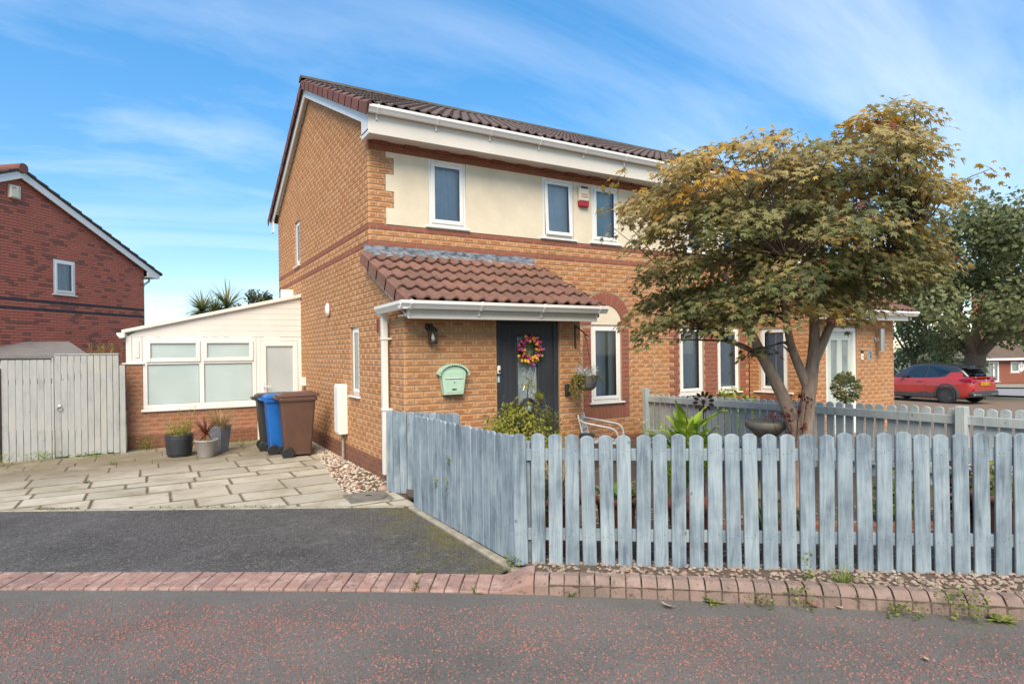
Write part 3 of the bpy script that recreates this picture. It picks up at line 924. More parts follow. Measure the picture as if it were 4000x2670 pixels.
# ------------------------------------------------------------------ roof tiles
def tile_profile(W):                       # two rolls across one tile
    pr = []
    half = W / 2
    for k in range(2):
        o = k * half
        pr += [(o + .0, 0.0), (o + half * .34, .0)]
        for i in range(1, 6):
            t_ = i / 6; pr.append((o + half * (.34 + .62 * t_), .034 * math.sin(math.pi * t_)))
    pr.append((W, 0.0))
    return pr
def tile_mesh(W, L, rnd, m, th=.022):
    mb = MB(); pr = tile_profile(W - .004); n = len(pr)
    # x across, y down the slope (0 at the top), z off the roof; the lower end is lifted onto the course below
    vs = []
    for (y, z, t0) in ((0, 0.0, 1), (L, .042, 1), (L, .042 - th, 1)):
        vs += [(x, y, h + z) for x, h in pr]
    fs = [(i + 1, i, n + i, n + i + 1) for i in range(n - 1)] + [(n + i + 1, n + i, 2 * n + i, 2 * n + i + 1) for i in range(n - 1)]
    fs = [tuple(reversed(f)) for f in fs]
    # side cheeks
    vs += [(0, 0, -.01), (0, L, .016), (W - .004, 0, -.01), (W - .004, L, .016)]
    k = 3 * n
    fs += [(0, n, k + 1, k), (n - 1, k + 2, k + 3, 2 * n - 1)]
    mb.add(vs, [tuple(reversed(f)) for f in fs], rnd)
    return mb.mesh('roof_tile', m)
def tile_roof(parent, O, across, down, W, nx, gauge, ny, mkey, seed=1, drop=None, limit=300, last=None):
    """O top-left corner on the roof plane; rows laid down the slope"""
    O, across, down = Vector(O), Vector(across).normalized(), Vector(down).normalized()
    nrm = across.cross(down)
    if nrm.z < 0: nrm = -nrm
    r_ = random.Random(seed)
    meshes = [tile_mesh(W, gauge + .07, (i + .5) / 6, M[mkey]) for i in range(6)]
    left = MB(); cnt = 0
    for j in range(ny):
        for i in range(nx):
            p = O + across * (i * W) + down * (j * gauge - .05) + nrm * (.012 + r_.uniform(0, .003))
            if drop and drop(p): continue
            a2 = across + down * r_.uniform(-.006, .006); d2 = down + nrm * r_.uniform(-.006, .008)
            if across.cross(down).dot(nrm) > 0: m_ = frame_m(p, a2, d2, nrm)
            else: m_ = frame_m(p + across * (W - .004), -a2, d2, nrm)
            put('roof_tile', meshes[r_.randrange(6)], parent, m_); cnt += 1
    return cnt
def gutter(parent, A, B, r=.055, brackets=.9, m='upvc', ends=True):
    """square-ogee gutter from A to B; brackets are pieces of it"""
    A, B = Vector(A), Vector(B); d = (B - A); L = d.length; d.normalize()
    out = d.cross(UP).normalized()
    if out.y > 0 and abs(out.y) > .1: out = -out
    if abs(out.y) <= .1 and out.x > 0: out = -out
    prof = [(-.055, .0), (-.055, -.07), (-.02, -.085), (.02, -.085), (.04, -.055), (.06, -.03), (.06, .004), (.048, .004), (.048, -.028), (.03, -.05), (.015, -.075), (-.02, -.075), (-.045, -.063), (-.045, .0)]
    k = len(prof); mb = MB()
    vs = [A + out * o + UP * z for o, z in prof] + [B + out * o + UP * z for o, z in prof]
    fs = [(i, (i + 1) % k, k + (i + 1) % k, k + i) for i in range(k)]
    mb.add(vs, fs)
    for E in (A, B):
        mb.add([E + out * o + UP * z for o, z in prof[:7]], [tuple(range(7))])
    g = mb.build('gutter', M[m], parent)
    if brackets:
        n = max(1, int(L / brackets))
        pr = [(-.06, -.0), (-.06, -.075), (-.022, -.092), (.022, -.092), (.045, -.06), (.066, -.033), (.066, .01), (.05, .01)]
        for i in range(n + 1):
            p = A + d * (.12 + (L - .24) * i / n); mb = MB()
            vs = []
            for s in (-.014, .014): vs += [p + d * s + out * o + UP * z for o, z in pr]
            k2 = len(pr)
            mb.add(vs, [(j, j + 1, k2 + j + 1, k2 + j) for j in range(k2 - 1)] + [tuple(range(k2)), tuple(range(2 * k2 - 1, k2 - 1, -1))])
            mb.ob(p + out * -.05 + UP * -.1, d * .012, out * .012, UP * .05)
            mb.build('gutter_bracket', M[m], g)
    return g
def boards(parent, fr, a0, a1, b0, b1, c0, c1, n, horizontal, m, name='board', gap=.004, ch=.003):
    for i in range(n):
        mb = MB()
        if horizontal: mb.fb(fr, a0, a1, b0 + (b1 - b0) * i / n + gap / 2, b0 + (b1 - b0) * (i + 1) / n - gap / 2, c0, c1, rng.random(), ch)
        else: mb.fb(fr, a0 + (a1 - a0) * i / n + gap / 2, a0 + (a1 - a0) * (i + 1) / n - gap / 2, b0, b1, c0, c1, rng.random(), ch)
        mb.build(name, m, parent)

# ------------------------------------------------------------------ the semi-detached house with the slate-grey door
HX0, HX1, HXE = 2.48, 7.50, 12.55
FY, BY, PY = 7.91, 14.60, 6.655
EAVE = 4.45
house = thing('semi_detached_house', 'orange brick semi-detached house with cream render panel and tiled porch', 'house', (HX0, FY, 0))
nhouse = thing('semi_detached_house', 'right-hand orange brick semi half behind the maple, with pale green door', 'house', (HX1, FY, 0))
F = Fr((0, FY, 0), (1, 0, 0), (0, -1, 0))            # front wall, a = x
S = Fr((HX0, 0, 0), (0, -1, 0), (-1, 0, 0))          # gable side wall, a = -y
PF = Fr((0, PY, 0), (1, 0, 0), (0, -1, 0))           # porch front
RZ0, RY0 = 4.72, 7.47                                 # eaves point of the roof plane
RIDGE_Y = (FY + BY) / 2; RIDGE_Z = 6.47
SL = (RIDGE_Z - RZ0) / (RIDGE_Y - RY0)
def roof_z(y): return RZ0 + SL * ((y - RY0) if y < RIDGE_Y else (2 * RIDGE_Y - RY0 - y))
# openings
UW = [(3.325, 3.905), (5.22, 5.815), (6.18, 6.745)]
UZ = (3.375, 4.312)
AW = (6.14, 6.77, .76, 2.03)
REND = (2.71, HX1, 3.339, 4.314)
front_rects = [(a, b, UZ[0], UZ[1]) for a, b in UW] + [AW]
side_rects = [(-8.84, -8.43, 1.01, 2.0), (-12.74, -12.30, 3.36, 4.24)]
door_rect = (3.686, 4.631, .02, 2.03)
# cores
mb = MB(); wall_core(mb, F, HX0, HX1, -.1, EAVE + .1, front_rects); w_front = mb.build('wall', M['mortar'], house)
mb = MB(); wall_core(mb, S, -BY, -FY, -.1, EAVE, side_rects, .1); 
mb.prism([(-BY, EAVE), (-FY, EAVE), (-RIDGE_Y, roof_z(RIDGE_Y) - .14)], S, -.1, -.001)
w_side = mb.build('wall', M['mortar'], house)
mb = MB(); wall_core(mb, PF, HX0, 4.98, -.1, 2.06, [door_rect], .1)
mb.prism([(-FY, -.1), (-PY - .1, -.1), (-PY - .1, 2.12), (-FY, 2.78)], S, -.1, -.001)
mb.box((4.88, PY + .1, -.1), (4.979, FY - .002, 2.2))
w_porch = mb.build('wall', M['mortar'], house)
mb = MB(); mb.box((HX0 + .1, BY - .1, -.1), (HXE, BY, EAVE)); mb.build('wall', M['mortar'], house)

B = []
def ty_front(k, a):
    if k in (40, 43): return 'brick_red'
    if k >= 57: return 'brick_red'
    if k < 2: return 'brick_dark'
    return 'brick'
quoin = lambda k: 2.48 + (.343 if (k // 3) % 2 == 1 else .23)
def sp_front(z0, z1):
    k = round((z0 - ZB) / .075)
    if k <= 43:
        R_ = [(5.97, 6.94, .47, 2.045)]
        sp = holes(HX0 + .002, HX1, R_)(z0, z1)
        if 2.03 < z1 < 2.62:                     # round the arch
            h = max(0, z0 - 2.03); rr = .545 ** 2 - h * h
            if rr > 0:
                w = math.sqrt(rr); sp = holes(HX0 + .002, HX1, [(6.455 - w, 6.455 + w, z0 - 1, z1 + 1)])(z0, z1)
        if z1 < 2.9: sp = [(max(a, 5.0), b) for a, b in sp if b > 5.0]          # the porch covers the rest
        return sp
    if k >= 57: return [(HX0 + .002, HX1)]
    return [(HX0 + .002, quoin(k - 44))]
B += [(*b, w_front) for b in lay(F, 0, 59, sp_front, ty_front, 11)]
# brick surround of the arched window: stretchers at the jambs, soldiers below, ring above
for k in range(7, 27):
    z0 = course(k)
    if z0 < .70 or z0 + .065 > 2.05: continue
    for a0, a1 in (((5.975, 6.13),) if k % 2 else ((5.975, 6.05), (6.06, 6.13))) + ((6.78, 6.935),):
        B.append((F, a0, a1, z0, z0 + .065, 'brick_red', rng.random(), w_front))
for i in range(13):
    a = 5.975 + i * .0745; B.append((F, a, a + .0645, .491, .706, 'brick_red', rng.random(), w_front))
arch = MB()
for i in range(21):
    t0, t1 = math.pi * i / 21 + .008, math.pi * (i + 1) / 21 - .008
    P = [F.P(6.455 - r * math.cos(t), 2.035 + r * math.sin(t), c) for c in (-.004, PROUD) for r, t in ((.325, t0), (.535, t0), (.535, t1), (.325, t1))]
    m_ = MB(); z4 = [(0, 0)] * 4
    m_.add(P, [(7, 6, 5, 4), (0, 1, 5, 4), (1, 2, 6, 5), (2, 3, 7, 6), (3, 0, 4, 7)], rng.random(), 0, [[(0, 0), (1, 0), (1, 1), (0, 1)], z4, z4, z4, z4])
    m_.build('arch_brick', M['brick_red'], w_front)
mb = MB(); mb.prism([(6.455 + .318 * math.cos(math.pi * i / 16), 2.032 + .318 * math.sin(math.pi * i / 16)) for i in range(17)], F, -.05, .004)
mb.build('arch_infill', M['render'], house)
# toothed dentil course under the soffit
for i in range(11):
    a = HX0 + .05 + i * .45
    mb = MB(); mb.fb(F, a, a + .21, 4.395, 4.449, 0, .045, rng.random(), .003); mb.build('dentil_brick', M['brick_red'], w_front)
def ty_side(k, a):
    if k in (40, 43): return 'brick_red'
    if k < 3: return 'brick_dark'
    return 'brick'
def sp_side(z0, z1):
    zt = z1 + .16
    if z0 > EAVE - .1:
        dy = (zt - RZ0) / SL; a, b = -(2 * RIDGE_Y - RY0 - dy), -(RY0 + dy)
        a = max(a, -BY); b = min(b, -FY - .0)
        return holes(a, b, side_rects)(z0, z1) if b > a else []
    if z1 < 2.85:
        b = -PY if z1 < 2.1 else -(PY + (z1 - 2.1) * 2.1)
        return holes(-BY, min(b, -PY), side_rects)(z0, z1)
    return holes(-BY, -FY, side_rects)(z0, z1)
B += [(*b, w_side) for b in lay(S, 0, 86, sp_side, ty_side, 12)]
B += [(*b, w_porch) for b in lay(PF, 0, 27, holes(HX0 + .003, 4.98, [door_rect]), ty_side, 13, half=-.215)]
bricks_out(house, lambda b: b[7], B, 300)
# render panel, with the toothed left edge
mb = MB()
for k in range(44, 57): mb.fb(F, quoin(k - 44) + .004, 3.325, course(k) - (.005 if k > 44 else 0), course(k + 1) - .005, 0, .012)
for i, (a, b) in enumerate(UW):
    nxt = UW[i + 1][0] if i < 2 else HX1
    mb.fb(F, b, nxt, 3.339, 4.309, 0, .012)
    mb.fb(F, a, b, 3.339, UZ[0], 0, .012)
mb.build('render_panel', M['render'], house)

# windows
window(house, F, *UW[0], *UZ, rec=.0, vent=True, cur=[(.8, 1.1, 'curtain_w'), (-.1, .8, 'pale_backing')], depth=.26)
window(house, F, *UW[1], *UZ, rec=.0, vent=True, opened=R(2.2), cur=[(-.15, .22, 'curtain'), (.82, 1.1, 'curtain_w'), (.22, .82, 'pale_backing')], depth=.26)
window(house, F, *UW[2], *UZ, rec=.0, vent=True, cur=[(-.1, .72, 'curtain'), (.72, 1.1, 'curtain_w')], depth=.26)
window(house, F, *AW, rec=.02, cur=[(.42, .62, 'curtain'), (.78, 1.1, 'curtain_w'), (-.1, .42, 'pale_backing')], depth=.3, room='room')
window(house, S, -8.84, -8.43, 1.01, 2.0, rec=.03, glassm='obscure', depth=.3)
window(house, S, -12.74, -12.30, 3.36, 4.24, rec=.03, depth=.4)

# roof: battens plane as solid underlay, tiles, ridge, verge, barge boards, soffit, gutter
def roof_half(parent, x0, x1, verge_left, seed):
    mb = MB()
    th = .06
    e0, e1 = RY0 + .05, 2 * RIDGE_Y - RY0 - .05
    pr = [(-e0, roof_z(e0) - .03), (-RIDGE_Y, RIDGE_Z - .03), (-e1, roof_z(e1) - .03), (-e1, roof_z(e1) - .03 - th), (-RIDGE_Y, RIDGE_Z - .03 - th), (-e0, roof_z(e0) - .03 - th)]
    mb.prism(pr, Fr((x1, 0, 0), (0, -1, 0), (-1, 0, 0)), 0, x1 - x0)
    return mb.build('roof', M['tile_main'], parent)
VX = 2.335                                           # verge line of the tiles
roof = roof_half(house, VX + .03, HX1, True, 1)
up = Vector((0, RY0 - RIDGE_Y, RZ0 - RIDGE_Z)).normalized()          # down the front slope
slen = math.hypot(RIDGE_Y - RY0, RIDGE_Z - RZ0)
ny = 12; g = slen / ny
top = Vector((VX, RIDGE_Y, RIDGE_Z)) - Vector((0, 0, .012))
W = .305
n1 = round((HX1 - VX) / W); W = (HX1 - VX) / n1
tile_roof(roof, top, (1, 0, 0), up, W, n1, g, ny, 'tile_main', 21)
# verge tiles: one cloaked tile a course on both slopes of the gable
def verge_piece(x, y, sgn, gauge, m='tile_verge', deep=.105, slope=SL):
    mb = MB(); d_ = Vector((0, -1 if sgn > 0 else 1, -slope)).normalized(); nn = Vector((0, -slope if sgn > 0 else slope, 1)).normalized()
    P0 = Vector((x, y, 0)); r_ = rng.random()
    return d_, nn
def verge(parent, x, O, down, gauge, ny, mkey, deep=.11, w=.05):
    down = Vector(down).normalized(); across = Vector((1, 0, 0)); nn = across.cross(down)
    if nn.z < 0: nn = -nn
    for j in range(ny):
        mb = MB(); L = gauge + .035
        a = Vector(O) + down * (j * gauge); a.x = x
        zl, zh = .028, .052
        vs = []
        for (y_, zt) in ((0, zl), (L, zh)):
            for dx, zz in ((-.012, -deep), (-.012, zt - .012), (0, zt), (w, zt), (w, zt - .03), (.004, zt - .03), (.004, -deep)):
                vs.append(a + down * y_ + across * dx + nn * (zz + (zh - zl) * y_ / L * 0))
        k = 7
        fs = [(i, (i + 1) % k, k + (i + 1) % k, k + i) for i in range(k)] + [tuple(range(k)), tuple(range(2 * k - 1, k - 1, -1))]
        mb.add(vs, fs, rng.random())
        mb.build('verge_tile', M[mkey], parent)
verge(roof, VX - .004, top, up, g, ny, 'tile_verge')
upb = Vector((0, -up.y, up.z))
verge(roof, VX - .004, top, upb, g, ny, 'tile_verge')
# ridge tiles
def ridge(parent, x0, x1, y, z, mkey, L=.45):
    n = max(1, round((x1 - x0) / L)); L = (x1 - x0) / n
    for i in range(n):
        mb = MB(); vs = []
        for k, x in enumerate((x0 + i * L + .003, x0 + (i + 1) * L - .003)):
            for j in range(9):
                a = math.pi * (.06 + .88 * j / 8); r_ = .125 + (.004 if k else 0)
                vs.append((x, y + r_ * math.cos(a), z - .045 + .105 * math.sin(a)))
        fs = [(j, j + 1, 10 + j, 9 + j) for j in range(8)] + [tuple(range(9)), tuple(range(17, 8, -1))]
        mb.add(vs, fs, rng.random())
        mb.build('ridge_tile', M[mkey], parent)
ridge(roof, VX - .03, HX1, RIDGE_Y, RIDGE_Z + .045, 'tile_ridge')
# barge boards and soffit
def barge(parent, x, mk='upvc'):
    fr = Fr((x, 0, 0), (0, -1, 0), (-1, 0, 0))
    y0 = RY0 + .10
    for sg in (1, -1):
        f = lambda y: y if sg > 0 else 2 * RIDGE_Y - y
        pr = [(-f(y0), roof_z(y0) - .07), (-f(RIDGE_Y), RIDGE_Z - .07), (-f(RIDGE_Y), RIDGE_Z - .07 - .20), (-f(FY - .05), roof_z(FY - .05) - .27), (-f(FY - .05), EAVE - .06), (-f(y0), EAVE - .06)]
        mb = MB(); mb.prism(pr, fr, -.02, .0, 0, .003); mb.build('barge_board', M[mk], parent)
        pr = [(-f(FY), roof_z(FY) - .12), (-f(RIDGE_Y), RIDGE_Z - .12), (-f(RIDGE_Y), RIDGE_Z - .15), (-f(FY), roof_z(FY) - .15)]
        mb = MB(); mb.prism(pr, fr, -(HX0 - x) - .05, -.022); mb.build('verge_soffit', M['soffit'], parent)
barge(house, 2.375)
def eaves(parent, x0, x1):
    mb = MB(); mb.box((x0, RY0 + .08, EAVE - .055), (x1, RY0 + .105, RZ0 - .02), 0, .004); mb.build('fascia', M['fascia'], parent)
    sf = MB(); sf.box((x0, RY0 + .105, EAVE - .012), (x1, FY + .02, EAVE + .008)); so = sf.build('soffit', M['soffit'], parent)
    mb = MB()
    for i in range(1, int((FY - RY0 - .1) / .1) + 1):
        y = RY0 + .105 + i * .1; mb.box((x0, y - .002, EAVE - .0135), (x1, y + .002, EAVE - .0125))
    gutter(parent, (x0 - .02, RY0 + .02, RZ0 - .0), (x1, RY0 + .02, RZ0 - .0), brackets=.85)
eaves(house, 2.375, HX1 - .0015)

# porch roof
PZ0, PYE = 2.175, 6.285
PZT, PYT = 2.93, 7.905
psl = (PZT - PZ0) / (PYT - PYE)
pdown = Vector((0, PYE - PYT, PZ0 - PZT)).normalized(); pl = math.hypot(PYT - PYE, PZT - PZ0)
PX0, PX1 = 2.375, 5.10
fr = Fr((PX1, 0, 0), (0, -1, 0), (-1, 0, 0))
mb = MB(); mb.prism([(-PYE - .04, PZ0 - .015), (-PYT, PZT - .035), (-PYT, PZT - .085), (-PYE - .04, PZ0 - .065)], fr, 0, PX1 - PX0 - .02)
proof = mb.build('porch_roof', M['tile_porch'], house)
W = (PX1 - PX0) / 8
tile_roof(proof, (PX0, PYT, PZT - .012), (1, 0, 0), pdown, W, 8, pl / 5, 5, 'tile_porch', 31)
verge(proof, PX0 - .004, (PX0, PYT, PZT - .012), pdown, pl / 5, 5, 'tile_porch', .12)
# lead flashing against the wall
mb = MB(); n = 60; vs = []
for i in range(n + 1):
    x = PX0 + .03 + (5.06 - PX0 - .03) * i / n; ww = .012 * math.sin(i * 2 * math.pi / n * 17)
    for y, z in ((FY - .014, 3.04), (FY - .016, 2.965), (FY - .035, 2.955 + ww * .3), (FY - .19 + ww * .5, PZT + .045 - psl * .19 + ww)): vs.append((x, y, z))
mb.add(vs, [(4 * i + j, 4 * i + 4 + j, 4 * i + 5 + j, 4 * i + 1 + j) for i in range(n) for j in range(3)])
mb.build('flashing', M['lead'], house)
# porch barge board, fascia, soffit, gutter and downpipe
fr = Fr((PX0 + .03, 0, 0), (0, -1, 0), (-1, 0, 0))
mb = MB(); mb.prism([(-PYE - .05, PZ0 - .06), (-PYT, PZT - .075), (-PYT, PZT - .20), (-PYE - .05, PZ0 - .19)], fr, -.02, 0, 0, .003); mb.build('barge_board', M['upvc'], house)
mb = MB(); mb.box((PX0 + .04, PYE + .06, 1.985), (PX1 - .07, PYE + .085, PZ0 - .02), 0, .004); mb.build('fascia', M['fascia'], house)
mb = MB(); mb.box((PX0 + .04, PYE + .085, 2.02), (PX1 - .07, PY + .02, 2.04)); mb.build('soffit', M['soffit'], house)
gutter(house, (PX0 - .08, PYE, PZ0 - .0), (PX1 + .03, PYE, PZ0 + .0), brackets=.82)
gutter(house, (2.345, 7.14, PZ0 - .015), (2.345, PYE - .03, PZ0 - .005), brackets=0)
mb = MB()
mb.ob((2.40, 7.12, 1.13), (.034, 0, 0), (0, .034, 0), (0, 0, .98), 0, .004)
mb.ob((2.385, 7.12, 2.09), (.045, 0, 0), (0, .045, 0), (0, 0, .03), 0, .006)
dp = mb.build('downpipe', M['upvc'], house)
for z in (1.78, .93):
    mb = MB(); mb.ob((2.415, 7.12, z), (.055, 0, 0), (0, .043, 0), (0, 0, .013), 0, .003); mb.ob((2.46, 7.12, z), (.02, 0, 0), (0, .075, 0), (0, 0, .008)); mb.build('pipe_clip', M['upvc'], dp)

# front door
M['door'] = noisy('anthracite door', (.030, .033, .040), (.038, .041, .048), 60, .42, .15, 90, .002, stretch=(1, 1, .1))
a0, a1, b0, b1 = door_rect
mb = MB(); fw = .065
for x0, x1, y0, y1 in ((a0, a0 + fw, b0, b1), (a1 - fw, a1, b0, b1), (a0 + fw, a1 - fw, b1 - .07, b1)): mb.fb(PF, x0, x1, y0, y1, -.09, -.02, 0, .005)
door = mb.build('front_door', M['door'], house)
da0, da1, db0, db1 = a0 + fw, a1 - fw, b0 + .02, b1 - .07
mb = MB()
ga0, ga1, gb0, gb1 = 4.01, 4.31, .93, 1.80
for x0, x1, y0, y1 in ((da0, ga0, db0, db1), (ga1, da1, db0, db1), (ga0, ga1, db0, gb0), (ga0, ga1, gb1, db1)): mb.fb(PF, x0, x1, y0, y1, -.085, -.045)
for a in (3.80, 3.87, 3.94, 4.38, 4.45, 4.52): mb.fb(PF, a - .003, a + .003, db0 + .03, db1 - .03, -.046, -.042)     # vertical grooves as beads
mb.build('door_leaf', M['door'], door)
mb = MB()
for x0, x1, y0, y1 in ((ga0 - .03, ga0, gb0, gb1 + .03), (ga1, ga1 + .03, gb0, gb1 + .03), (ga0, ga1, gb1, gb1 + .03)): mb.fb(PF, x0, x1, y0, y1, -.05, -.028, 0, .006)
# swept moulding under the glass: a round eyebrow with level shoulders, mirrored below
cx, cz = 4.16, .86
def mould(sg):
    pts = [(4.36, cz + .07 * sg), (4.30, cz + .07 * sg)]
    pts += [(cx + .135 * math.cos(t), cz + sg * (.0 + .135 * math.sin(t))) for t in [math.pi * (.2 + .6 * i / 12) for i in range(13)]]
    pts += [(4.02, cz + .07 * sg), (3.96, cz + .07 * sg)]
    mb.tube([PF.P(a, b, -.04) for a, b in pts], .017, 8)
mould(1); mould(-1)
mb.lathe([(.075, 0), (.08, .01), (.06, .018)], PF.P(cx, cz, -.045), 20, axis=(0, -1, 0))
mb.build('door_moulding', M['door'], door, smooth=False)
mb = MB(); mb.lathe([(.058, 0), (.045, .012), (.02, .02), (0, .022)], PF.P(cx, cz, -.028), 16, axis=(0, -1, 0)); mb.build('bullseye', M['obscure'], door, smooth=True)
M['door_glass'] = noisy('patterned door glass', (.30, .35, .345), (.18, .22, .225), 3, .12, .2, 40, .003)
mb = MB(); mb.fb(PF, ga0, ga1, gb0, gb1, -.07, -.062); mb.build('pane', M['door_glass'], door)
M['lead_came'] = mat('bevelled lettering', (.55, .60, .60), .15, .6)
mb = MB(); text_mesh('2', .15, PF, 4.12, 1.30, -.060, mb, depth=.006); text_mesh('A', .15, PF, 4.215, 1.30, -.060, mb, depth=.006)
for sg in (-1, 1):
    pts = [(cx + sg * (.13 + .012 * math.sin(i * .7)), 1.78 - i * .035) for i in range(18)]
    mb.tube([PF.P(a, b, -.060) for a, b in pts], .004, 5)
    pts = [(cx + sg * x, y) for x, y in ((.0, 1.01), (.03, 1.07), (.05, 1.13), (.03, 1.16), (.06, 1.11), (.09, 1.16), (.12, 1.14), (.115, 1.09), (.09, 1.07), (.06, 1.02), (.02, 1.0))]
    mb.tube([PF.P(a, b, -.060) for a, b in pts], .005, 5)
mb.build('glass_lettering', M['lead_came'], door)
mb = MB(); mb.fb(PF, 3.79, 3.825, .78, 1.06, -.045, -.036, 0, .004)
mb.tube([PF.P(3.807, .97, -.04), PF.P(3.807, .97, .012), PF.P(3.83, .97, .014), PF.P(3.93, .965, .014)], .009, 8)
mb.build('door_handle', M['chrome'], door)
mb = MB(); mb.fb(PF, a0, a1, -.02, b0 + .01, -.1, .01, 0, .006); mb.build('threshold', M['steel'], door)
# vents and boxes fixed to the side wall
mb = MB(); mb.fb(S, -7.62, -7.50, 1.88, 2.05, 0, .012, 0, .003)
for i in range(7): mb.ob(S.P(-7.56, 1.895 + i * .024, .014), S.u * .05, S.n * .008 - UP * .006, UP * .002 + S.n * .001)
tag(mb.build('air_vent', M['brick_grey']), 'small brown louvred air vent on gable wall near the porch gutter', 'vent')
# ------------------------------------------------------------------ right-hand half of the pair
NX = 9.98; NY = 6.56; NE = 12.55
NS = Fr((NX, 0, 0), (0, -1, 0), (-1, 0, 0)); NF = Fr((0, NY, 0), (1, 0, 0), (0, -1, 0))
n_rects = [(8.13, 8.74, .80, 2.03), (9.11, 9.72, .80, 2.03)] + [(15.03 - b, 15.03 - a, *UZ) for a, b in UW]
ns_rects = [(-7.66, -7.06, .80, 2.0)]
nd = (10.35, 11.30, .02, 1.97)
mb = MB(); wall_core(mb, F, HX1, HXE, -.1, EAVE + .1, n_rects); nw = mb.build('wall', M['mortar'], nhouse)
mb = MB(); wall_core(mb, NS, -FY + .002, -NY, -.1, 2.3, ns_rects); mb.prism([(-FY + .002, 2.3), (-NY, 2.3), (-FY + .002, 3.0)], NS, -.1, -.001); nws = mb.build('wall', M['mortar'], nhouse)
mb = MB(); wall_core(mb, NF, NX + .1, NE, -.1, 2.2, [nd]); mb.box((NE - .1, NY + .1, -.1), (NE - .001, FY - .002, 2.2)); nwf = mb.build('wall', M['mortar'], nhouse)
mb = MB(); mb.box((HXE - .1, FY + .1, -.2), (HXE, BY - .1, EAVE))
mb.prism([(-BY, EAVE), (-FY, EAVE), (-RIDGE_Y, roof_z(RIDGE_Y) - .14)], Fr((HXE, 0, 0), (0, -1, 0), (-1, 0, 0)), 0, .1)
mb.build('wall', M['brick'], nhouse)
B = []
def ty_n(k, a):
    if k in (40, 43) or k >= 57: return 'brick_red'
    if k < 27 and a > 7.97 and a < 9.9: return 'brick_red'
    return 'brick'
def sp_n(z0, z1):
    if 3.339 < z0 + .03 < 4.30: return []
    return holes(HX1 + .002, HXE if z0 > 2.9 else NX - .002, n_rects)(z0, z1)
B += [(*b, nw) for b in lay(F, 0, 59, sp_n, ty_n, 41)]
B += [(*b, nws) for b in lay(NS, 0, 38, holes(-FY, lambda z0, z1: min(-NY - .002, -NY - (z1 - 2.32) * 1.95), ns_rects), lambda k, a: 'brick_red' if (k < 9 and -7.75 < a < -6.98) else 'brick', 42)]
B += [(*b, nwf) for b in lay(NF, 0, 28, holes(NX + .002, NE, [nd]), lambda k, a: 'brick', 43)]
bricks_out(nhouse, lambda b: b[7], B, 300)
mb = MB(); prev = HX1
for a, b, z0, z1 in sorted(n_rects[2:]):
    mb.fb(F, prev, a, 3.339, 4.309, 0, .012); mb.fb(F, a, b, 3.339, UZ[0], 0, .012); prev = b
mb.fb(F, prev, HXE - .24, 3.339, 4.309, 0, .012); mb.build('render_panel', M['render'], nhouse)
window(nhouse, F, *n_rects[0], rec=.03, room='room', depth=.3, cur=[(.5, 1.1, 'curtain_w'), (-.1, .5, 'pale_backing')], blind=True)
window(nhouse, F, *n_rects[1], rec=.03, room='room', depth=.3, cur=[(.45, 1.1, 'curtain_w'), (-.1, .45, 'pale_backing')], blind=True)
for r_ in n_rects[2:]: window(nhouse, F, *r_, rec=.0, vent=True, cur=[(-.1, .3, 'curtain_w')])
window(nhouse, NS, *ns_rects[0], rec=.03, room='room', depth=.3, cur=[(.8, 1.1, 'curtain_w'), (-.1, .8, 'pale_backing')], blind=True, sillw=.12)
nroof = roof_half(nhouse, HX1 + .002, HXE + .12, False, 2)
W = (HXE + .14 - HX1) / 17
tile_roof(nroof, (HX1, RIDGE_Y, RIDGE_Z - .012), (1, 0, 0), up, W, 17, g, ny, 'tile_main', 51)
ridge(nroof, HX1 + .003, HXE + .15, RIDGE_Y, RIDGE_Z + .045, 'tile_ridge')
eaves(nhouse, HX1 + .0015, HXE + .10)
# its flat-fronted porch with a lean-to roof
fr = Fr((NE + .12, 0, 0), (0, -1, 0), (-1, 0, 0))
NYE = 6.20; NZ0 = 2.27; nsl = .50
nt = Vector((0, FY, NZ0 + (FY - NYE) * nsl)); nb = Vector((0, NYE, NZ0))
mb = MB(); mb.prism([(-NYE - .04, NZ0 - .015), (-FY, nt.z - .035), (-FY, nt.z - .085), (-NYE - .04, NZ0 - .065)], fr, 0, NE + .12 - NX + .1)
npr = mb.build('porch_roof', M['tile_porch'], nhouse)
pd2 = (nb - nt); pl2 = pd2.length; W = (NE + .14 - NX + .12) / 9
tile_roof(npr, (NX - .12, FY, nt.z - .012), (1, 0, 0), pd2, W, 9, pl2 / 6, 6, 'tile_porch', 52)
mb = MB(); mb.box((NX - .08, NYE + .06, 2.10), (NE - .02, NYE + .085, NZ0 - .02), 0, .004); mb.build('fascia', M['upvc'], nhouse)
mb = MB(); mb.box((NX - .08, NYE + .085, 2.11), (NE - .02, NY + .02, 2.135)); mb.build('soffit', M['soffit'], nhouse)
gutter(nhouse, (NX - .12, NYE, NZ0), (NE + .16, NYE, NZ0), brackets=.9)
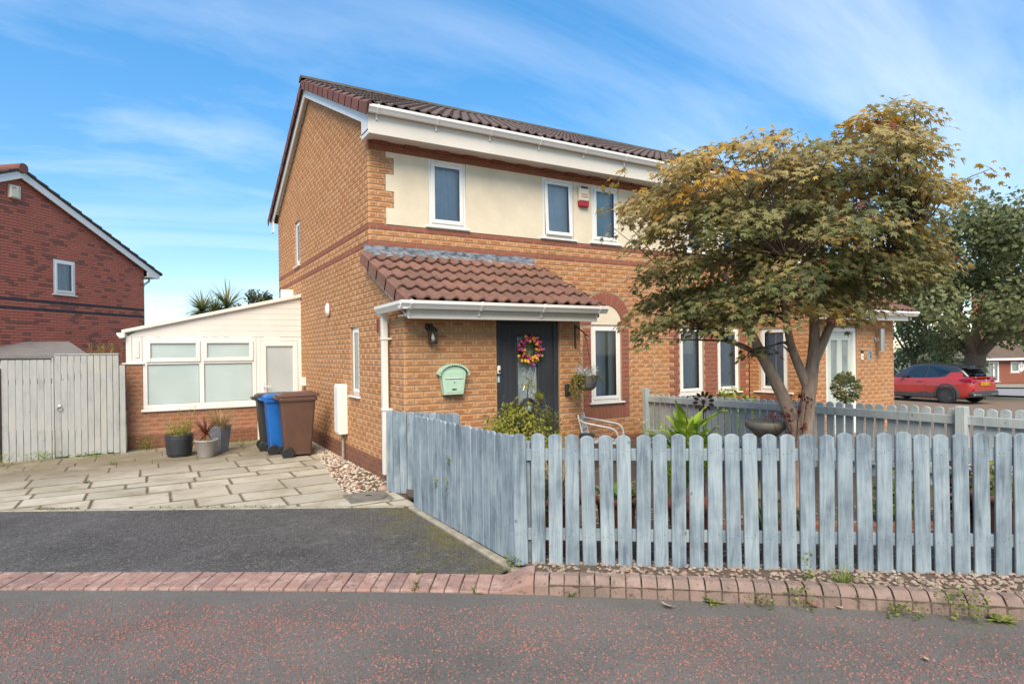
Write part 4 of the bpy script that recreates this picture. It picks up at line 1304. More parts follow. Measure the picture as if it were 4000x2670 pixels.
# pale green door
M['door_green'] = noisy('pale sage door', (.55, .60, .53), (.52, .57, .50), 40, .4)
mb = MB(); a0, a1, b0, b1 = nd; fw = .075
for x0, x1, y0, y1 in ((a0, a0 + fw, b0, b1), (a1 - fw, a1, b0, b1), (a0 + fw, a1 - fw, b1 - fw, b1)): mb.fb(NF, x0, x1, y0, y1, -.09, -.015, 0, .005)
nd_o = mb.build('front_door', M['upvc'], nhouse)
L0, L1 = a0 + fw, a1 - fw
g1, g2 = (L0 + .13, L0 + .33), (L1 - .33, L1 - .13)
mb = MB()
for x0, x1, y0, y1 in ((L0, g1[0], .03, b1 - fw), (g1[1], g2[0], .03, b1 - fw), (g2[1], L1, .03, b1 - fw), (g1[0], g1[1], .03, .86), (g2[0], g2[1], .03, .86), (g1[0], g1[1], 1.74, b1 - fw), (g2[0], g2[1], 1.74, b1 - fw)): mb.fb(NF, x0, x1, y0, y1, -.085, -.045)
for q in (g1, g2):
    for x0, x1, y0, y1 in ((q[0], q[1], .18, .20), (q[0], q[1], .70, .72), (q[0], q[0] + .02, .2, .7), (q[1] - .02, q[1], .2, .7)): mb.fb(NF, x0, x1, y0, y1, -.046, -.036, 0, .004)
mb.build('door_leaf', M['door_green'], nd_o)
for q in (g1, g2):
    mb = MB(); mb.fb(NF, q[0], q[1], .86, 1.74, -.07, -.06); mb.build('pane', M['door_glass'], nd_o)
    mb = MB()
    for x0, x1, y0, y1 in ((q[0] - .012, q[0], .85, 1.75), (q[1], q[1] + .012, .85, 1.75), (q[0], q[1], .85, .86), (q[0], q[1], 1.74, 1.75)): mb.fb(NF, x0, x1, y0, y1, -.048, -.035, 0, .003)
    mb.build('glazing_bead', M['door_green'], nd_o)
mb = MB(); mb.fb(NF, L1 - .09, L1 - .045, .90, 1.15, -.045, -.034, 0, .004); mb.tube([NF.P(L1 - .067, 1.05, -.04), NF.P(L1 - .067, 1.05, .015), NF.P(L1 - .18, 1.05, .015)], .01, 8); mb.build('door_handle', M['steel'], nd_o)
# house-number plaque, bell, lamp beside that door
mb = MB(); mb.fb(NF, 11.63, 11.80, 1.37, 1.56, .004, .014, 0, .003); pq = tag(mb.build('number_plaque', M['door_glass']), 'glass house number plaque reading 2 on the right-hand porch', 'sign')
mb = MB(); text_mesh('2', .15, NF, 11.735, 1.41, .016, mb, depth=.003)
for x in (11.645, 11.785): mb.lathe([(.007, 0), (.007, .004), (0, .006)], NF.P(x, 1.465, .014), 8, axis=(0, -1, 0))
mb.build('numeral', M['dark'], pq)
bl = thing('video_doorbell', 'white and black doorbell beside the pale green door', 'doorbell', NF.P(11.45, 1.37, 0))
mb = MB(); mb.fb(NF, 11.42, 11.485, 1.37, 1.49, .006, .03, 0, .006); mb.build('body', M['upvc'], bl)
mb = MB(); mb.fb(NF, 11.42, 11.485, 1.491, 1.55, .006, .03, 0, .006); mb.lathe([(.012, 0), (.012, .004)], NF.P(11.4525, 1.43, .03), 10, axis=(0, -1, 0)); mb.build('camera_panel', M['dark'], bl)
lp = thing('wall_light', 'tall steel up-and-down wall light by the pale green door', 'lamp', NF.P(11.9, 1.55, .1))
mb = MB(); mb.tube([NF.P(11.9, 1.53, .13), NF.P(11.9, 1.95, .13)], .052, 14); mb.build('tube', M['steel'], lp, smooth=False)
mb = MB(); mb.lathe([(.05, .0), (.05, .02), (.02, .03), (.02, .08)], NF.P(11.9, 1.74, 0), 12, axis=(0, -1, 0)); mb.build('wall_mount', M['chrome'], lp)
mb = MB(); mb.tube([(9.975, FY - .02, .1), (9.972, FY - .02, 2.2), (9.97, FY - .022, 3.0)], .009, 6); mb.build('cable', M['dark'], nhouse)

# ------------------------------------------------------------------ conservatory
CY = 12.23; CX0, CX1 = -.40, 2.47
CF = Fr((0, CY, 0), (1, 0, 0), (0, -1, 0))
cons = thing('conservatory', 'white lean-to side conservatory with blinds against the gable wall', 'conservatory', (1.0, CY, 0))
mb = MB(); wall_core(mb, CF, CX0, 1.655, -.1, 1.47, [(-.16, 1.655, .69, 1.5)]); mb.box((CX0, CY + .1, -.1), (CX0 + .1, BY, 1.47)); cw = mb.build('wall', M['mortar'], cons)
B = [(*b, cw) for b in lay(CF, 0, 19, holes(CX0 + .002, 1.652, [(-.16, 1.66, .69, 1.6)]), lambda k, a: 'brick_dark' if k < 3 else 'brick_cons', 61)]
bricks_out(cons, lambda b: b[7], B, 300)
cl0, cl1 = 1.945, 2.72                     # cladding from here up the slope
def croof(x): return 2.03 + (x + .44) * (2.735 - 2.03) / (2.47 + .44)
# gable cladding boards
nbz = 7; bh = (2.70 - 1.945) / nbz
for i in range(nbz):
    z0, z1 = 1.945 + i * bh + .0015, 1.945 + (i + 1) * bh - .0015
    def xs_(z): return max(CX0 + .02, -.44 + (z + .03 - 2.03) * (2.47 + .44) / (2.735 - 2.03))
    a, b = xs_(z0), xs_(z1)
    if a > 2.4: continue
    mb = MB(); mb.prism([(a, z0), (CX1, z0), (CX1, z1), (min(b, CX1 - .05), z1)], CF, -.06, -.008, 0, .0035); mb.build('cladding_board', M['upvc_clad'], cons)
# roof edge trim and roof sheet
mb = MB(); mb.prism([(-.46, 2.0), (CX1, 2.705), (CX1, 2.775), (-.46, 2.06)], CF, -.02, .05, 0, .008); mb.build('roof_trim', M['upvc_clad'], cons)
mb = MB(); mb.prism([(-.46, 2.01), (CX1, 2.71), (CX1, 2.75), (-.46, 2.05)], CF, -2.3, -.021); mb.build('roof', M['upvc_clad'], cons)
gutter(cons, (-.47, CY + 2.2, 2.01), (-.47, CY - .06, 2.01), brackets=0)
mb = MB(); mb.fb(CF, 2.25, 2.475, 2.755, 2.93, -.9, -.75, 0, .004); mb.build('roof_upstand', M['upvc_clad'], cons)
# frames
def bars(mb, fr, lst, c0, c1, ch=.005):
    for a0, a1, b0, b1 in lst: mb.fb(fr, a0, a1, b0, b1, c0, c1, 0, ch)
mb = MB(); fw = .07
bars(mb, CF, [(CX0 + .0, CX0 + .085, 1.50, 1.94), (CX0 + .09, -.165, 1.50, 1.94)], -.06, -.004)
mb.build('corner_post', M['upvc'], cons)
mb = MB(); bars(mb, CF, [(CX0 + .12, CX0 + .20, 1.58, 1.88)], -.01, .006, .012); mb.build('infill_panel', M['upvc_clad'], cons)
mb = MB(); mb.fb(CF, CX0 - .06, -.14, 1.475, 1.505, -.1, .035, 0, .006); mb.build('sill', M['upvc'], cons)
mb = MB(); mb.fb(CF, -.19, 1.665, .655, .70, -.1, .05, 0, .008); mb.build('sill', M['upvc'], cons)
xm = .745
cwin = MB(); bars(cwin, CF, [(-.16, -.09, .70, 1.94), (1.585, 1.655, .70, 1.94), (xm - .04, xm + .04, .70, 1.94), (-.09, xm - .04, .70, .775), (xm + .04, 1.585, .70, .775), (-.09, xm - .04, 1.87, 1.94), (xm + .04, 1.585, 1.87, 1.94), (-.09, xm - .04, 1.465, 1.525), (xm + .04, 1.585, 1.465, 1.525)], -.06, -.006)
cwo = cwin.build('window', M['upvc'], cons)
for x0, x1 in ((-.09, xm - .04), (xm + .04, 1.585)):
    mb = MB(); bars(mb, CF, [(x0 - .02, x0 + .05, 1.505, 1.89), (x1 - .05, x1 + .02, 1.505, 1.89), (x0 + .05, x1 - .05, 1.505, 1.575), (x0 + .05, x1 - .05, 1.83, 1.89)], -.004, .014, .008); mb.build('fanlight_sash', M['upvc'], cwo)
    mb = MB(); mb.fb(CF, x0 + .05, x1 - .05, 1.575, 1.83, -.03, -.018); mb.build('pane', M['blind_glass'], cwo)
    mb = MB(); mb.fb(CF, x0, x1, .775, 1.465, -.04, -.03); mb.build('pane', M['blind_glass'], cwo)
    mb = MB(); k = .006; bars(mb, CF, [(x0, x0 + k, .775, 1.465), (x1 - k, x1, .775, 1.465), (x0, x1, .775, .775 + k), (x0, x1, 1.465 - k, 1.465)], -.031, -.026, 0); mb.build('gasket', M['dark'], cwo)
# door
mb = MB(); bars(mb, CF, [(1.66, 1.73, .02, 1.94), (2.40, 2.47, .02, 1.94), (1.73, 2.40, 1.87, 1.94)], -.07, -.004); cdoor = mb.build('door', M['upvc'], cons)
mb = MB(); bars(mb, CF, [(1.732, 1.83, .04, 1.865), (2.31, 2.398, .04, 1.865), (1.83, 2.31, 1.77, 1.865), (1.83, 2.31, .04, .20), (1.83, 2.31, .72, .82)], -.05, .008, .008); mb.build('door_leaf', M['upvc'], cdoor)
mb = MB(); mb.fb(CF, 1.83, 2.31, .82, 1.77, -.03, -.02); mb.build('pane', M['door_blind'], cdoor)
mb = MB(); mb.fb(CF, 1.83, 2.31, .20, .72, -.035, -.02); mb.build('door_panel', M['upvc'], cdoor)
mb = MB(); mb.fb(CF, 1.755, 1.79, .86, 1.10, .008, .018, 0, .004); mb.tube([CF.P(1.772, 1.02, .01), CF.P(1.772, 1.02, .05), CF.P(1.80, 1.02, .055), CF.P(1.90, 1.015, .055)], .009, 8); mb.build('door_handle', M['upvc'], cdoor)
mb = MB(); mb.fb(CF, 1.66, 2.47, -.02, .02, -.1, .03); mb.build('threshold', M['upvc'], cdoor)

# ------------------------------------------------------------------ grey boarded side gate and fence
def wood_m(name, cs, rnds=9.0, knots=True, streak=1.0):
    m = mat(name, cs[0], .85, 0, .2); t = NT(m)
    v = t.pos((1, 1, 1), True, rnds)
    sv = t.n('ShaderNodeVectorMath', operation='MULTIPLY'); t.l(v, sv.inputs[0]); sv.inputs[1].default_value = (14, 14, 1.1)
    n1 = t.noise(sv.outputs[0], 2.2, 6, .65, .6)
    n2 = t.noise(v, 2.6, 4, .6)
    sv3 = t.n('ShaderNodeVectorMath', operation='MULTIPLY'); t.l(v, sv3.inputs[0]); sv3.inputs[1].default_value = (60, 60, 2.2)
    n3 = t.noise(sv3.outputs[0], 2.0, 4, .7)
    a = t.math('ADD', t.math('MULTIPLY', n1, .48), t.math('MULTIPLY', n2, .52))
    c = t.ramp(a, [(.37, cs[0]), (.46, cs[1]), (.55, cs[2]), (.65, cs[3])])
    c = t.mix(t.rangem(n3, .40, .72, 0, .45), c, cs[4])
    o = t.orand()
    c = t.mix(t.math('MULTIPLY', o, .28), c, cs[1])
    if knots:
        vo = t.n('ShaderNodeTexVoronoi', Scale=3.4); vo.distance = 'EUCLIDEAN'
        sk = t.n('ShaderNodeVectorMath', operation='MULTIPLY'); t.l(v, sk.inputs[0]); sk.inputs[1].default_value = (1.6, 1.6, 1.0); t.l(sk.outputs[0], vo.inputs['Vector'])
        rr = t.math('ADD', vo.outputs['Distance'], t.math('MULTIPLY', t.noise(v, 60, 3), .05))
        k = t.rangem(rr, .085, .055)
        c = t.mix(t.math('MULTIPLY', k, .7), c, (.07, .08, .09))
    t.base(c)
    t.bump(t.math('ADD', t.math('MULTIPLY', n3, .7), n1), .35, .004)
    return m
M['picket'] = wood_m('blue-grey washed timber', [(.10, .128, .155), (.20, .25, .285), (.305, .372, .402), (.40, .465, .48), (.145, .185, .215)])
M['picket_back'] = wood_m('grey painted timber', [(.27, .305, .305), (.37, .42, .42), (.44, .49, .485), (.48, .52, .505), (.28, .31, .31)])
M['gate_wood'] = wood_m('pale grey painted boards', [(.31, .315, .295), (.39, .40, .38), (.44, .445, .42), (.48, .45, .385), (.32, .315, .29)])
GF = Fr((0, 11.95, 0), (1, 0, 0), (0, -1, 0))
def board_run(parent, fr, xs, z0, ztop, c0, c1, m, name):
    for i in range(len(xs) - 1):
        mb = MB(); a, b = xs[i] + .003, xs[i + 1] - .003
        C_ = fr.P((a + b) / 2, 0, 0)
        lf = Fr((0, 0, 0), (1, 0, 0), (0, -1, 0))
        zb = z0 + rng.uniform(-.01, .02); zt = ztop(a) if callable(ztop) else ztop
        mb.fb(lf, -(b - a) / 2, (b - a) / 2, zb, zt + rng.uniform(-.004, .004), c0 + rng.uniform(0, .004), c1 + rng.uniform(0, .003), rng.random(), .005)
        put(name, mb.mesh(name, m), parent, frame_m(C_, fr.u, -fr.n, UP))
def spaced(a, b, n): return [a + (b - a) * i / n for i in range(n + 1)]
pan = thing('board_fence', 'shorter grey boarded fence left of the side gate', 'fence', (-1.67, 11.95, 0))
board_run(pan, GF, spaced(-2.0, -1.385, 7), .0, 1.575, 0, .02, M['gate_wood'], 'board')
for z_ in (.3, 1.2): mb = MB(); mb.fb(GF, -2.0, -1.385, z_, z_ + .08, -.05, -.002); mb.build('rail', M['gate_wood'], pan)
mb = MB(); mb.fb(GF, -1.378, -1.352, -.02, 1.6, -.03, .03, 0, .004); mb.build('post', M['gate_wood'], pan)
gate = thing('side_gate', 'tall grey boarded side gate with a ring handle', 'gate', (-.92, 11.95, 0))
board_run(gate, GF, spaced(-1.345, -.49, 10), .03, 1.645, 0, .022, M['gate_wood'], 'board')
mb = MB(); mb.fb(GF, -1.345, -.49, 1.648, 1.668, -.03, .035, 0, .004); mb.build('capping', M['gate_wood'], gate)
for z_ in (.3, 1.25): mb = MB(); mb.fb(GF, -1.34, -.5, z_, z_ + .1, -.05, -.002); mb.build('rail', M['gate_wood'], gate)
mb = MB(); pts = [GF.P(-1.28 + .033 * math.cos(t_), .80 + .033 * math.sin(t_), .035) for t_ in [2 * math.pi * i / 16 for i in range(17)]]
mb.tube(pts, .006, 6, cap=False); mb.lathe([(.03, 0), (.028, .008), (.01, .014)], GF.P(-1.28, .835, .022), 12, axis=(0, -1, 0)); mb.build('ring_handle', M['steel'], gate)
bd = MB(); bd.fb(GF, -.487, -.405, -.02, 1.47, -.01, .012, .4, .005); tag(bd.build('fence_board', M['gate_wood']), 'single lower grey board between the side gate and conservatory wall', 'board')
pier = thing('brick_pier', 'edge of an orange brick pier at far left beside the grey fence', 'pier', (-2.35, 11.95, 0))
mb = MB(); mb.box((-2.7, 11.9, -.1), (-2.02, 12.1, 1.45)); pw = mb.build('wall', M['mortar'], pier)
PFR = Fr((0, 11.9, 0), (1, 0, 0), (0, -1, 0))
bricks_out(pier, lambda b: b[7], [(*b, pw) for b in lay(PFR, 0, 19, holes(-2.7, -2.02, []), lambda k, a: 'brick', 66)], 120)

# ------------------------------------------------------------------ picket fences
def picket_mesh(w, h, th, m, rnd):
    mb = MB(); fr = Fr((0, 0, 0), (1, 0, 0), (0, -1, 0)); r_ = w * .62; n = 8
    zc = h - (r_ - math.sqrt(max(r_ * r_ - w * w / 4, 0))) 
    poly = [(-w / 2, 0), (w / 2, 0)]
    ang = math.asin(min(1, w / 2 / r_)); c = h - r_
    poly += [(r_ * math.sin(ang - 2 * ang * i / n), c + r_ * math.cos(ang - 2 * ang * i / n)) for i in range(n + 1)]
    mb.prism(poly, fr, -th / 2, th / 2, rnd, .004)
    for zn in (.225, h - .135):                    # nail heads at the two rails
        for xn in (-.028, .0, .027) if rnd < .5 else (-.025, .024):
            mb.lathe([(.0032, 0), (.0028, .0008)], fr.P(xn, zn + (.02 if xn > .01 else 0), th / 2), 6, 0, 1, axis=(0, -1, 0))
    return mb.mesh('picket', [m, M['rusty_nail']])
M['rusty_nail'] = mat('rusty nail', (.05, .045, .04), .8)
PM = [picket_mesh(.0985, .945, .020, M['picket'], i / 4) for i in range(4)]
PMN = [picket_mesh(.098, .93, .020, M['picket'], i / 4) for i in range(4)]
PMB = [picket_mesh(.095, .86, .020, M['picket_back'], i / 4) for i in range(4)]
def picket_row(parent, A, B, n, meshes, z0f, jit=.006, name='picket'):
    A, B = Vector(A), Vector(B); d = (B - A).normalized(); nn = Vector((d.y, -d.x))
    for i in range(n):
        p = A + (B - A) * (i / (n - 1)) + d * rng.uniform(-.004, .004) + nn * rng.uniform(-.002, .003)
        z = z0f(i / (n - 1)) + rng.uniform(-jit, jit)
        m_ = frame_m((p.x, p.y, z), (d.x, d.y, 0), (-nn.x, -nn.y, 0), UP) @ Matrix.Rotation(rng.uniform(-.013, .013), 4, 'Y') @ Matrix.Rotation(rng.uniform(-.02, .02), 4, 'Z')
        put(name, rng.choice(meshes), parent, m_)
def rails(parent, A, B, zs, off, m, h=.085, t=.035, name='rail'):
    A, B = Vector(A), Vector(B); d = (B - A).normalized(); nn = Vector((d.y, -d.x))
    for za, zb in zs:
        mb = MB(); a = Vector((*(A + nn * off), za)); b = Vector((*(B + nn * off), zb))
        mb.ob((a + b) / 2, (b - a) / 2, Vector((nn.x, nn.y, 0)) * t / 2, UP * h / 2, rng.random(), .004); mb.build(name, m, parent)
def post(parent, p, z0, z1, m, w=.045, rz=0.0, sharp=False):
    mb = MB(); c, s = math.cos(rz), math.sin(rz)
    mb.ob((p[0], p[1], (z0 + z1) / 2), (w * c, w * s, 0), (-w * s, w * c, 0), (0, 0, (z1 - z0) / 2), rng.random(), .005); mb.build('post', m, parent)
ff = thing('picket_fence', 'long blue-grey picket fence along the kerb in front of the garden', 'fence', (3.5, 2.83, .08))
FD = (Vector((4.831, 1.848)) - Vector((2.263, 3.758))).normalized()
A_ = Vector((2.263, 3.758)); nf = 33; B_ = A_ + FD * (.1231 * (nf - 1))
picket_row(ff, A_, B_, nf, PM, lambda t_: .062 + .022 * t_, .011)
an = math.atan2(FD.y, FD.x)
rails(ff, A_, B_, [(.86, .88), (.29, .31)], -.030, M['picket'])
for s in (.03, 1.735, 3.45):
    p = A_ + FD * s - Vector((FD.y, -FD.x)) * .075; post(ff, p, -.05, .95, M['picket'], .04, an)
sf = thing('picket_fence', 'closely set pale blue picket fence running back beside the driveway', 'fence', (2.28, 4.8, .05))
A2, B2 = Vector((2.268, 5.80)), Vector((2.262, 3.86))
picket_row(sf, A2, B2, 20, PMN, lambda t_: .055 + .01 * t_, .004)
rails(sf, A2, B2, [(.80, .82), (.28, .30)], -.030, M['picket'])
post(sf, (2.33, 5.75), -.05, .93, M['picket'], .04); post(sf, (2.34, 4.8), -.05, .93, M['picket'], .04)
gg = thing('garden_gate', 'picket garden gate standing ajar against the house corner', 'gate', (2.32, 6.76, .02))
A3 = Vector((2.318, 6.745)); gd = Vector((.481, -.877)); B3 = A3 + gd * .95
picket_row(gg, A3, B3, 10, PMN, lambda t_: .02 + .01 * t_, .002)
rails(gg, A3, B3, [(.74, .75), (.26, .27)], -.032, M['picket'], .07, .03)
mb = MB(); p = A3 + gd * .40 + Vector((-.877, -.481)) * .03
mb.tube([(p.x, p.y, .66), (p.x + .045, p.y - .08, .66), (p.x + .05, p.y - .09, .635)], .006, 6); mb.build('latch', M['steel'], gg)
post(gg, (2.355, 6.80), -.03, .95, M['picket'], .03, -.5)
df = thing('picket_fence', 'darker grey picket fence dividing the two front gardens', 'fence', (7.3, 4.8, .05))
A4, B4 = Vector((7.33, 7.78)), Vector((7.33, 1.9))
nb_ = 49
# pickets on the far side, rails and posts towards the photographer's garden
picket_row(df, A4, B4, nb_, PMB, lambda t_: -.005 + .13 * t_, .006)
for (a, b, za, zb) in ((7.83, 4.86, .772, .815), (4.78, 3.16, .815, .83), (3.08, 1.8, .83, .845)):
    rails(df, (7.29, a), (7.29, b), [(za, zb)], 0, M['picket_back'], .095, .035); rails(df, (7.29, a), (7.29, b), [(za - .56, zb - .56)], 0, M['picket_back'], .08, .035)
post(df, (7.265, 7.86), -.05, .955, M['picket_back'], .045); post(df, (7.265, 4.82), -.05, .93, M['picket_back'], .05); post(df, (7.265, 3.12), -.05, .975, M['picket_back'], .048)
# ------------------------------------------------------------------ things fixed to the house
M['mint'] = noisy('mint green enamel', (.42, .60, .44), (.45, .63, .47), 20, .4)
lb = thing('letterbox', 'mint green wall letterbox with scalloped roof left of the dark door', 'letterbox', PF.P(3.15, 1.05, 0))
mb = MB(); cx = 3.15
poly = [(cx - .145, 1.06), (cx + .145, 1.06), (cx + .19, 1.36)] + [(cx + .19 * math.cos(t), 1.36 + .10 * math.sin(t)) for t in [math.pi * i / 10 for i in range(1, 10)]] + [(cx - .19, 1.36)]
mb.prism(poly, PF, .012, .11, 0, .006); mb.build('box', M['mint'], lb)
mb = MB(); n = 20; vs = []
for i in range(n + 1):
    t = math.pi * (1 - i / n); x, z = cx + .225 * math.cos(t), 1.345 + .145 * math.sin(t) ** 1.1
    for c in (.012, .135): vs += [PF.P(x, z, c)]
mb.add(vs, [(2 * i, 2 * i + 2, 2 * i + 3, 2 * i + 1) for i in range(n)])
for i in range(n):                            # scalloped lip
    t = math.pi * (1 - (i + .5) / n); x, z = cx + .225 * math.cos(t), 1.345 + .145 * math.sin(t) ** 1.1
    mb.lathe([(.0165, 0), (.0165, .006)], PF.P(x, z - .006, .131), 8, axis=(0, -1, 0))
mb.build('scalloped_roof', M['mint'], lb)
mb = MB(); mb.fb(PF, cx - .145, cx + .145, 1.30, 1.385, .108, .116, 0, .004); mb.build('flap', M['mint'], lb)
mb = MB(); mb.fb(PF, cx - .14, cx + .14, 1.285, 1.299, .108, .124, 0, .003); mb.build('slot_bar', M['upvc'], lb)
mb = MB(); mb.prism([(cx - .125, 1.09), (cx + .125, 1.09), (cx + .155, 1.265), (cx - .155, 1.265)], PF, .108, .114, 0, .003); mb.build('front_panel', M['mint'], lb)
mb = MB(); mb.lathe([(.012, 0), (.011, .006), (.005, .008)], PF.P(cx, 1.235, .114), 12, axis=(0, -1, 0)); mb.build('lock', M['steel'], lb)
mb = MB(); mb.fb(PF, cx - .035, cx + .035, 1.125, 1.145, .113, .118, 0, .002); mb.build('name_plate', M['black_metal'], lb)

lb.scale = (.84, .9, .84); lb.location += Vector((-.095, 0, .05))
wl_ = thing('wall_lantern', 'black coach lantern with a white bulb above the letterbox', 'lamp', PF.P(2.79, 1.5, 0))
lx = 2.80
mb = MB(); mb.lathe([(.055, .006), (.06, .015), (.05, .03), (.02, .04)], PF.P(lx - .035, 1.82, 0), 16, axis=(0, -1, 0))
mb.tube([PF.P(lx - .035, 1.82, .03), PF.P(lx - .02, 1.86, .06), PF.P(lx, 1.87, .09), PF.P(lx, 1.84, .10)], .012, 8)
mb.build('bracket', M['black_metal'], wl_, smooth=True)
mb = MB(); mb.lathe([(.085, 0), (.075, .025), (.045, .05), (.03, .055), (.02, .075), (0, .08)], PF.P(lx, 1.755, .115), 4, sq=0.0); mb.build('cap', M['black_metal'], wl_)
mb = MB()
for sx in (-1, 1):
    for sy in (-1, 1):
        mb.tube([PF.P(lx + sx * .055, 1.755, .115 + sy * .055), PF.P(lx + sx * .046, 1.555, .115 + sy * .046)], .006, 5)
for z, w in ((1.755, .056), (1.555, .047)):
    for sx, sy in ((1, 0), (-1, 0), (0, 1), (0, -1)):
        c = PF.P(lx + sx * w, z, .115 + sy * w); mb.ob(c, PF.u * (w if sy else .005), PF.n * (w if sx else .005), UP * .006)
mb.build('cage', M['black_metal'], wl_)
mb = MB()
for sx, sy in ((1, 0), (-1, 0), (0, 1), (0, -1)):
    t = [PF.P(lx + sx * .054 + (sy != 0) * e * .052, z, .115 + sy * .054 + (sx != 0) * e * .052) for e, z in ((-1, 1.56), (1, 1.56), (1, 1.75), (-1, 1.75))]
    mb.add(t, [(0, 1, 2, 3)])
mb.build('lantern_glass', M['lamp_glass'], wl_)
M['bulb'] = mat('opal bulb', (.82, .80, .74), .3)
mb = MB(); mb.lathe([(.0, -.165), (.02, -.162), (.032, -.14), (.034, -.12), (.022, -.085), (.014, -.07), (.014, -.05)], PF.P(lx, 1.76, .115), 14); mb.build('bulb', M['bulb'], wl_, smooth=True)

wl_.scale = (.74, .74, .74); wl_.location += Vector((.0, 0, .17))
db = thing('doorbell', 'small white ring doorbell on the dark door frame', 'doorbell', PF.P(3.72, 1.33, 0))
mb = MB(); mb.fb(PF, 3.695, 3.742, 1.33, 1.435, -.018, .012, 0, .012); mb.build('body', M['upvc'], db)
mb = MB(); mb.lathe([(.016, 0), (.016, .003), (.012, .003), (.012, .001)], PF.P(3.7185, 1.365, .012), 14, axis=(0, -1, 0)); mb.build('button_ring', M['dark'], db)
M['sticker_blue'] = mat('turquoise sticker', (.05, .33, .40), .5)
st = MB(); st.fb(PF, 3.697, 3.74, 1.225, 1.305, -.019, -.0165); so_ = tag(st.build('warning_sticker', M['sticker_blue']), 'turquoise sticker under the doorbell on the door frame', 'sticker')
st = MB(); st.fb(PF, 3.705, 3.732, 1.232, 1.242, -.0165, -.0158); st.lathe([(.009, 0), (.009, .001)], PF.P(3.7185, 1.278, -.0165), 10, axis=(0, -1, 0)); st.fb(PF, 3.71, 3.727, 1.252, 1.268, -.0165, -.0158); st.build('print', M['upvc'], so_)
kb = thing('key_safe', 'black key safe on brick pier right of the dark door', 'key safe', PF.P(4.74, 1.0, 0))
mb = MB(); mb.fb(PF, 4.70, 4.785, 1.01, 1.17, .01, .045, 0, .012); mb.build('body', M['dark'], kb)
mb = MB(); mb.fb(PF, 4.712, 4.773, 1.04, 1.145, .045, .058, 0, .008); mb.build('cover', M['black_metal'], kb)
# wreath of tulips on the door
wr = thing('door_wreath', 'round wreath of pink, yellow and purple tulips on the dark door', 'wreath', PF.P(4.16, 1.62, 0))
TC = {'crimson': (.42, .025, .10), 'coral': (.55, .11, .13), 'yellow': (.72, .38, .03), 'purple': (.24, .05, .27), 'pink': (.52, .06, .17)}
def bud(m):
    mb = MB(); mb.lathe([(.0, 0), (.015, .007), (.0205, .023), (.019, .039), (.012, .050), (.003, .056)], (0, 0, 0), 8); return mb.mesh('tulip', m, True)
TM = {k: bud(noisy('tulip ' + k, c, tuple(x * .75 for x in c), 60, .55)) for k, c in TC.items()}
r4 = random.Random(17); wc = PF.P(4.165, 1.625, .0)
for i in range(58):
    a = i / 58 * 6.283 * 3 + r4.uniform(-.15, .15); rr = (.158, .122, .085)[i % 3] + r4.uniform(-.018, .016)
    p = wc + PF.u * (rr * math.cos(a)) + UP * (rr * math.sin(a)) + PF.n * r4.uniform(-.01, .035)
    d = (PF.u * math.cos(a + r4.uniform(-.4, .4)) + UP * math.sin(a + r4.uniform(-.4, .4)) + PF.n * r4.uniform(.5, 1.1)).normalized()
    x = d.orthogonal().normalized()
    put('tulip', TM[r4.choice(('crimson', 'crimson', 'coral', 'yellow', 'yellow', 'purple', 'pink'))], wr, frame_m(p, x, d.cross(x), d))
def leaf_m(name, stops, trans=.35, rough=.5):
    m = bpy.data.materials.new(name); m.use_nodes = True; t = NT(m)
    c = t.ramp(t.rnd(), stops)
    t.base(c); t.p.inputs['Roughness'].default_value = rough; t.p.inputs['Specular IOR Level'].default_value = .35
    tr = t.n('ShaderNodeBsdfTranslucent'); t.l(c, tr.inputs[0])
    mx = t.n('ShaderNodeMixShader'); mx.inputs[0].default_value = trans
    t.l(t.p.outputs[0], mx.inputs[1]); t.l(tr.outputs[0], mx.inputs[2]); t.l(mx.outputs[0], t.t.nodes['Material Output'].inputs[0])
    return m
M['leaf_fresh'] = leaf_m('fresh green leaf', [(0, (.10, .20, .02)), (.6, (.20, .32, .035)), (1, (.30, .40, .06))])
M['leaf_dark'] = leaf_m('dark green leaf', [(0, (.03, .07, .015)), (.6, (.06, .12, .025)), (1, (.11, .18, .05))])
mb = MB()
for i in range(120):
    a = r4.uniform(0, 6.283); rr = r4.uniform(.0, .15)
    d = PF.u * math.cos(a + r4.uniform(-1.2, 1.2)) + UP * math.sin(a + r4.uniform(-1.2, 1.2)) + PF.n * r4.uniform(.1, .8)
    mb.blade(wc + PF.u * (rr * math.cos(a)) + UP * (rr * math.sin(a)) + PF.n * .01, d, r4.uniform(.05, .1), .02, .3, r4.random(), 3)
for i in range(90):
    a = r4.uniform(0, 6.283); d = PF.u * math.cos(a + r4.uniform(-.5, .5)) + UP * math.sin(a + r4.uniform(-.5, .5)) + PF.n * .15
    mb.blade(wc + PF.u * (.12 * math.cos(a)) + UP * (.12 * math.sin(a)), d, r4.uniform(.07, .12), .004, .1, 0, 2)
mb.build('leaves', M['leaf_fresh'], wr)
mb = MB(); mb.tube([wc + PF.u * (.12 * math.cos(t)) + UP * (.12 * math.sin(t)) - PF.n * .02 for t in [6.283 * i / 24 for i in range(25)]], .028, 8, cap=False); mb.build('hoop', M['leaf_dark'], wr)

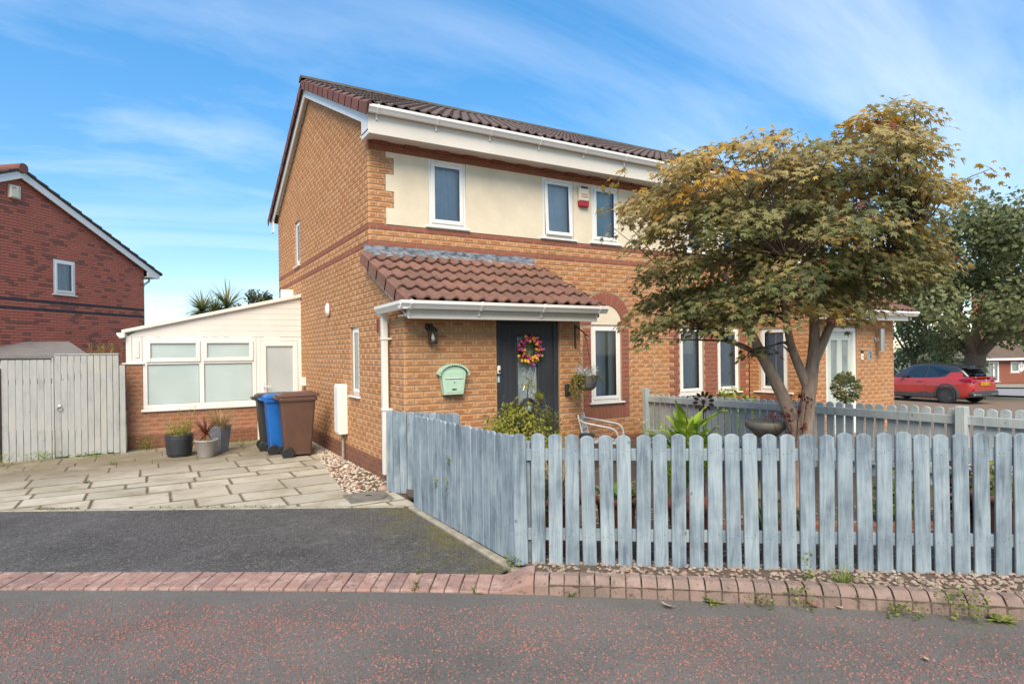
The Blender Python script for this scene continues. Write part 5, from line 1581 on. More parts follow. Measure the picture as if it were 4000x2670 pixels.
# hanging basket on a scrolled bracket, right end of the porch
br = thing('basket_bracket', 'black iron basket bracket on the pier right of the dark door', 'bracket', PF.P(4.88, 1.6, 0))
mb = MB(); bx = 4.89
mb.ob(PF.P(bx, 1.80, .008), PF.u * .012, PF.n * .006, UP * .16)
mb.tube([PF.P(bx, 1.93, .012), PF.P(bx - .005, 1.90, .12), PF.P(bx - .015, 1.83, .24), PF.P(bx - .02, 1.81, .28)], .009, 6)
mb.tube([PF.P(bx - .02, 1.79 + .028 * math.sin(t), .28 + .028 * math.cos(t)) for t in [i * .5 for i in range(11)]], .007, 6)
mb.build('iron_arm', M['black_metal'], br)
hb = thing('hanging_basket', 'grey woven hanging basket of white heather and trailing ivy', 'hanging basket', PF.P(4.87, 1.09, .28))
hc = PF.P(4.87, 1.245, .28)
M['basket'] = noisy('grey resin weave', (.16, .15, .13), (.10, .095, .085), 18, .7, .8, 50, .006, stretch=(.5, .5, 3))
mb = MB(); prof = [(0, -.155), (.07, -.152), (.11, -.12), (.135, -.05), (.145, .03), (.145, .042)]
n = 9
pr2 = []
for i in range(len(prof) - 1):
    for k in range(4):
        t = k / 4; pr2.append((prof[i][0] + (prof[i + 1][0] - prof[i][0]) * t + (.003 if (k % 2 and i > 0) else 0), prof[i][1] + (prof[i + 1][1] - prof[i][1]) * t))
pr2.append(prof[-1]); pr2.append((.13, .042)); pr2.append((.125, .0))
mb.lathe(pr2, hc, 24); mb.build('bowl', M['basket'], hb, smooth=True)
mb = MB(); mb.lathe([(.13, .02), (0, .03)], hc, 16); mb.build('compost', M['soil'], hb)
mb = MB(); hook = PF.P(4.87, 1.765, .28)
for a in (0.3, 2.4, 4.5): mb.tube([hc + Vector((.142 * math.cos(a), .142 * math.sin(a), .04)), hook], .0025, 5)
mb.build('chain', M['black_metal'], hb)
M['heather'] = leaf_m('white heather', [(0, (.55, .55, .52)), (1, (.70, .69, .66))], .2)
M['ivy'] = leaf_m('variegated ivy leaf', [(0, (.09, .13, .02)), (.5, (.25, .26, .05)), (.8, (.34, .22, .05)), (1, (.42, .38, .14))])
mb = MB(); r5 = random.Random(23)
for i in range(60):
    a = r5.uniform(0, 6.283); d = Vector((math.cos(a) * .7, math.sin(a) * .7, r5.uniform(.3, 1.2)))
    p = hc + Vector((r5.uniform(-.07, .07), r5.uniform(-.07, .07), .03)); L = r5.uniform(.09, .19); d.normalize()
    mb.tube([p, p + d * L * .5, p + d * L + Vector((0, 0, .01))], [.004, .0055, .002], 5)
mb.build('heather', M['heather'], hb)
def small_leaf(mb, p, d, nrm, s, rnd):
    d = Vector(d).normalized(); side = d.cross(nrm)
    side = side.normalized() if side.length > 1e-4 else d.orthogonal().normalized()
    u = side.cross(d)
    mb.add([p, p + d * s * .45 + side * s * .38 + u * s * .06, p + d * s, p + d * s * .45 - side * s * .38 + u * s * .06], [(0, 1, 2), (0, 2, 3)], rnd)
def rdir(r_): 
    z = r_.uniform(-1, 1); a = r_.uniform(0, 6.283); q = math.sqrt(1 - z * z); return Vector((q * math.cos(a), q * math.sin(a), z))
mb = MB()
for i in range(26):
    a = r5.uniform(0, 6.283) if i > 9 else r5.uniform(2.6, 3.9)
    L = r5.uniform(.06, .18) if i > 9 else r5.uniform(.25, .52)
    p = hc + Vector((.13 * math.cos(a), .13 * math.sin(a), .045)); d = Vector((math.cos(a), math.sin(a), .4))
    pts = [p.copy()]
    for k in range(int(L / .02)):
        d = (d * .8 + Vector((r5.uniform(-.25, .25), r5.uniform(-.25, .25), -.38))).normalized(); p = p + d * .02; pts.append(p.copy())
        for q in range(3): small_leaf(mb, p, rdir(r5) + Vector((0, 0, -.4)), rdir(r5), r5.uniform(.018, .034), r5.random())
    mb.tube(pts, .0018, 4, 0)
mb.build('trailing_ivy', M['ivy'], hb)

# alarm boxes
ab = thing('alarm_box', 'cream and red alarm box between the two right upper windows', 'alarm box', F.P(5.99, 3.85, 0))
M['cream'] = mat('cream plastic', (.68, .62, .47), .4); M['alarm_red'] = mat('red plastic', (.36, .018, .03), .35)
mb = MB(); mb.prism([(5.88, 3.96), (6.10, 3.96), (6.10, 4.20), (6.085, 4.235), (5.895, 4.235), (5.88, 4.20)], F, .014, .075, 0, .014); mb.build('case', M['cream'], ab)
mb = MB(); mb.prism([(5.885, 3.885), (5.90, 3.855), (6.08, 3.855), (6.095, 3.885), (6.10, 3.97), (6.03, 3.945), (5.99, 3.95), (5.95, 3.945), (5.88, 3.97)], F, .014, .08, 0, .012); mb.build('lens', M['alarm_red'], ab)
mb = MB(); mb.fb(F, 5.91, 6.07, 4.185, 4.222, .070, .079, 0, .004); mb.build('solar_panel', M['dark'], ab)
mb = MB(); text_mesh('ALARMS', .042, F, 5.99, 4.02, .077, mb, depth=.002); text_mesh('Response', .036, F, 5.99, 4.07, .077, mb, depth=.002); mb.build('lettering', M['alarm_red'], ab)
ab.scale = (.88, 1, .88); ab.location += Vector((0, 0, .06))
# side wall fittings
bh_ = thing('bulkhead_light', 'oval white bulkhead light on the gable wall', 'lamp', S.P(-10.05, 2.22, 0))
M['opal'] = mat('opal plastic', (.80, .78, .74), .35)
mb = MB(); k = 18; vs = []
for rr, c in ((.082, .012), (.075, .05), (.04, .07), (0.001, .074)):
    for j in range(k): t = 6.283 * j / k; vs.append(S.P(-10.05 + rr * math.cos(t), 2.33 + rr * 1.35 * math.sin(t), c))
mb.add(vs, [(i * k + j, i * k + (j + 1) % k, (i + 1) * k + (j + 1) % k, (i + 1) * k + j) for i in range(3) for j in range(k)]); mb.build('diffuser', M['opal'], bh_, smooth=True)
mb = MB(); vs = []
for rr, c in ((.098, .009), (.098, .024), (.080, .030)):
    for j in range(k): t = 6.283 * j / k; vs.append(S.P(-10.05 + rr * math.cos(t), 2.33 + rr * 1.3 * math.sin(t), c))
mb.add(vs, [(i * k + j, i * k + (j + 1) % k, (i + 1) * k + (j + 1) % k, (i + 1) * k + j) for i in range(2) for j in range(k)]); mb.build('base', M['brick_grey'], bh_)
mt = thing('meter_cabinet', 'tall white meter cabinet with a grey pipe on the gable wall', 'cabinet', (2.4, 9.12, 0))
mb = MB(); mb.box((2.335, 9.02, .42), (2.471, 9.25, 1.16), 0, .008); mb.build('cabinet', M['upvc'], mt)
mb = MB(); mb.box((2.325, 9.035, .45), (2.334, 9.235, 1.13), 0, .003); mb.build('cabinet_door', M['upvc'], mt)
mb = MB(); mb.tube([(2.42, 9.12, .0), (2.42, 9.12, .43)], .02, 10); mb.build('pipe', M['concrete'], mt)
mb = MB(); mb.box((2.36, 11.85, 1.02), (2.471, 12.0, 1.18), 0, .006); tag(mb.build('junction_box', M['upvc']), 'small white junction box on wall beside the conservatory door', 'box')
sc_ = thing('security_camera', 'small black security camera under the porch fascia end', 'camera', (5.06, 6.36, 2.0))
mb = MB(); mb.ob((5.055, 6.40, 2.06), (.022, .0, 0), (0, .045, -.012), (0, .006, .024), 0, .006); mb.build('body', M['dark'], sc_)
mb = MB(); mb.tube([(5.034, 6.42, 2.075), (5.055, 6.42, 2.07)], .008, 6); mb.tube([(5.05, 6.44, 2.05), (5.06, 6.52, 1.97), (5.0, 6.75, 1.92)], .003, 5); mb.build('mount', M['dark'], sc_)

# ------------------------------------------------------------------ wheelie bins
def bin_m(name, c): return noisy(name, c, tuple(x * .82 for x in c), 6, .45, .12, 220, .002)
def wheelie(label, c, x, y, cname, rz=0.0):
    t = thing('wheelie_bin', label, 'bin', (x, y, .025), rz, 'wheelie bins by the conservatory door')
    m = bin_m(cname, c); d0, d1, w0, w1, h = .205, .275, .165, .235, .94
    def ring(k, z, e=0.0): 
        d, w = d0 + (d1 - d0) * k + e, w0 + (w1 - w0) * k + e; q = .035; pts = []
        for sx, sy in ((1, 1), (-1, 1), (-1, -1), (1, -1)):
            for a in range(4):
                ang = math.atan2(sy, sx) + (a - 1.5) / 3 * (math.pi / 2)
                pts.append(((d - q) * sx + q * math.cos(ang), (w - q) * sy + q * math.sin(ang), z))
        return pts
    mb = MB(); R_ = [ring(0, .04), ring(0, .06), ring(.35, .36), ring(.9, .86), ring(.93, .88, .0), ring(.95, .885, .022), ring(1, .925, .024), ring(1, .94, .018)]
    k = len(R_[0]); vs = [p for r_ in R_ for p in r_]
    mb.add(vs, [(i * k + j, i * k + (j + 1) % k, (i + 1) * k + (j + 1) % k, (i + 1) * k + j) for i in range(len(R_) - 1) for j in range(k)] + [tuple(range(k - 1, -1, -1)), tuple((len(R_) - 1) * k + j for j in range(k))])
    mb.build('body', m, t, world=False)
    mb = MB(); L = [ring(1.02, .942, .03), ring(1.03, .965, .032), ring(.98, .995, .0), ring(.85, 1.008, -.02)]
    L = [[(p[0] + .01, p[1], p[2] + .018 * (p[0] + .3)) for p in r_] for r_ in L]
    vs = [p for r_ in L for p in r_]
    mb.add(vs, [(i * k + j, i * k + (j + 1) % k, (i + 1) * k + (j + 1) % k, (i + 1) * k + j) for i in range(3) for j in range(k)] + [tuple(3 * k + j for j in range(k)), tuple(range(k - 1, -1, -1))])
    lid = mb.build('lid', m, t, world=False)
    mb = MB(); mb.ob((.335, 0, .965), (.022, 0, 0), (0, .09, 0), (0, 0, .012), 0, .005); mb.build('lid_grip', M['dark'] if 0 else m, lid, world=False)
    mb = MB(); mb.tube([(-.345, -.2, .93), (-.345, .2, .93)], .016, 8)
    for s in (-.2, 0, .2): mb.ob((-.31, s, .93), (.04, 0, 0), (0, .018, 0), (0, 0, .018), 0, .004)
    mb.build('handle', m, t, world=False)
    for s in (-1, 1):
        mb = MB(); mb.lathe([(.045, -.024), (.088, -.024), (.098, -.014), (.098, .014), (.088, .024), (.045, .024)], (-.165, s * .225, .098 - .025), 20, axis=(0, 1, 0)); wh = mb.build('wheel', M['dark'], t, world=False)
        mb = MB(); mb.lathe([(0, -.018), (.046, -.018), (.046, .018), (0, .018)], (-.165, s * .225, .073), 12, axis=(0, 1, 0))
        for q in range(5): a = q * 1.257; mb.ob((-.165 + .03 * math.cos(a), s * .243, .073 + .03 * math.sin(a)), (.014 * math.cos(a), 0, .014 * math.sin(a)), (0, .004, 0), (-.004 * math.sin(a), 0, .004 * math.cos(a)))
        mb.build('hub', M['black_metal'], wh, world=False)
    mb = MB(); mb.tube([(-.165, -.22, .073), (-.165, .22, .073)], .011, 8); mb.build('axle', M['steel'], t, world=False)
    return t
wheelie('brown wheelie bin, nearest of the three bins', (.115, .058, .038), 1.93, 9.98, 'brown bin plastic', R(-4)).scale = (.95, .95, .985)
wheelie('blue wheelie bin between the brown and black bins', (.008, .13, .46), 1.79, 10.47, 'blue bin plastic', R(-2)).scale = (.95, .95, .94)
wheelie('black wheelie bin nearest the conservatory door', (.035, .037, .035), 1.73, 10.94, 'black bin plastic', R(-3)).scale = (.95, .95, .93)

# ------------------------------------------------------------------ pots by the conservatory
r6 = random.Random(31)
def potted(name, label, x, y, z, prof, m, sq=0.0, n=24, h=None):
    t = thing(name, label, 'potted plant', (x, y, z))
    mb = MB(); mb.lathe(prof, (x, y, z), n, sq=sq)
    mb.build('pot', m, t, smooth=(sq == 0 and n > 8))
    top = max(p[1] for p in prof); rr = max(p[0] for p in prof) * .86
    mb = MB(); mb.lathe([(rr, top - .03), (0, top - .02)], (x, y, z), n, sq=sq); mb.build('compost', M['soil'], t)
    return t, Vector((x, y, z + top - .03))
M['pot_black'] = noisy('black ribbed pot', (.025, .027, .032), (.035, .037, .042), 10, .45)
M['pot_grey'] = noisy('warm grey pot', (.36, .33, .29), (.31, .285, .25), 8, .7, .2, 90)
M['pot_slate'] = noisy('slate grey planter', (.20, .21, .225), (.17, .18, .195), 8, .6)
pr = [(.165, 0), (.17, .01)] + [(.175 + .012 * (1 if i % 2 else -.2) + .002 * i, .03 + i * .022) for i in range(13)] + [(.205, .33), (.205, .345), (.19, .345), (.185, .30)]
t, c = potted('potted_bamboo', 'ribbed black tub of low bamboo by the conservatory wall', .34, 11.05, .026, pr, M['pot_black'])
M['leaf_bamboo'] = leaf_m('yellow-green bamboo leaf', [(0, (.20, .22, .03)), (.5, (.34, .33, .06)), (1, (.46, .40, .10))])
mb = MB()
for i in range(60):
    a = r6.uniform(0, 6.283); rr = .15 * math.sqrt(r6.random()); p = c + Vector((rr * math.cos(a), rr * math.sin(a), 0)); L = r6.uniform(.12, .30)
    if i < 4: L = r6.uniform(.4, .55); p = c + Vector((.1, -.02, 0))
    d = Vector((math.cos(a) * .3, math.sin(a) * .3, 1)).normalized(); mb.tube([p, p + d * L], .0025, 4, .7)
    for k in range(int(L / .018)):
        q = p + d * (L * (k + 1) / int(L / .018)); mb.blade(q, rdir(r6) + Vector((0, 0, .3)), r6.uniform(.03, .07), .009, .5, r6.random(), 2)
mb.build('foliage', M['leaf_bamboo'], t)
t, c = potted('potted_cordyline', 'round warm grey pot with a red cordyline, front of the three pots', .70, 10.68, .026, [(.11, 0), (.115, .01), (.165, .24), (.175, .25), (.18, .275), (.165, .275), (.155, .24)], M['pot_grey'])
M['leaf_red'] = leaf_m('bronze cordyline leaf', [(0, (.10, .022, .02)), (.5, (.17, .05, .03)), (.8, (.28, .12, .05)), (1, (.42, .24, .11))], .25)
mb = MB(); mb.tube([c, c + Vector((0, 0, .12))], [.02, .016], 8, .8)
for i in range(46):
    a = r6.uniform(0, 6.283); e = r6.uniform(-.2, 1.6); old = e < .25
    mb.blade(c + Vector((0, 0, .1 + r6.uniform(-.02, .04))), (math.cos(a), math.sin(a), e), r6.uniform(.28, .42), .022, 1.6 if old else r6.uniform(.1, .7), r6.uniform(.7, 1) if old else r6.uniform(0, .6), 6)
mb.build('foliage', M['leaf_red'], t)
t, c = potted('potted_grass', 'tall tapered slate planter of dry ornamental grass', .93, 11.10, .026, [(.115, 0), (.12, .01), (.175, .42), (.175, .435), (.155, .435), (.15, .38)], M['pot_slate'], 1.0, 4)
M['straw'] = leaf_m('dry grass', [(0, (.30, .19, .07)), (.5, (.42, .29, .13)), (1, (.52, .40, .22))], .3)
mb = MB()
for i in range(420):
    a = r6.uniform(0, 6.283); rr = .1 * math.sqrt(r6.random())
    mb.blade(c + Vector((rr * math.cos(a), rr * math.sin(a), 0)), (math.cos(a) * r6.uniform(.1, .75), math.sin(a) * r6.uniform(.1, .75), 1), r6.uniform(.25, .5), .005, r6.uniform(.5, 2.2), r6.random(), 5)
mb.build('foliage', M['straw'], t)
# ------------------------------------------------------------------ red brick house to the left, beyond the gate
QC = Vector((-.245, 23.57, 0)); LU = Vector((.652, .758, 0)); LN = Vector((.758, -.652, 0))
LH = Fr(QC, LU, LN)
rh = thing('brick_house', 'dark red brick house gable with two blue brick bands at left', 'house', QC)
AP = -4.25; ZE = 4.52; ZA = 6.42; lsl = (ZA - ZE) / (-AP)
LW = (-3.27, -2.58, 3.39, 4.37)
mb = MB(); wall_core(mb, LH, -8.5, 0, -.2, ZE, [LW]); mb.prism([(-8.5, ZE), (0, ZE), (AP, ZA)], LH, -.1, -.001)
mb.fb(LH, -.1, 0, -.2, ZE, -8, -.1)
rw = mb.build('wall', M['mortar_rh'], rh)
def sp_rh(z0, z1):
    if z1 < 1.2: return []
    b = -.002; a = -8.5
    if z1 > ZE: b = -(z1 - ZE) / lsl; a = 2 * AP - b
    return holes(max(a, -5.6), b, [LW])(z0, z1) if b > a else []
rr_ = random.Random(77)
def ty_rh(k, a):
    if k in (38, 41): return 'brick_blue'
    return 'brick_grey' if rr_.random() < .16 else 'brick_rh'
bricks_out(rh, lambda b: b[7], [(*b, rw) for b in lay(LH, 14, 86, sp_rh, ty_rh, 71)], 300)
window(rh, LH, *LW, rec=.0, cur=[(.0, 1.0, 'curtain_w')], fw=.075)
def lz(a, up_=0.0): return ZE + lsl * min(-a, a - 2 * AP) + up_
OV = .62
mb = MB()
for sg in (1, -1):
    e = OV if sg > 0 else 2 * AP - OV
    mb.prism([(e, lz(e, .16)), (AP, ZA + .16), (AP, ZA + .10), (e, lz(e, .10))] if sg > 0 else [(AP, ZA + .16), (e, lz(e, .16)), (e, lz(e, .10)), (AP, ZA + .10)], LH, -8.0, .14)
rroof = mb.build('roof', M['tile_rh'], rh)
for sg in (1, -1):
    n = 14; run = (OV - AP)
    for j in range(n):
        a0 = AP + sg * run * j / n; a1 = AP + sg * run * (j + 1.08) / n
        z0, z1 = ZA + .165 - lsl * run * j / n, ZA + .165 - lsl * run * (j + 1.08) / n
        if a1 < -6: continue
        mb = MB(); mb.prism([(a0, z0), (a1, z1 + .035), (a1, z1 - .035), (a0, z0 - .05)], LH, -.3, .17, rng.random(), .004); mb.build('verge_tile', M['tile_rh'], rroof)
mb = MB(); mb.lathe([(.0, 0), (.125, 0), (.13, .03), (.13, 3)], LH.P(AP, ZA + .16, .20), 16, axis=-LN); mb.build('ridge_tile', M['tile_verge'], rroof)
for sg in (1, -1):
    e = OV - .06 if sg > 0 else 2 * AP - OV + .06
    pr = [(AP, ZA + .10), (e, lz(e, .10)), (e, ZE - .28), (0.02 if sg > 0 else 2 * AP, ZE - .28), (0.02 if sg > 0 else 2 * AP, ZE - .10), (AP, ZA - .10)]
    mb = MB(); mb.prism(pr, LH, .10, .13, 0, .004); mb.build('barge_board', M['upvc'], rh)
    mb = MB(); mb.prism([(AP, ZA + .05), (e, lz(e, .05)), (e, lz(e, .03)), (AP, ZA + .03)], LH, 0.0, .10); mb.build('verge_soffit', M['soffit'], rh)
mb = MB(); mb.fb(LH, .02, .56, ZE - .28, ZE - .26, -6, .1); mb.build('eaves_soffit', M['soffit'], rh)
mb = MB(); mb.tube([LH.P(.35, ZE - .28, -.1), LH.P(.34, ZE - .38, -.1), LH.P(.12, ZE - .52, -.1), LH.P(.08, ZE - .6, -.1), LH.P(.08, 0, -.1)], .035, 8); mb.build('downpipe', M['upvc'], rh)
la = thing('alarm_box', 'white alarm box high on the red brick gable', 'alarm box', LH.P(-4.38, 5.75, 0))
mb = MB(); mb.prism([(-4.53, 5.76), (-4.23, 5.76), (-4.23, 6.10), (-4.53, 6.10)], LH, .012, .10, 0, .03); mb.build('case', M['cream'], la)
mb = MB()
for i, ch in enumerate('BDAC'): text_mesh(ch, .06, LH, -4.29, 6.02 - i * .068, .101, mb, depth=.003)
for i in range(3): mb.fb(LH, -4.5, -4.38, 6.0 + i * .025, 6.008 + i * .025, .10, .103)
mb.build('lettering', M['brick_grey'], la)
# felt-roofed shed behind the fence
sh = thing('garden_shed', 'low shed with grey felt roof behind the grey fence', 'shed', (-2.6, 18.6, -.08))
M['felt'] = noisy('mineral roofing felt', (.20, .18, .165), (.15, .14, .13), 5, .95, .4, 120)
def ctp(x, y, D):
    yh = 1375 - .01309 * (x - 2000); return cam_pt((x - 2000) / 2385 * D, D, CAM_H - (y - yh) / 2385 * D)
e0, e1, r0, r1 = ctp(-350, 1392, 14.2), ctp(352, 1388, 14.2), ctp(-350, 1335, 16.2), ctp(270, 1333, 16.2)
b0, b1 = ctp(-350, 1400, 18.4), ctp(240, 1396, 18.4)
mb = MB(); T = Vector((0, 0, .06))
mb.add([e0, e1, r1, r0, b1, b0] + [p - T for p in (e0, e1, r1, r0, b1, b0)], [(0, 1, 2, 3), (3, 2, 4, 5), (0, 6, 7, 1), (1, 7, 8, 2), (2, 8, 10, 4), (6, 9, 8, 7), (9, 11, 10, 8)]); mb.build('roof', M['felt'], sh)
mb = MB()
q = [e0, e1, b1, b0]; q = [p.lerp((e0 + e1 + b1 + b0) / 4, .04) for p in q]
vs = [(p.x, p.y, -.1) for p in q] + [(p.x, p.y, p.z - .07) for p in q]
mb.add(vs, [(i, (i + 1) % 4, 4 + (i + 1) % 4, 4 + i) for i in range(4)]); mb.build('wall', M['gate_wood'], sh)
for k in (.25, .5, .75):
    mb = MB(); a, b = e0.lerp(e1, k) + Vector((0, 0, .004)), r0.lerp(r1, k) + Vector((0, 0, .004)); mb.ob((a + b) / 2, (b - a) / 2, RDIR * .04, UP * .004); mb.build('felt_seam', M['felt'], sh)

# ------------------------------------------------------------------ foliage helpers
MAPLE = [(0, 0)]
for ang, r_ in ((-100, .30), (-85, .58), (-64, .36), (-43, .86), (-22, .46), (0, 1.0), (22, .46), (43, .86), (64, .36), (85, .58), (100, .30)):
    MAPLE.append((r_ * math.sin(R(ang)), .22 + r_ * .8 * math.cos(R(ang))))
def maple_leaf(mb, p, d, nrm, s, rnd, curl=.25):
    d = Vector(d).normalized(); side = d.cross(nrm)
    side = side.normalized() if side.length > 1e-4 else d.orthogonal().normalized()
    u = side.cross(d)
    vs = []
    for i, (x, y) in enumerate(MAPLE):
        rr = math.hypot(x, y - .3); k = -curl * rr * rr + .10 * abs(x)
        vs.append(p + side * (x * s) + d * (y * s) + u * (k * s))
    c = len(vs); vs.append(p + d * (.28 * s) + u * (.02 * s))
    n = len(MAPLE)
    mb.add(vs, [(c, i, (i + 1) % n) for i in range(n)], rnd)
def inpoly(x, y, P):
    c = False; n = len(P)
    for i in range(n):
        x1, y1 = P[i - 1]; x2, y2 = P[i]
        if (y1 > y) != (y2 > y) and x < (x2 - x1) * (y - y1) / (y2 - y1) + x1: c = not c
    return c
def bark(name, a, b): return noisy(name, a, b, 16, .9, 1.0, 30, .02, stretch=(1, 1, .3))

# ------------------------------------------------------------------ the maple in the front garden
TD = 5.9
tb = ctp(3112, 1962, TD); tb.z = .085
maple = thing('maple_tree', 'spreading maple turning yellow in the front garden, trunk forking low', 'tree', tb)
M['bark'] = bark('pinkish grey maple bark', (.36, .265, .195), (.22, .155, .11))
def tp(x, y, dd=0.0):
    p = ctp(x, y, TD); return p + VDIR * dd
limbs = []
def limb(pts, rad):
    P = [tp(*q) for q in pts]; limbs.append((P, rad)); return P
trunk = MB()
def smooth_path(P, rad, n=4):
    P = [Vector(p) for p in P]; out, ro = [], []
    Q = [P[0] * 2 - P[1]] + P + [P[-1] * 2 - P[-2]]
    for i in range(len(P) - 1):
        p0, p1, p2, p3 = Q[i:i + 4]
        for k in range(n):
            t = k / n
            out.append(.5 * ((2 * p1) + (p2 - p0) * t + (2 * p0 - 5 * p1 + 4 * p2 - p3) * t * t + (3 * p1 - p0 - 3 * p2 + p3) * t ** 3)); ro.append(rad[i] + (rad[i + 1] - rad[i]) * t)
    out.append(P[-1]); ro.append(rad[-1]); return out, ro
LB = [([(3112, 1990), (3116, 1880), (3124, 1780), (3128, 1690)], [.145, .115, .11, .10]),
      ([(3112, 1720), (3078, 1600), (3026, 1485), (2975, 1385), (2942, 1315), (2885, 1215, -.1), (2800, 1080, -.25)], [.075, .066, .058, .052, .045, .034, .018]),
      ([(3138, 1730), (3148, 1600), (3163, 1490), (3176, 1400), (3192, 1300, .05), (3198, 1180, .1), (3185, 1060, .15), (3230, 900, .3)], [.08, .072, .068, .058, .048, .04, .03, .015]),
      ([(3158, 1520), (3128, 1450), (3098, 1372), (3062, 1300, -.1), (3010, 1180, -.3), (2990, 1060, -.5)], [.05, .046, .04, .034, .026, .014]),
      ([(3172, 1430), (3212, 1345), (3250, 1265), (3315, 1160, -.1), (3430, 1020, -.2), (3560, 900, -.2)], [.045, .042, .038, .032, .022, .012]),
      ([(2985, 1400), (2930, 1350, .2), (2850, 1310, .35), (2760, 1230, .5)], [.03, .026, .02, .01]),
      ([(3195, 1200, .1), (3130, 1120, .3), (3050, 1000, .5), (2950, 850, .5)], [.03, .025, .02, .01]),
      ([(3195, 1250, .1), (3290, 1150, .4), (3400, 1100, .6), (3520, 1080, .6)], [.028, .024, .018, .01])]
nodes = []
for pts, rad in LB:
    P = [tp(*q) for q in pts]
    if pts[0][1] > 1900: P[0].z = .06
    sp_, ro = smooth_path(P, rad, 5)
    trunk.tube(sp_, ro, 10, rng.random())
    if pts[0][1] < 1600:
        nodes += [(p, r_) for p, r_ in zip(sp_, ro)][3:]
for x, y, s in ((3010, 1470, -1), (3143, 1560, -1), (3185, 1385, 1), (3080, 1370, -1)):         # snags and stubs
    p = tp(x, y); trunk.tube([p, p + RDIR * (.05 * s) + UP * .05], [.014, .006], 6)
zp = [(20, 440), (90, 370), (370, 260), (430, 255), (600, 280), (640, 340), (720, 370), (780, 320), (860, 240), (930, 235), (1080, 230), (1180, 260), (1300, 240), (1340, 150), (1480, 110), (1640, 60), (1720, 60), (1770, 140), (1700, 230), (1780, 290), (1850, 360), (1900, 430), (2000, 480), (1980, 550), (1900, 600), (1810, 640), (1810, 680), (1880, 780), (1940, 900), (1900, 980), (1820, 1060), (1700, 1090), (1530, 1110), (1500, 1200), (1400, 1270), (1240, 1250), (1180, 1240), (1050, 1310), (900, 1310), (780, 1330), (700, 1360), (560, 1340), (430, 1360), (310, 1340), (180, 1350), (120, 1310), (90, 1240), (100, 1130), (170, 1060), (150, 950), (110, 900), (100, 820), (30, 750), (130, 720), (120, 650), (60, 620), (80, 580), (70, 500)]
base = ctp(3112, 1962, TD); cen = tp(2380 + .7016 * 950, 380 + .7016 * 780)
CP = []
for zx, zy in zp:
    q = tp(2380 + .7016 * zx, 380 + .7016 * zy) - cen; CP.append((q.dot(RDIR), q.z))
rt = random.Random(101)
clusters = []
tries = 0
while len(clusters) < 270 and tries < 120000:
    tries += 1
    a, z, dpt = rt.uniform(-1.75, 1.65), rt.uniform(-1.2, 1.35), rt.uniform(-1.3, 1.3)
    k = max(.05, 1 - (dpt / 1.38) ** 2) ** .5
    zk = z / (k ** .8)
    if dpt < 0: k *= 1 + dpt / TD
    ak = a / k
    if not inpoly(ak, zk, CP) or not inpoly(ak * (1.13 if a > 0 else 1.05), zk * 1.07, CP): continue
    if z < -.35 and (abs(a) < .45) and abs(dpt) < .45: continue          # open underside round the fork
    p = cen + RDIR * a + UP * z + VDIR * dpt
    md = .20 if len(clusters) < 150 else .13
    if any((p - c[0]).length < md for c in clusters): continue
    inner = inpoly(ak * 1.45, zk * 1.45, CP)
    if inner and rt.random() < .5: continue
    clusters.append((p, a, z, dpt))
print('maple clusters', len(clusters))
# a few long sprays standing out of the outline
for zx, zy, dd in ((1640, 70, .0), (1725, 40, .0), (1800, 75, .0), (1540, 110, .1), (1380, 160, .2), (2050, 430, -.2), (1960, 480, -.1), (40, 735, 0), (20, 590, .1), (60, 440, .1), (180, 1345, -.3), (725, 1440, -.2), (760, 1400, -.2), (880, 1400, .0), (420, 270, .3), (900, 245, -.2), (1050, 235, .2)):
    p = tp(2380 + .7016 * zx, 380 + .7016 * zy, dd); q = p - cen; clusters.append((p, q.dot(RDIR), q.z, dd))
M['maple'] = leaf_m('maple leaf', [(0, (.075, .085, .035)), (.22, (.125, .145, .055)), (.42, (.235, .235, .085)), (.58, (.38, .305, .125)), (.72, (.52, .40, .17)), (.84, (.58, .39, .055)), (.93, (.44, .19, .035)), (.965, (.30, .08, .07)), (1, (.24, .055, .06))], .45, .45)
crown = MB(); twigs = MB()
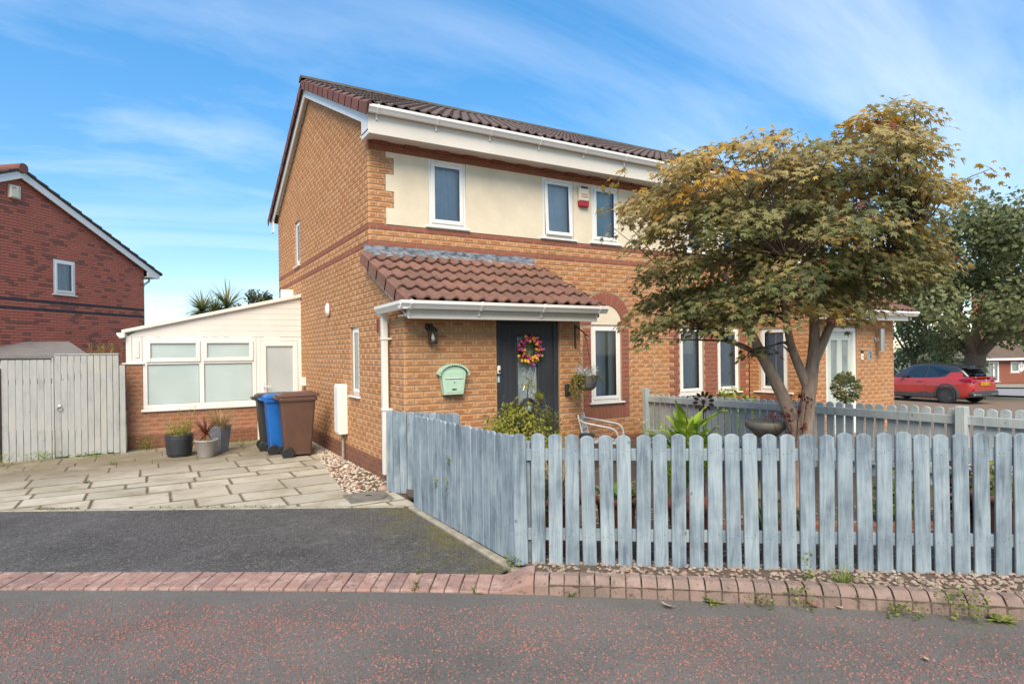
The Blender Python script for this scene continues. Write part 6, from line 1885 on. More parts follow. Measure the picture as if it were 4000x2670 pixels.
for i, (c, a, z, dpt) in enumerate(clusters):
    spray = i >= len(clusters) - 17
    n0, rad0 = min(nodes, key=lambda q: (q[0] - c).length + (.6 if q[0].z > c.z + .1 else 0) + rt.uniform(0, .28))
    mid = n0.lerp(c, .55) + Vector((0, 0, .10 + .04 * rt.random())) * (.6 if z > -.3 else .2) + rdir(rt) * .04
    pth, rad = smooth_path([n0, mid, c], [min(.012, rad0 * .7), .006, .0025], 4); twigs.tube(pth, rad, 5, rt.random(), cap=False)
    out = (c - (cen - UP * .55)); out = out.normalized()
    tilt = Vector((out.x, out.y, 0)); 
    nrm = (UP * 1.0 + tilt * rt.uniform(.25, .75) + rdir(rt) * .2).normalized()
    e1 = nrm.orthogonal().normalized(); e2 = nrm.cross(e1)
    rc = rt.uniform(.20, .33) * (.62 if spray else 1); nl = int(rt.uniform(72, 104) * (.2 if spray else 1))
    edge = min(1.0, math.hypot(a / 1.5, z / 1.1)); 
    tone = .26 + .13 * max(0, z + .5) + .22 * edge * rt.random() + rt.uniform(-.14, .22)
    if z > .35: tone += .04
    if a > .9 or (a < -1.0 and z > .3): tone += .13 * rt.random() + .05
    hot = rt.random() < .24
    for q in range(3):
        aa = rt.uniform(0, 6.283); twigs.tube([c, c + (e1 * math.cos(aa) + e2 * math.sin(aa)) * rc * .7], [.003, .0012], 4, rt.random(), cap=False)
    for q in range(nl):
        aa = rt.uniform(0, 6.283); rr = rc * math.sqrt(rt.random())
        o = e1 * (math.cos(aa) * rr) + e2 * (math.sin(aa) * rr)
        p = c + o + nrm * (rt.gauss(0, .028) - .25 * rr * rr / rc)
        d = (o.normalized() if rr > .01 else e1) * .9 + tilt * .35 + rdir(rt) * .55 + Vector((0, 0, -.55))
        ln = (nrm + rdir(rt) * .45)
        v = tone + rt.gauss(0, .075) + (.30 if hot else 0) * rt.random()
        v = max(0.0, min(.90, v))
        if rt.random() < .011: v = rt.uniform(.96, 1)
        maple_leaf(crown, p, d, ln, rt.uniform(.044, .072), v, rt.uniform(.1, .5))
trunk.build('trunk', M['bark'], maple, smooth=True)
M['twig'] = noisy('dark twig', (.055, .038, .028), (.09, .06, .045), 20, .9)
twigs.build('branches', M['twig'], maple, smooth=True)
crown.build('crown', M['maple'], maple)
print('maple leaves', len(crown.f) // 12)

# ------------------------------------------------------------------ background trees and shrubs
def blob_tree(name, label, base, cz, rx, rz, n, s, m, trunk_r=.3, lean=(0, 0), clumps=46, seed=1, cat='tree', group=None, hole=.0, tr=True, limbs_n=6):
    r_ = random.Random(seed); base = Vector(base)
    t = thing(name, label, cat, base, 0, group)
    c = base + Vector((lean[0], lean[1], cz)); tb_ = MB(); fk = base + Vector((lean[0] * .3, lean[1] * .3, max(.25, (cz - rz) * .95)))
    if tr: 
        tb_.tube([base - UP * .05, base.lerp(fk, .5) + RDIR * .06, fk, fk + UP * trunk_r * 1.6, fk + UP * trunk_r * 4], [trunk_r * 1.25, trunk_r, trunk_r * .92, trunk_r * .6, .02], 12, .2)
        for i in range(limbs_n):
            a = 6.283 * i / limbs_n + r_.uniform(-.3, .3); e = c + Vector((math.cos(a) * rx * .62, math.sin(a) * rx * .62, r_.uniform(-.1, .5) * rz))
            p_, q_ = smooth_path([fk - UP * trunk_r * .3, fk.lerp(e, .4) - UP * .1 * rz, e], [trunk_r * .55, trunk_r * .34, trunk_r * .08], 4); tb_.tube(p_, q_, 7, .4)
    cr = MB(); per = n // clumps
    for i in range(clumps):
        d = rdir(r_); k = r_.random() ** .35
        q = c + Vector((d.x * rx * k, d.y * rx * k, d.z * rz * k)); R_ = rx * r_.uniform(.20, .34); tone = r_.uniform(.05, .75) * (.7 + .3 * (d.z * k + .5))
        for j in range(per):
            dd = rdir(r_); p = q + dd * (R_ * (.55 + .45 * r_.random())) * (1, .8)[dd.z < 0]
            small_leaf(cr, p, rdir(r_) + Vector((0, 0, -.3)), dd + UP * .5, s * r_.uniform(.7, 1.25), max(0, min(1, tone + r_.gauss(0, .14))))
    if tr: tb_.build('trunk', M['bark_grey'], t, smooth=True)
    cr.build('crown', m, t)
    return t
M['bark_grey'] = bark('grey brown bark', (.17, .135, .10), (.10, .08, .06))
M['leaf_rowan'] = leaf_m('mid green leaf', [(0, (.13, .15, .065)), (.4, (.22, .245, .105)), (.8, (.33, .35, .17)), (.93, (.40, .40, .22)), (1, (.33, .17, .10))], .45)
M['leaf_pale'] = leaf_m('pale variegated leaf', [(0, (.07, .10, .03)), (.4, (.20, .23, .09)), (1, (.40, .40, .22))], .3)
M['leaf_palm'] = leaf_m('palm frond', [(0, (.05, .09, .03)), (.5, (.12, .17, .055)), (.85, (.22, .24, .07)), (1, (.34, .28, .12))], .25)
def gp(x, D, z=None):
    p = cam_pt((x - 2000) / 2385 * D, D, 0); p.z = gz(p.x, p.y) if z is None else z; return p
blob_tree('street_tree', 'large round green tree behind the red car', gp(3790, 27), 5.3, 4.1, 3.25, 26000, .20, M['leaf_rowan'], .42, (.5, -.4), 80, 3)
blob_tree('street_tree', 'smaller dark green tree between the porch and the red car', gp(3575, 33), 4.4, 2.2, 2.4, 4500, .18, M['leaf_rowan'], .16, (-.2, .2), 40, 4)
blob_tree('shrub', 'pale variegated shrub behind the cars', gp(3640, 34), 2.2, 2.3, 1.8, 4200, .16, M['leaf_pale'], .1, (0, 0), 40, 5, 'shrub', tr=False)
blob_tree('shrub', 'dark leafy shrub left of the far brick house', gp(3700, 37), 2.0, 1.9, 1.7, 3200, .17, M['leaf_rowan'], .1, (0, 0), 30, 6, 'shrub', tr=False)
blob_tree('garden_tree', 'wispy reddish tree at the rear corner of the gable', gp(1020, 27, -.1), 3.75, 1.15, 1.2, 2600, .13, leaf_m('rowan leaf', [(0, (.05, .07, .03)), (.6, (.12, .12, .05)), (1, (.24, .10, .07))], .3), .07, (0, 0), 24, 7)
blob_tree('shrub', 'low green bush beyond the conservatory roof left end', gp(600, 24, -.1), 1.75, .8, .85, 900, .12, M['leaf_rowan'], .05, (0, 0), 14, 9, 'shrub', tr=False)
# cabbage palm behind the conservatory, two heads
pb = gp(850, 24, -.1)
pt = thing('cabbage_palm', 'two-headed cabbage palm showing above the conservatory roof', 'palm tree', pb)
tb_ = MB(); cr = MB(); rp = random.Random(12)
for hx, hy, sz in ((792, 1212, 1.15), (890, 1200, 1.3), (845, 1225, 1.1)):
    hp = ctp(hx, hy, 24); p_, q_ = smooth_path([pb, pb.lerp(hp, .5) + RDIR * (.1 if hx > 850 else -.1), hp], [.14, .11, .09], 4); tb_.tube(p_, q_, 9, .3)
    for i in range(260):
        d = rdir(rp); d.z = d.z * .8 + .22
        cr.blade(hp, d, sz * rp.uniform(.7, 1.0), .045, rp.uniform(.25, .9), max(0, min(1, .35 + .5 * d.z + rp.gauss(0, .15))), 4)
    for i in range(40):
        d = rdir(rp); d.z = -abs(d.z) - .2
        cr.blade(hp, d, sz * rp.uniform(.5, .75), .04, .3, rp.uniform(.8, 1), 3)
tb_.build('trunk', M['bark_grey'], pt, smooth=True); cr.build('crown', M['leaf_palm'], pt)
# yellow bamboo over the gate
bm = thing('bamboo_clump', 'yellow-green bamboo tips above the grey side gate', 'bamboo', (-.8, 13.6, -.05))
mb = MB(); rb = random.Random(14)
for i in range(34):
    px = rb.choice((300, 360, 375, 385, 400, 410, 430, 440, 460)) + rb.uniform(-14, 14); top_ = ctp(px, rb.uniform(1335, 1400), 14.6 + rb.uniform(-.3, .3))
    b_ = Vector((top_.x + rb.uniform(-.1, .1), top_.y, -.05)); mb.tube([b_, b_.lerp(top_, .6), top_], [.007, .006, .002], 4, .6)
    for k in range(16):
        q = b_.lerp(top_, 1 - .4 * rb.random()); mb.blade(q, rdir(rb) + UP * .5, rb.uniform(.09, .17), .022, .6, rb.random(), 2)
mb.build('canes', M['leaf_bamboo'], bm)
# ------------------------------------------------------------------ cars
def paint(name, c, rough=.22, flake=.0):
    m = mat(name, c, rough, .15, .6); m.node_tree.nodes['Principled BSDF'].inputs['Coat Weight'].default_value = .8
    m.node_tree.nodes['Principled BSDF'].inputs['Coat Roughness'].default_value = .05
    return m
M['tyre'] = mat('tyre rubber', (.022, .022, .022), .85)
M['clad'] = noisy('grey plastic cladding', (.045, .045, .046), (.06, .06, .06), 20, .6)
M['tail'] = mat('red lamp lens', (.28, .008, .03), .12)
M['plate'] = mat('yellow number plate', (.80, .50, .02), .4)
M['wheel_dark'] = mat('dark alloy', (.10, .10, .105), .3, .7)
def loft(mb, secs, rnd=0.0, mi=0, closed=False):
    k = len(secs[0]); vs = [p for s in secs for p in s]
    fs = []
    for i in range(len(secs) - 1):
        for j in range(k - 1): fs.append((i * k + j, i * k + j + 1, (i + 1) * k + j + 1, (i + 1) * k + j))
    mb.add(vs, fs, rnd, mi)
def mirror_sec(half): return half + [(x, -y, z) for x, y, z in reversed(half[:-1])]
def lerp_tab(tab, x):
    for (x0, v0), (x1, v1) in zip(tab, tab[1:]):
        if x0 <= x <= x1:
            t = (x - x0) / (x1 - x0); t = t * t * (3 - 2 * t) * .5 + t * .5
            return v0 + (v1 - v0) * t
    return tab[0][1] if x < tab[0][0] else tab[-1][1]
def make_car(label, c, roofc, pos, fwd, plate=None, detail=True, group='cars parked on the neighbouring drive'):
    f = Vector((fwd.x, fwd.y, 0)).normalized(); ang = math.atan2(f.y, f.x)
    t = thing('parked_car', label, 'car', pos, ang, group)
    body_m = paint('car paint ' + label.split()[0], c); roof_m = paint('car roof ' + label.split()[0], roofc)
    # origin under the rear axle; x forwards, y left; rear bumper at -.87, nose at 3.52
    W = [(-.87, .70), (-.78, .80), (-.5, .875), (0, .905), (.6, .872), (1.6, .872), (2.64, .90), (3.1, .86), (3.4, .72), (3.52, .5)]
    BELT = [(-.87, .80), (-.8, .98), (-.6, 1.035), (0, 1.06), (.5, 1.0), (1.5, .96), (2.1, .97), (2.9, .88), (3.4, .74), (3.52, .6)]
    secs = []
    xs_ = [-.87, -.845, -.78, -.65, -.5, -.3, 0, .3, .6, 1.0, 1.6, 2.1, 2.4, 2.64, 2.9, 3.1, 3.3, 3.42, 3.5, 3.52]
    for x in xs_:
        w, b = lerp_tab(W, x), lerp_tab(BELT, x)
        lift = .10 * sstep(-.2, -.87, x) if x < 0 else .0
        crease = .022 * math.exp(-((x - .05) / .45) ** 2) + .018 * math.exp(-((x - 2.64) / .45) ** 2) - .02 * math.exp(-((x - 1.3) / .5) ** 2)
        h = [(x, .35, .20 + lift), (x, w - .10, .20 + lift), (x, w - .015, .28 + lift), (x, w - .03 + crease * .4, .46 + lift * .6), (x, w + crease, .66), (x, w - .015 + crease, .80), (x, w - .05, b - .07), (x, w - .10, b - .015), (x, w * .55, b + .012), (x, 0, b + .02)]
        h = [(a, y, min(z, b + .02)) for a, y, z in h]
        secs.append(mirror_sec(h))
    mb = MB(); loft(mb, secs)
    mb.add(secs[0], [tuple(range(len(secs[0])))]); mb.add(secs[-1], [tuple(range(len(secs[-1]) - 1, -1, -1))])
    body = mb.build('body', body_m, t, smooth=True, world=False)
    # cabin: black roof floating over dark glass
    top = [(-.62, 1.10), (-.45, 1.30), (-.2, 1.45), (.3, 1.535), (.9, 1.56), (1.4, 1.50), (1.75, 1.33), (2.15, 1.05)]
    secs = []
    for x, z in top:
        bw = lerp_tab([(-.62, .62), (-.3, .70), (.2, .765), (1.4, .775), (2.15, .72)], x); rw = lerp_tab([(-.62, .56), (-.2, .60), (.4, .625), (1.3, .62), (2.15, .66)], x)
        b = lerp_tab(BELT, x) - .03; zz = max(z, b + .03)
        secs.append(mirror_sec([(x, bw, b), (x, bw * .45 + rw * .55, b + (zz - b) * .55), (x, rw + .03, zz - .06), (x, rw - .04, zz - .012), (x, rw * .5, zz + .008), (x, 0, zz + .012)]))
    mb = MB(); loft(mb, secs); mb.build('cabin', roof_m, t, smooth=True, world=False)
    for s in (1, -1):
        def side(x, k, o=.006):
            b = lerp_tab(BELT, x); z = lerp_tab(top, x); bw = lerp_tab([(-.62, .62), (-.3, .70), (.2, .765), (1.4, .775), (2.15, .72)], x); rw = lerp_tab([(-.62, .56), (-.2, .60), (.4, .625), (1.3, .62), (2.15, .66)], x)
            zz = b + .01 + (z - .085 - b) * k; y = bw + (rw + .03 - bw) * ((zz - b + .03) / (z - .06 - b + .03))
            return (x, s * (y + o), zz)
        for name, q in (('side_window', [(1.62, .02), (.86, .02), (.80, .97), (1.30, .97), (1.5, .6)]), ('side_window', [(.80, .04), (.30, .06), (.02, .42), (-.02, .55), (.25, .93), (.74, .97)])):
            mb = MB(); mb.add([side(a, k) for a, k in q], [tuple(range(len(q)))]); mb.build(name, M['glass_dark'], t, world=False)
        mb = MB(); q = [(.12, -.1), (-.05, .40), (-.36, .86), (-.46, .80), (-.46, -.1)]; mb.add([side(a, k, .009) for a, k in q], [tuple(range(len(q)))]); mb.build('rear_pillar', body_m, t, world=False)
        mb = MB(); mb.ob((1.62, s * .90, 1.02), (.055, 0, 0), (0, .08, 0), (0, 0, .055), 0, .03); mb.tube([(1.62, s * .78, 1.0), (1.62, s * .88, 1.01)], .015, 6); mb.build('door_mirror', M['dark'], t, world=False)
        for x in (0, 2.64):
            # arch cladding
            mb = MB(); n = 16; vs = []
            for i in range(n + 1):
                a = math.pi * (-.06 + 1.12 * i / n)
                for rr, yy in ((.372, .80), (.375, .925), (.445, .915), (.455, .87)): vs.append((x + rr * math.cos(a), s * yy, .345 + rr * math.sin(a)))
            mb.add(vs, [(4 * i + j, 4 * i + j + 1, 4 * i + 5 + j, 4 * i + 4 + j) for i in range(n) for j in range(3)]); mb.build('wheel_arch', M['clad'], t, world=False)
            mb = MB(); mb.lathe([(.0, -.01), (.372, -.01), (.372, .0)], (x, s * .905, .345), 24, axis=(0, s, 0)); mb.build('arch_liner', M['tyre'], t, world=False)
            mb = MB(); mb.lathe([(.225, -.10), (.30, -.105), (.335, -.08), (.345, -.04), (.345, .04), (.335, .085), (.30, .105), (.235, .10), (.232, .04), (.0, .035)], (x, s * .835, .345), 28, axis=(0, s, 0)); wh = mb.build('wheel', M['tyre'], t, world=False)
            mb = MB()
            for i in range(10):
                for o in (-.09, .09):
                    a = 6.283 * i / 10; p0 = Vector((x + .05 * math.cos(a), s * .905, .345 + .05 * math.sin(a))); p1 = Vector((x + .225 * math.cos(a + o), s * .925, .345 + .225 * math.sin(a + o)))
                    mb.tube([p0, p1], [.014, .010], 5)
            mb.lathe([(.24, .085), (.24, .098), (.222, .098), (.222, .08)], (x, s * .835, .345), 28, axis=(0, s, 0)); mb.lathe([(.055, .05), (.055, .085), (.0, .09)], (x, s * .835, .345), 12, axis=(0, s, 0)); mb.build('rim', M['wheel_dark'], wh, world=False)
        # sill cladding
        mb = MB(); q = [(.42, .225), (2.22, .225), (2.22, .38), (2.0, .40), (1.2, .38), (.75, .47), (.44, .36)]
        mb.prism(q, Fr((0, s * .845, 0), (1, 0, 0), (0, s, 0)), 0, .045, 0, .01); mb.build('sill_cladding', M['clad'], t, world=False)
        if detail:
            mb = MB()
            for x in (.80, ): mb.add([(x, s * .893, .30), (x + .012, s * .893, .30), (x + .012, s * .884, .95), (x, s * .884, .95)], [(0, 1, 2, 3)])
            mb.ob((1.0, s * .882, .86), (.10, 0, 0), (0, .012, 0), (0, 0, .014), 0, .006); mb.build('door_handle', body_m, t, world=False)
            mb = MB(); q = [(-.86, .98), (-.80, .92), (-.40, 1.0), (-.42, 1.045), (-.72, 1.055), (-.84, 1.04)]
            vs = [(x, s * (lerp_tab(W, x) - .025 + .01), z - .06) for x, z in q] + [(-.895, s * .38, .965), (-.895, s * .38, .93), (-.885, s * .70, .87)]
            mb.add([(-.40, s * .872, .94), (-.62, s * .862, .985), (-.82, s * .80, .99), (-.895, s * .66, .965), (-.90, s * .42, .945), (-.905, s * .42, .905), (-.90, s * .66, .87), (-.835, s * .80, .855), (-.62, s * .868, .90)], [(0, 1, 2, 8), (8, 2, 3, 7), (7, 3, 4, 6), (6, 4, 5)]); mb.build('tail_light', M['tail'], t, world=False)
            mb = MB(); mb.add([(-.885, s * .72, .60), (-.87, s * .80, .58), (-.87, s * .78, .48), (-.893, s * .66, .50)], [(0, 1, 2, 3)]); mb.build('reflector', M['tail'], t, world=False)
    rb = Fr((-.875, 0, 0), (0, -1, 0), (-1, 0, 0))
    mb = MB(); mb.prism([(-.80, .30), (.80, .30), (.84, .42), (.80, .50), (.55, .52), (-.55, .52), (-.80, .50), (-.84, .42)], rb, -.12, .03, 0, .02); mb.build('bumper', M['clad'], t, world=False)
    mb = MB()
    for s in (1, -1): mb.prism([(s * .30, .40), (s * .74, .42), (s * .76, .38), (s * .34, .36)], rb, .03, .045, 0, .006)
    mb.build('bumper_trim', M['steel'], t, world=False)
    mb = MB(); mb.ob((-.52, 0, 1.40), (.13, 0, .04), (0, .56, 0), (0, 0, .018), 0, .012); mb.build('spoiler', roof_m, t, world=False)
    mb = MB(); mb.add([(-.655, .52, 1.08), (-.655, -.52, 1.08), (-.42, -.50, 1.365), (-.42, .50, 1.365)], [(0, 1, 2, 3)]); mb.build('rear_window', M['glass_dark'], t, world=False)
    mb = MB(); mb.prism([(-.62, 1.015), (.62, 1.015), (.60, 1.05), (-.60, 1.05)], rb, -.16, .01, 0, .008); mb.build('tailgate_lip', body_m, t, world=False)
    if plate:
        pf = Fr((-.905, 0, 0), (0, -1, 0), (-1, 0, 0))
        mb = MB(); mb.prism([(-.33, .70), (.33, .70), (.36, .86), (-.36, .86)], rb, .0, .012, 0, .004); mb.build('plate_recess', body_m, t, world=False)
        mb = MB(); mb.fb(pf, -.26, .26, .725, .835, -.02, -.004, 0, .003); pl_ = mb.build('number_plate', M['plate'], t, world=False)
        mb = MB(); text_mesh(plate, .105, pf, 0, .745, -.002, mb, depth=.002, bold=.002); mb.build('plate_lettering', M['dark'], pl_, world=False)
        mb = MB()
        for rx, rz, oz in ((.062, .042, 0), (.022, .041, 0), (.040, .016, .018)):
            mb.tube([pf.P(rx * math.cos(a), .915 + oz + rz * math.sin(a), .004) for a in [6.283 * i / 20 for i in range(21)]], .006, 5, cap=False)
        mb.build('emblem', M['chrome'], t, world=False)
        mb = MB(); text_mesh('C-HR', .060, pf, -.45, .865, -.002, mb, depth=.002); mb.build('badge', M['chrome'], t, world=False)
    return t
cf = (RDIR * -.42 + VDIR * .907)
lw = cam_pt(1700 / 2385 * 23.5, 23.5, 0); cl_ = (RDIR * -.907 - VDIR * .42)
ra = lw - cl_ * .80; ra.z = gz(ra.x, ra.y) + .06
make_car('red hatchback with black roof parked beyond the divider fence', (.43, .04, .034), (.035, .037, .040), ra, cf, 'MV02 SAM')
p2 = cam_pt(1640 / 2385 * 28.0, 28.0, 0) + cf * -1.0; p2.z = gz(p2.x, p2.y) + .06
make_car('white car mostly hidden behind the red hatchback', (.62, .62, .62), (.25, .26, .27), p2, cf, None, False)

# ------------------------------------------------------------------ far brick house on the right
FD_ = 50.0
fo = cam_pt((3800 - 2000) / 2385 * FD_, FD_, 0); fzb = gz(fo.x, fo.y) + .18
fu = (RDIR + VDIR * .02).normalized(); fnn = fu.cross(UP)
FH = Fr((fo.x, fo.y, 0), fu, fnn); mpp = FD_ / 2385
def fx(px): return (px - 3800) * mpp
def fzz(y, px=3920): return CAM_H - (y - (1375 - .01309 * (px - 2000))) * mpp
fh = thing('brick_house', 'far red brick house with brown tiled lean-to roof at right edge', 'house', (fo.x, fo.y, fzb))
gz_, uw0 = fzz(1404), fx(3918)
rects = [(fx(3815), fx(3903), fzz(1490), fzz(1412)), (fx(3950), fx(3984), fzz(1455), fzz(1413))]
mb = MB(); wall_core(mb, FH, 0, 9, fzb - .2, gz_, rects, .2); mb.fb(FH, uw0, 9, gz_, 6.5, -3.2, -3.0); fw_ = mb.build('wall', M['mortar_rh'], fh)
FU = Fr(FH.P(0, 0, -3.0), fu, fnn)
upr = [(fx(3965) * 53 / 50 - .35, fx(3965) * 53 / 50 + .55, 4.0, 5.2)]
kf = int((fzb - ZB) / .075)
bl_ = [(*b, fw_) for b in lay(FH, kf, int((gz_ - ZB) / .075), holes(0, 7.0, rects), lambda k, a: 'brick_red', 91)]
bl_ += [(*b, fw_) for b in lay(FU, int((gz_ - ZB) / .075) + 14, 86, holes(uw0, 7.0, []), lambda k, a: 'brick_blue' if k in (47, 50) else 'brick_red', 92)]
bricks_out(fh, lambda b: b[7], bl_, 300)
for r_ in rects: window(fh, FH, *r_, rec=.0, cur=[(0, 1, 'curtain_w')], fw=.12, sash=False, sillw=.12)
mb = MB(); mb.fb(FH, fx(3878), fx(3884), rects[0][2], rects[0][3], 0, .03); mb.build('mullion', M['upvc'], fh)
ux = fx(3978) * 53 / 50; zc = fzz(1228) * 1.0
mb = MB(); wq = (ux - .45, ux + .45, CAM_H - (1255 - 1349) * 53 / 2385, CAM_H - (1195 - 1349) * 53 / 2385)
window(fh, FU, *wq, rec=-.04, cur=[(0, 1, 'curtain_w')], fw=.12, sash=False, sillw=.12)
# lean-to roof
mb = MB(); rt_ = gz_ + 1.25
mb.prism([(-.6, gz_ + .02), (9, gz_ + .02), (9, gz_ + .12), (-.6, gz_ + .12)], FH, -.02, .40); 
mb.add([FH.P(-.6, gz_ + .12, .42), FH.P(9, gz_ + .12, .42), FH.P(9, rt_, -3.0), FH.P(uw0 - .1, rt_, -3.0), FH.P(-.6, gz_ + .12, -3.0)], [(0, 1, 2, 3), (0, 3, 4)]); fr_ = mb.build('roof', M['tile_far'], fh)
down_ = (FH.P(0, gz_ + .12, .42) - FH.P(0, rt_, -3.0)); ln_ = down_.length; down_.normalize()
def keep_out(p):
    q = p - FH.O; a = q.dot(fu); k = (p.z - gz_ - .12) / (rt_ - gz_ - .12)
    return a < -.6 + k * (uw0 + .5)
tile_roof(fr_, FH.P(-.6, rt_, -3.0), fu, down_, .33, 20, ln_ / 11, 11, 'tile_far', 93, keep_out)
mb = MB(); mb.fb(FH, -.65, 9, gz_ - .05, gz_ + .13, .40, .52, 0, .02); mb.build('gutter', M['upvc'], fh)
mb = MB(); mb.tube([FH.P(-.6, gz_ + .15, .42), FH.P(uw0 - .1, rt_ + .06, -3.0)], .10, 6); mb.build('hip_tiles', M['lead'], fh)
mb = MB(); mb.fb(FU, uw0 - .1, 7, rt_ - .02, rt_ + .25, 0, .06); mb.build('flashing', M['lead'], fh)
np_ = thing('number_plaque', 'white oval plaque reading 11 on the far brick house', 'sign', FH.P(fx(3990), fzz(1432) - .3, 0))
mb = MB(); mb.prism([(fx(3990) + .24 * math.cos(a), fzz(1432) + .42 * math.sin(a)) for a in [6.283 * i / 18 for i in range(18)]], FH, .02, .06, 0, .01); mb.build('oval', M['upvc'], np_)
mb = MB(); text_mesh('11', .36, FH, fx(3990), fzz(1432) - .12, .065, mb, depth=.01); mb.build('numerals', M['dark'], np_)

# ------------------------------------------------------------------ front garden things
rg = random.Random(55)
M['stone'] = noisy('weathered cast stone', (.27, .24, .19), (.17, .155, .12), 10, .95, .5, 70)
bp = ctp(2990, 1700, 6.2); bp.z = .085
bb = thing('bird_bath', 'weathered stone bird bath beside the maple trunk', 'bird bath', bp)
mb = MB(); mb.lathe([(.155, 0), (.16, .04), (.12, .07), (.085, .11), (.07, .18), (.062, .32), (.07, .50), (.085, .60), (.095, .62)], bp, 20); mb.build('pedestal', M['stone'], bb, smooth=True)
mb = MB(); mb.lathe([(.06, .62), (.10, .635), (.19, .715), (.205, .74), (.205, .775), (.195, .785), (.18, .775), (.12, .735), (0, .72)], bp, 28); mb.build('bowl', M['stone'], bb, smooth=True)
# wind spinner
sp0 = ctp(2745, 1568, 6.3); hub = sp0.copy(); sb = hub.copy(); sb.z = .085
ws = thing('wind_spinner', 'rusty flower-shaped wind spinner on a stem in the garden', 'ornament', sb)
M['rust'] = noisy('rusted metal', (.11, .05, .032), (.06, .032, .024), 30, .75, .3, 90, metal=.4)
mb = MB(); mb.tube([sb, hub], .007, 6); mb.build('stem', M['rust'], ws)
mb = MB(); mb.lathe([(0, -.02), (.018, -.012), (.022, 0), (.018, .012), (0, .02)], hub, 12, axis=-VDIR); mb.build('hub', M['rust'], ws, smooth=True)
for k in range(12):
    a = 6.283 * k / 12 + .13; d = RDIR * math.cos(a) + UP * math.sin(a); s_ = d.cross(VDIR); mb = MB()
    q = hub - VDIR * .012 * (k % 2); mb.tube([q + d * .015, q + d * .055], .0025, 5)
    pts = [(.05, 0), (.065, .014), (.085, .019), (.10, .014), (.115, 0)]
    vs = [q + d * x + s_ * y - VDIR * (.006 if 0 < i < 4 else 0) for i, (x, y) in enumerate(pts)] + [q + d * x - s_ * y - VDIR * .006 for x, y in reversed(pts[1:-1])]
    vs.append(q + d * .085 + VDIR * .008); n = 8
    mb.add(vs, [(8, i, (i + 1) % n) for i in range(n)]); mb.build('petal', M['rust'], ws)
# metal chair by the wall
cc = ctp(2350, 1720, 8.3); cc.z = -.05
ch = thing('garden_chair', 'white slatted metal garden chair with curved arms by the wall', 'chair', cc, R(-48))
M['white_tube'] = noisy('white coated steel', (.72, .70, .66), (.62, .58, .52), 12, .4)
def tubes(name, paths, r_, m, par): 
    mb = MB()
    for p in paths:
        q, _ = smooth_path([Vector(x) for x in p], [r_] * len(p), 4); mb.tube(q, r_, 8)
    return mb.build(name, m, par, smooth=True, world=False)
tubes('arm_rail', [[(.24, .25, .13), (.25, .26, .35), (.22, .27, .60), (0, .275, .665), (-.2, .26, .70), (-.27, .15, .725), (-.285, 0, .73), (-.27, -.15, .725), (-.2, -.26, .70), (0, -.275, .665), (.22, -.27, .60), (.25, -.26, .35), (.24, -.25, .13)]], .0125, M['white_tube'], ch)
for s in (1, -1): tubes('leg', [[(-.25, s * .2, .13), (-.22, s * .2, .42), (-.30, s * .19, .80)]], .011, M['white_tube'], ch)
for i in range(5):
    mb = MB(); mb.ob((-.16 + i * .085, 0, .43), (.036, 0, 0), (0, .235, 0), (0, 0, .005), 0, .003); mb.build('seat_slat', M['white_tube'], ch, world=False)
for i in range(3):
    mb = MB(); mb.ob((-.245 - i * .024, 0, .52 + i * .10), (.004, 0, 0), (0, .19, 0), (-.01, 0, .04), 0, .003); mb.build('back_slat', M['white_tube'], ch, world=False)
bx_ = ctp(2288, 1720, 7.95); bx_.z = .085
mb = MB(); mb.lathe([(.10, 0), (.12, .40), (.13, .41), (.13, .44), (.11, .44), (.1, .38)], bx_, 4, sq=.0); tag(mb.build('square_planter', M['pot_black']), 'empty black square planter beside the white garden chair', 'planter')
# terracotta pots behind the fence
M['terracotta'] = noisy('terracotta plastic', (.30, .105, .055), (.24, .085, .048), 6, .6, .1, 60)
def terra(label, px, D, r_, h, seedf, kind='potted_plant', z=.085):
    p = cam_pt((px - 2000) / 2385 * D, D, z); t = thing('terracotta_pot', label, 'potted plant', p)
    mb = MB(); mb.lathe([(r_ * .72, 0), (r_ * .74, .02), (r_ * .93, h - .07), (r_ * .95, h - .06), (r_ * 1.04, h - .055), (r_ * 1.06, h - .01), (r_ * 1.0, h), (r_ * .9, h - .005), (r_ * .86, h - .06)], p, 26); mb.build('pot', M['terracotta'], t, smooth=True)
    mb = MB(); mb.lathe([(r_ * .88, h - .05), (0, h - .04)], p, 20); mb.build('compost', M['soil'], t)
    mb = MB(); m = seedf(mb, p + UP * (h - .05), r_); mb.build('foliage', m, t)
    return t
M['leaf_bright'] = leaf_m('bright broad leaf', [(0, (.12, .22, .015)), (.5, (.24, .36, .03)), (1, (.36, .46, .06))], .4)
M['leaf_hosta'] = leaf_m('hosta leaf', [(0, (.06, .13, .03)), (.6, (.16, .26, .05)), (1, (.50, .50, .28))], .3)
M['leaf_acer'] = leaf_m('yellow-green acer leaf', [(0, (.14, .17, .02)), (.5, (.27, .29, .035)), (.85, (.40, .38, .06)), (1, (.36, .16, .04))], .4)
def broad(mb, p, d, L, w, rnd):
    d = Vector(d).normalized(); s_ = d.cross(UP); s_ = s_.normalized() if s_.length > .01 else RDIR.copy(); u = s_.cross(d); vs = []
    for i in range(7):
        t_ = i / 6; ww = w * math.sin(math.pi * min(1, t_ ** .75 * .97 + .03)) * .5; q = p + d * (L * t_) + u * (-.25 * L * t_ * t_) ; wv = .12 * w * math.sin(i * 2.3)
        vs += [q - s_ * ww + u * (.25 * ww + wv), q, q + s_ * ww + u * (.25 * ww - wv)]
    mb.add(vs, [(3 * i + j, 3 * i + j + 1, 3 * i + 4 + j, 3 * i + 3 + j) for i in range(6) for j in range(2)], rnd)
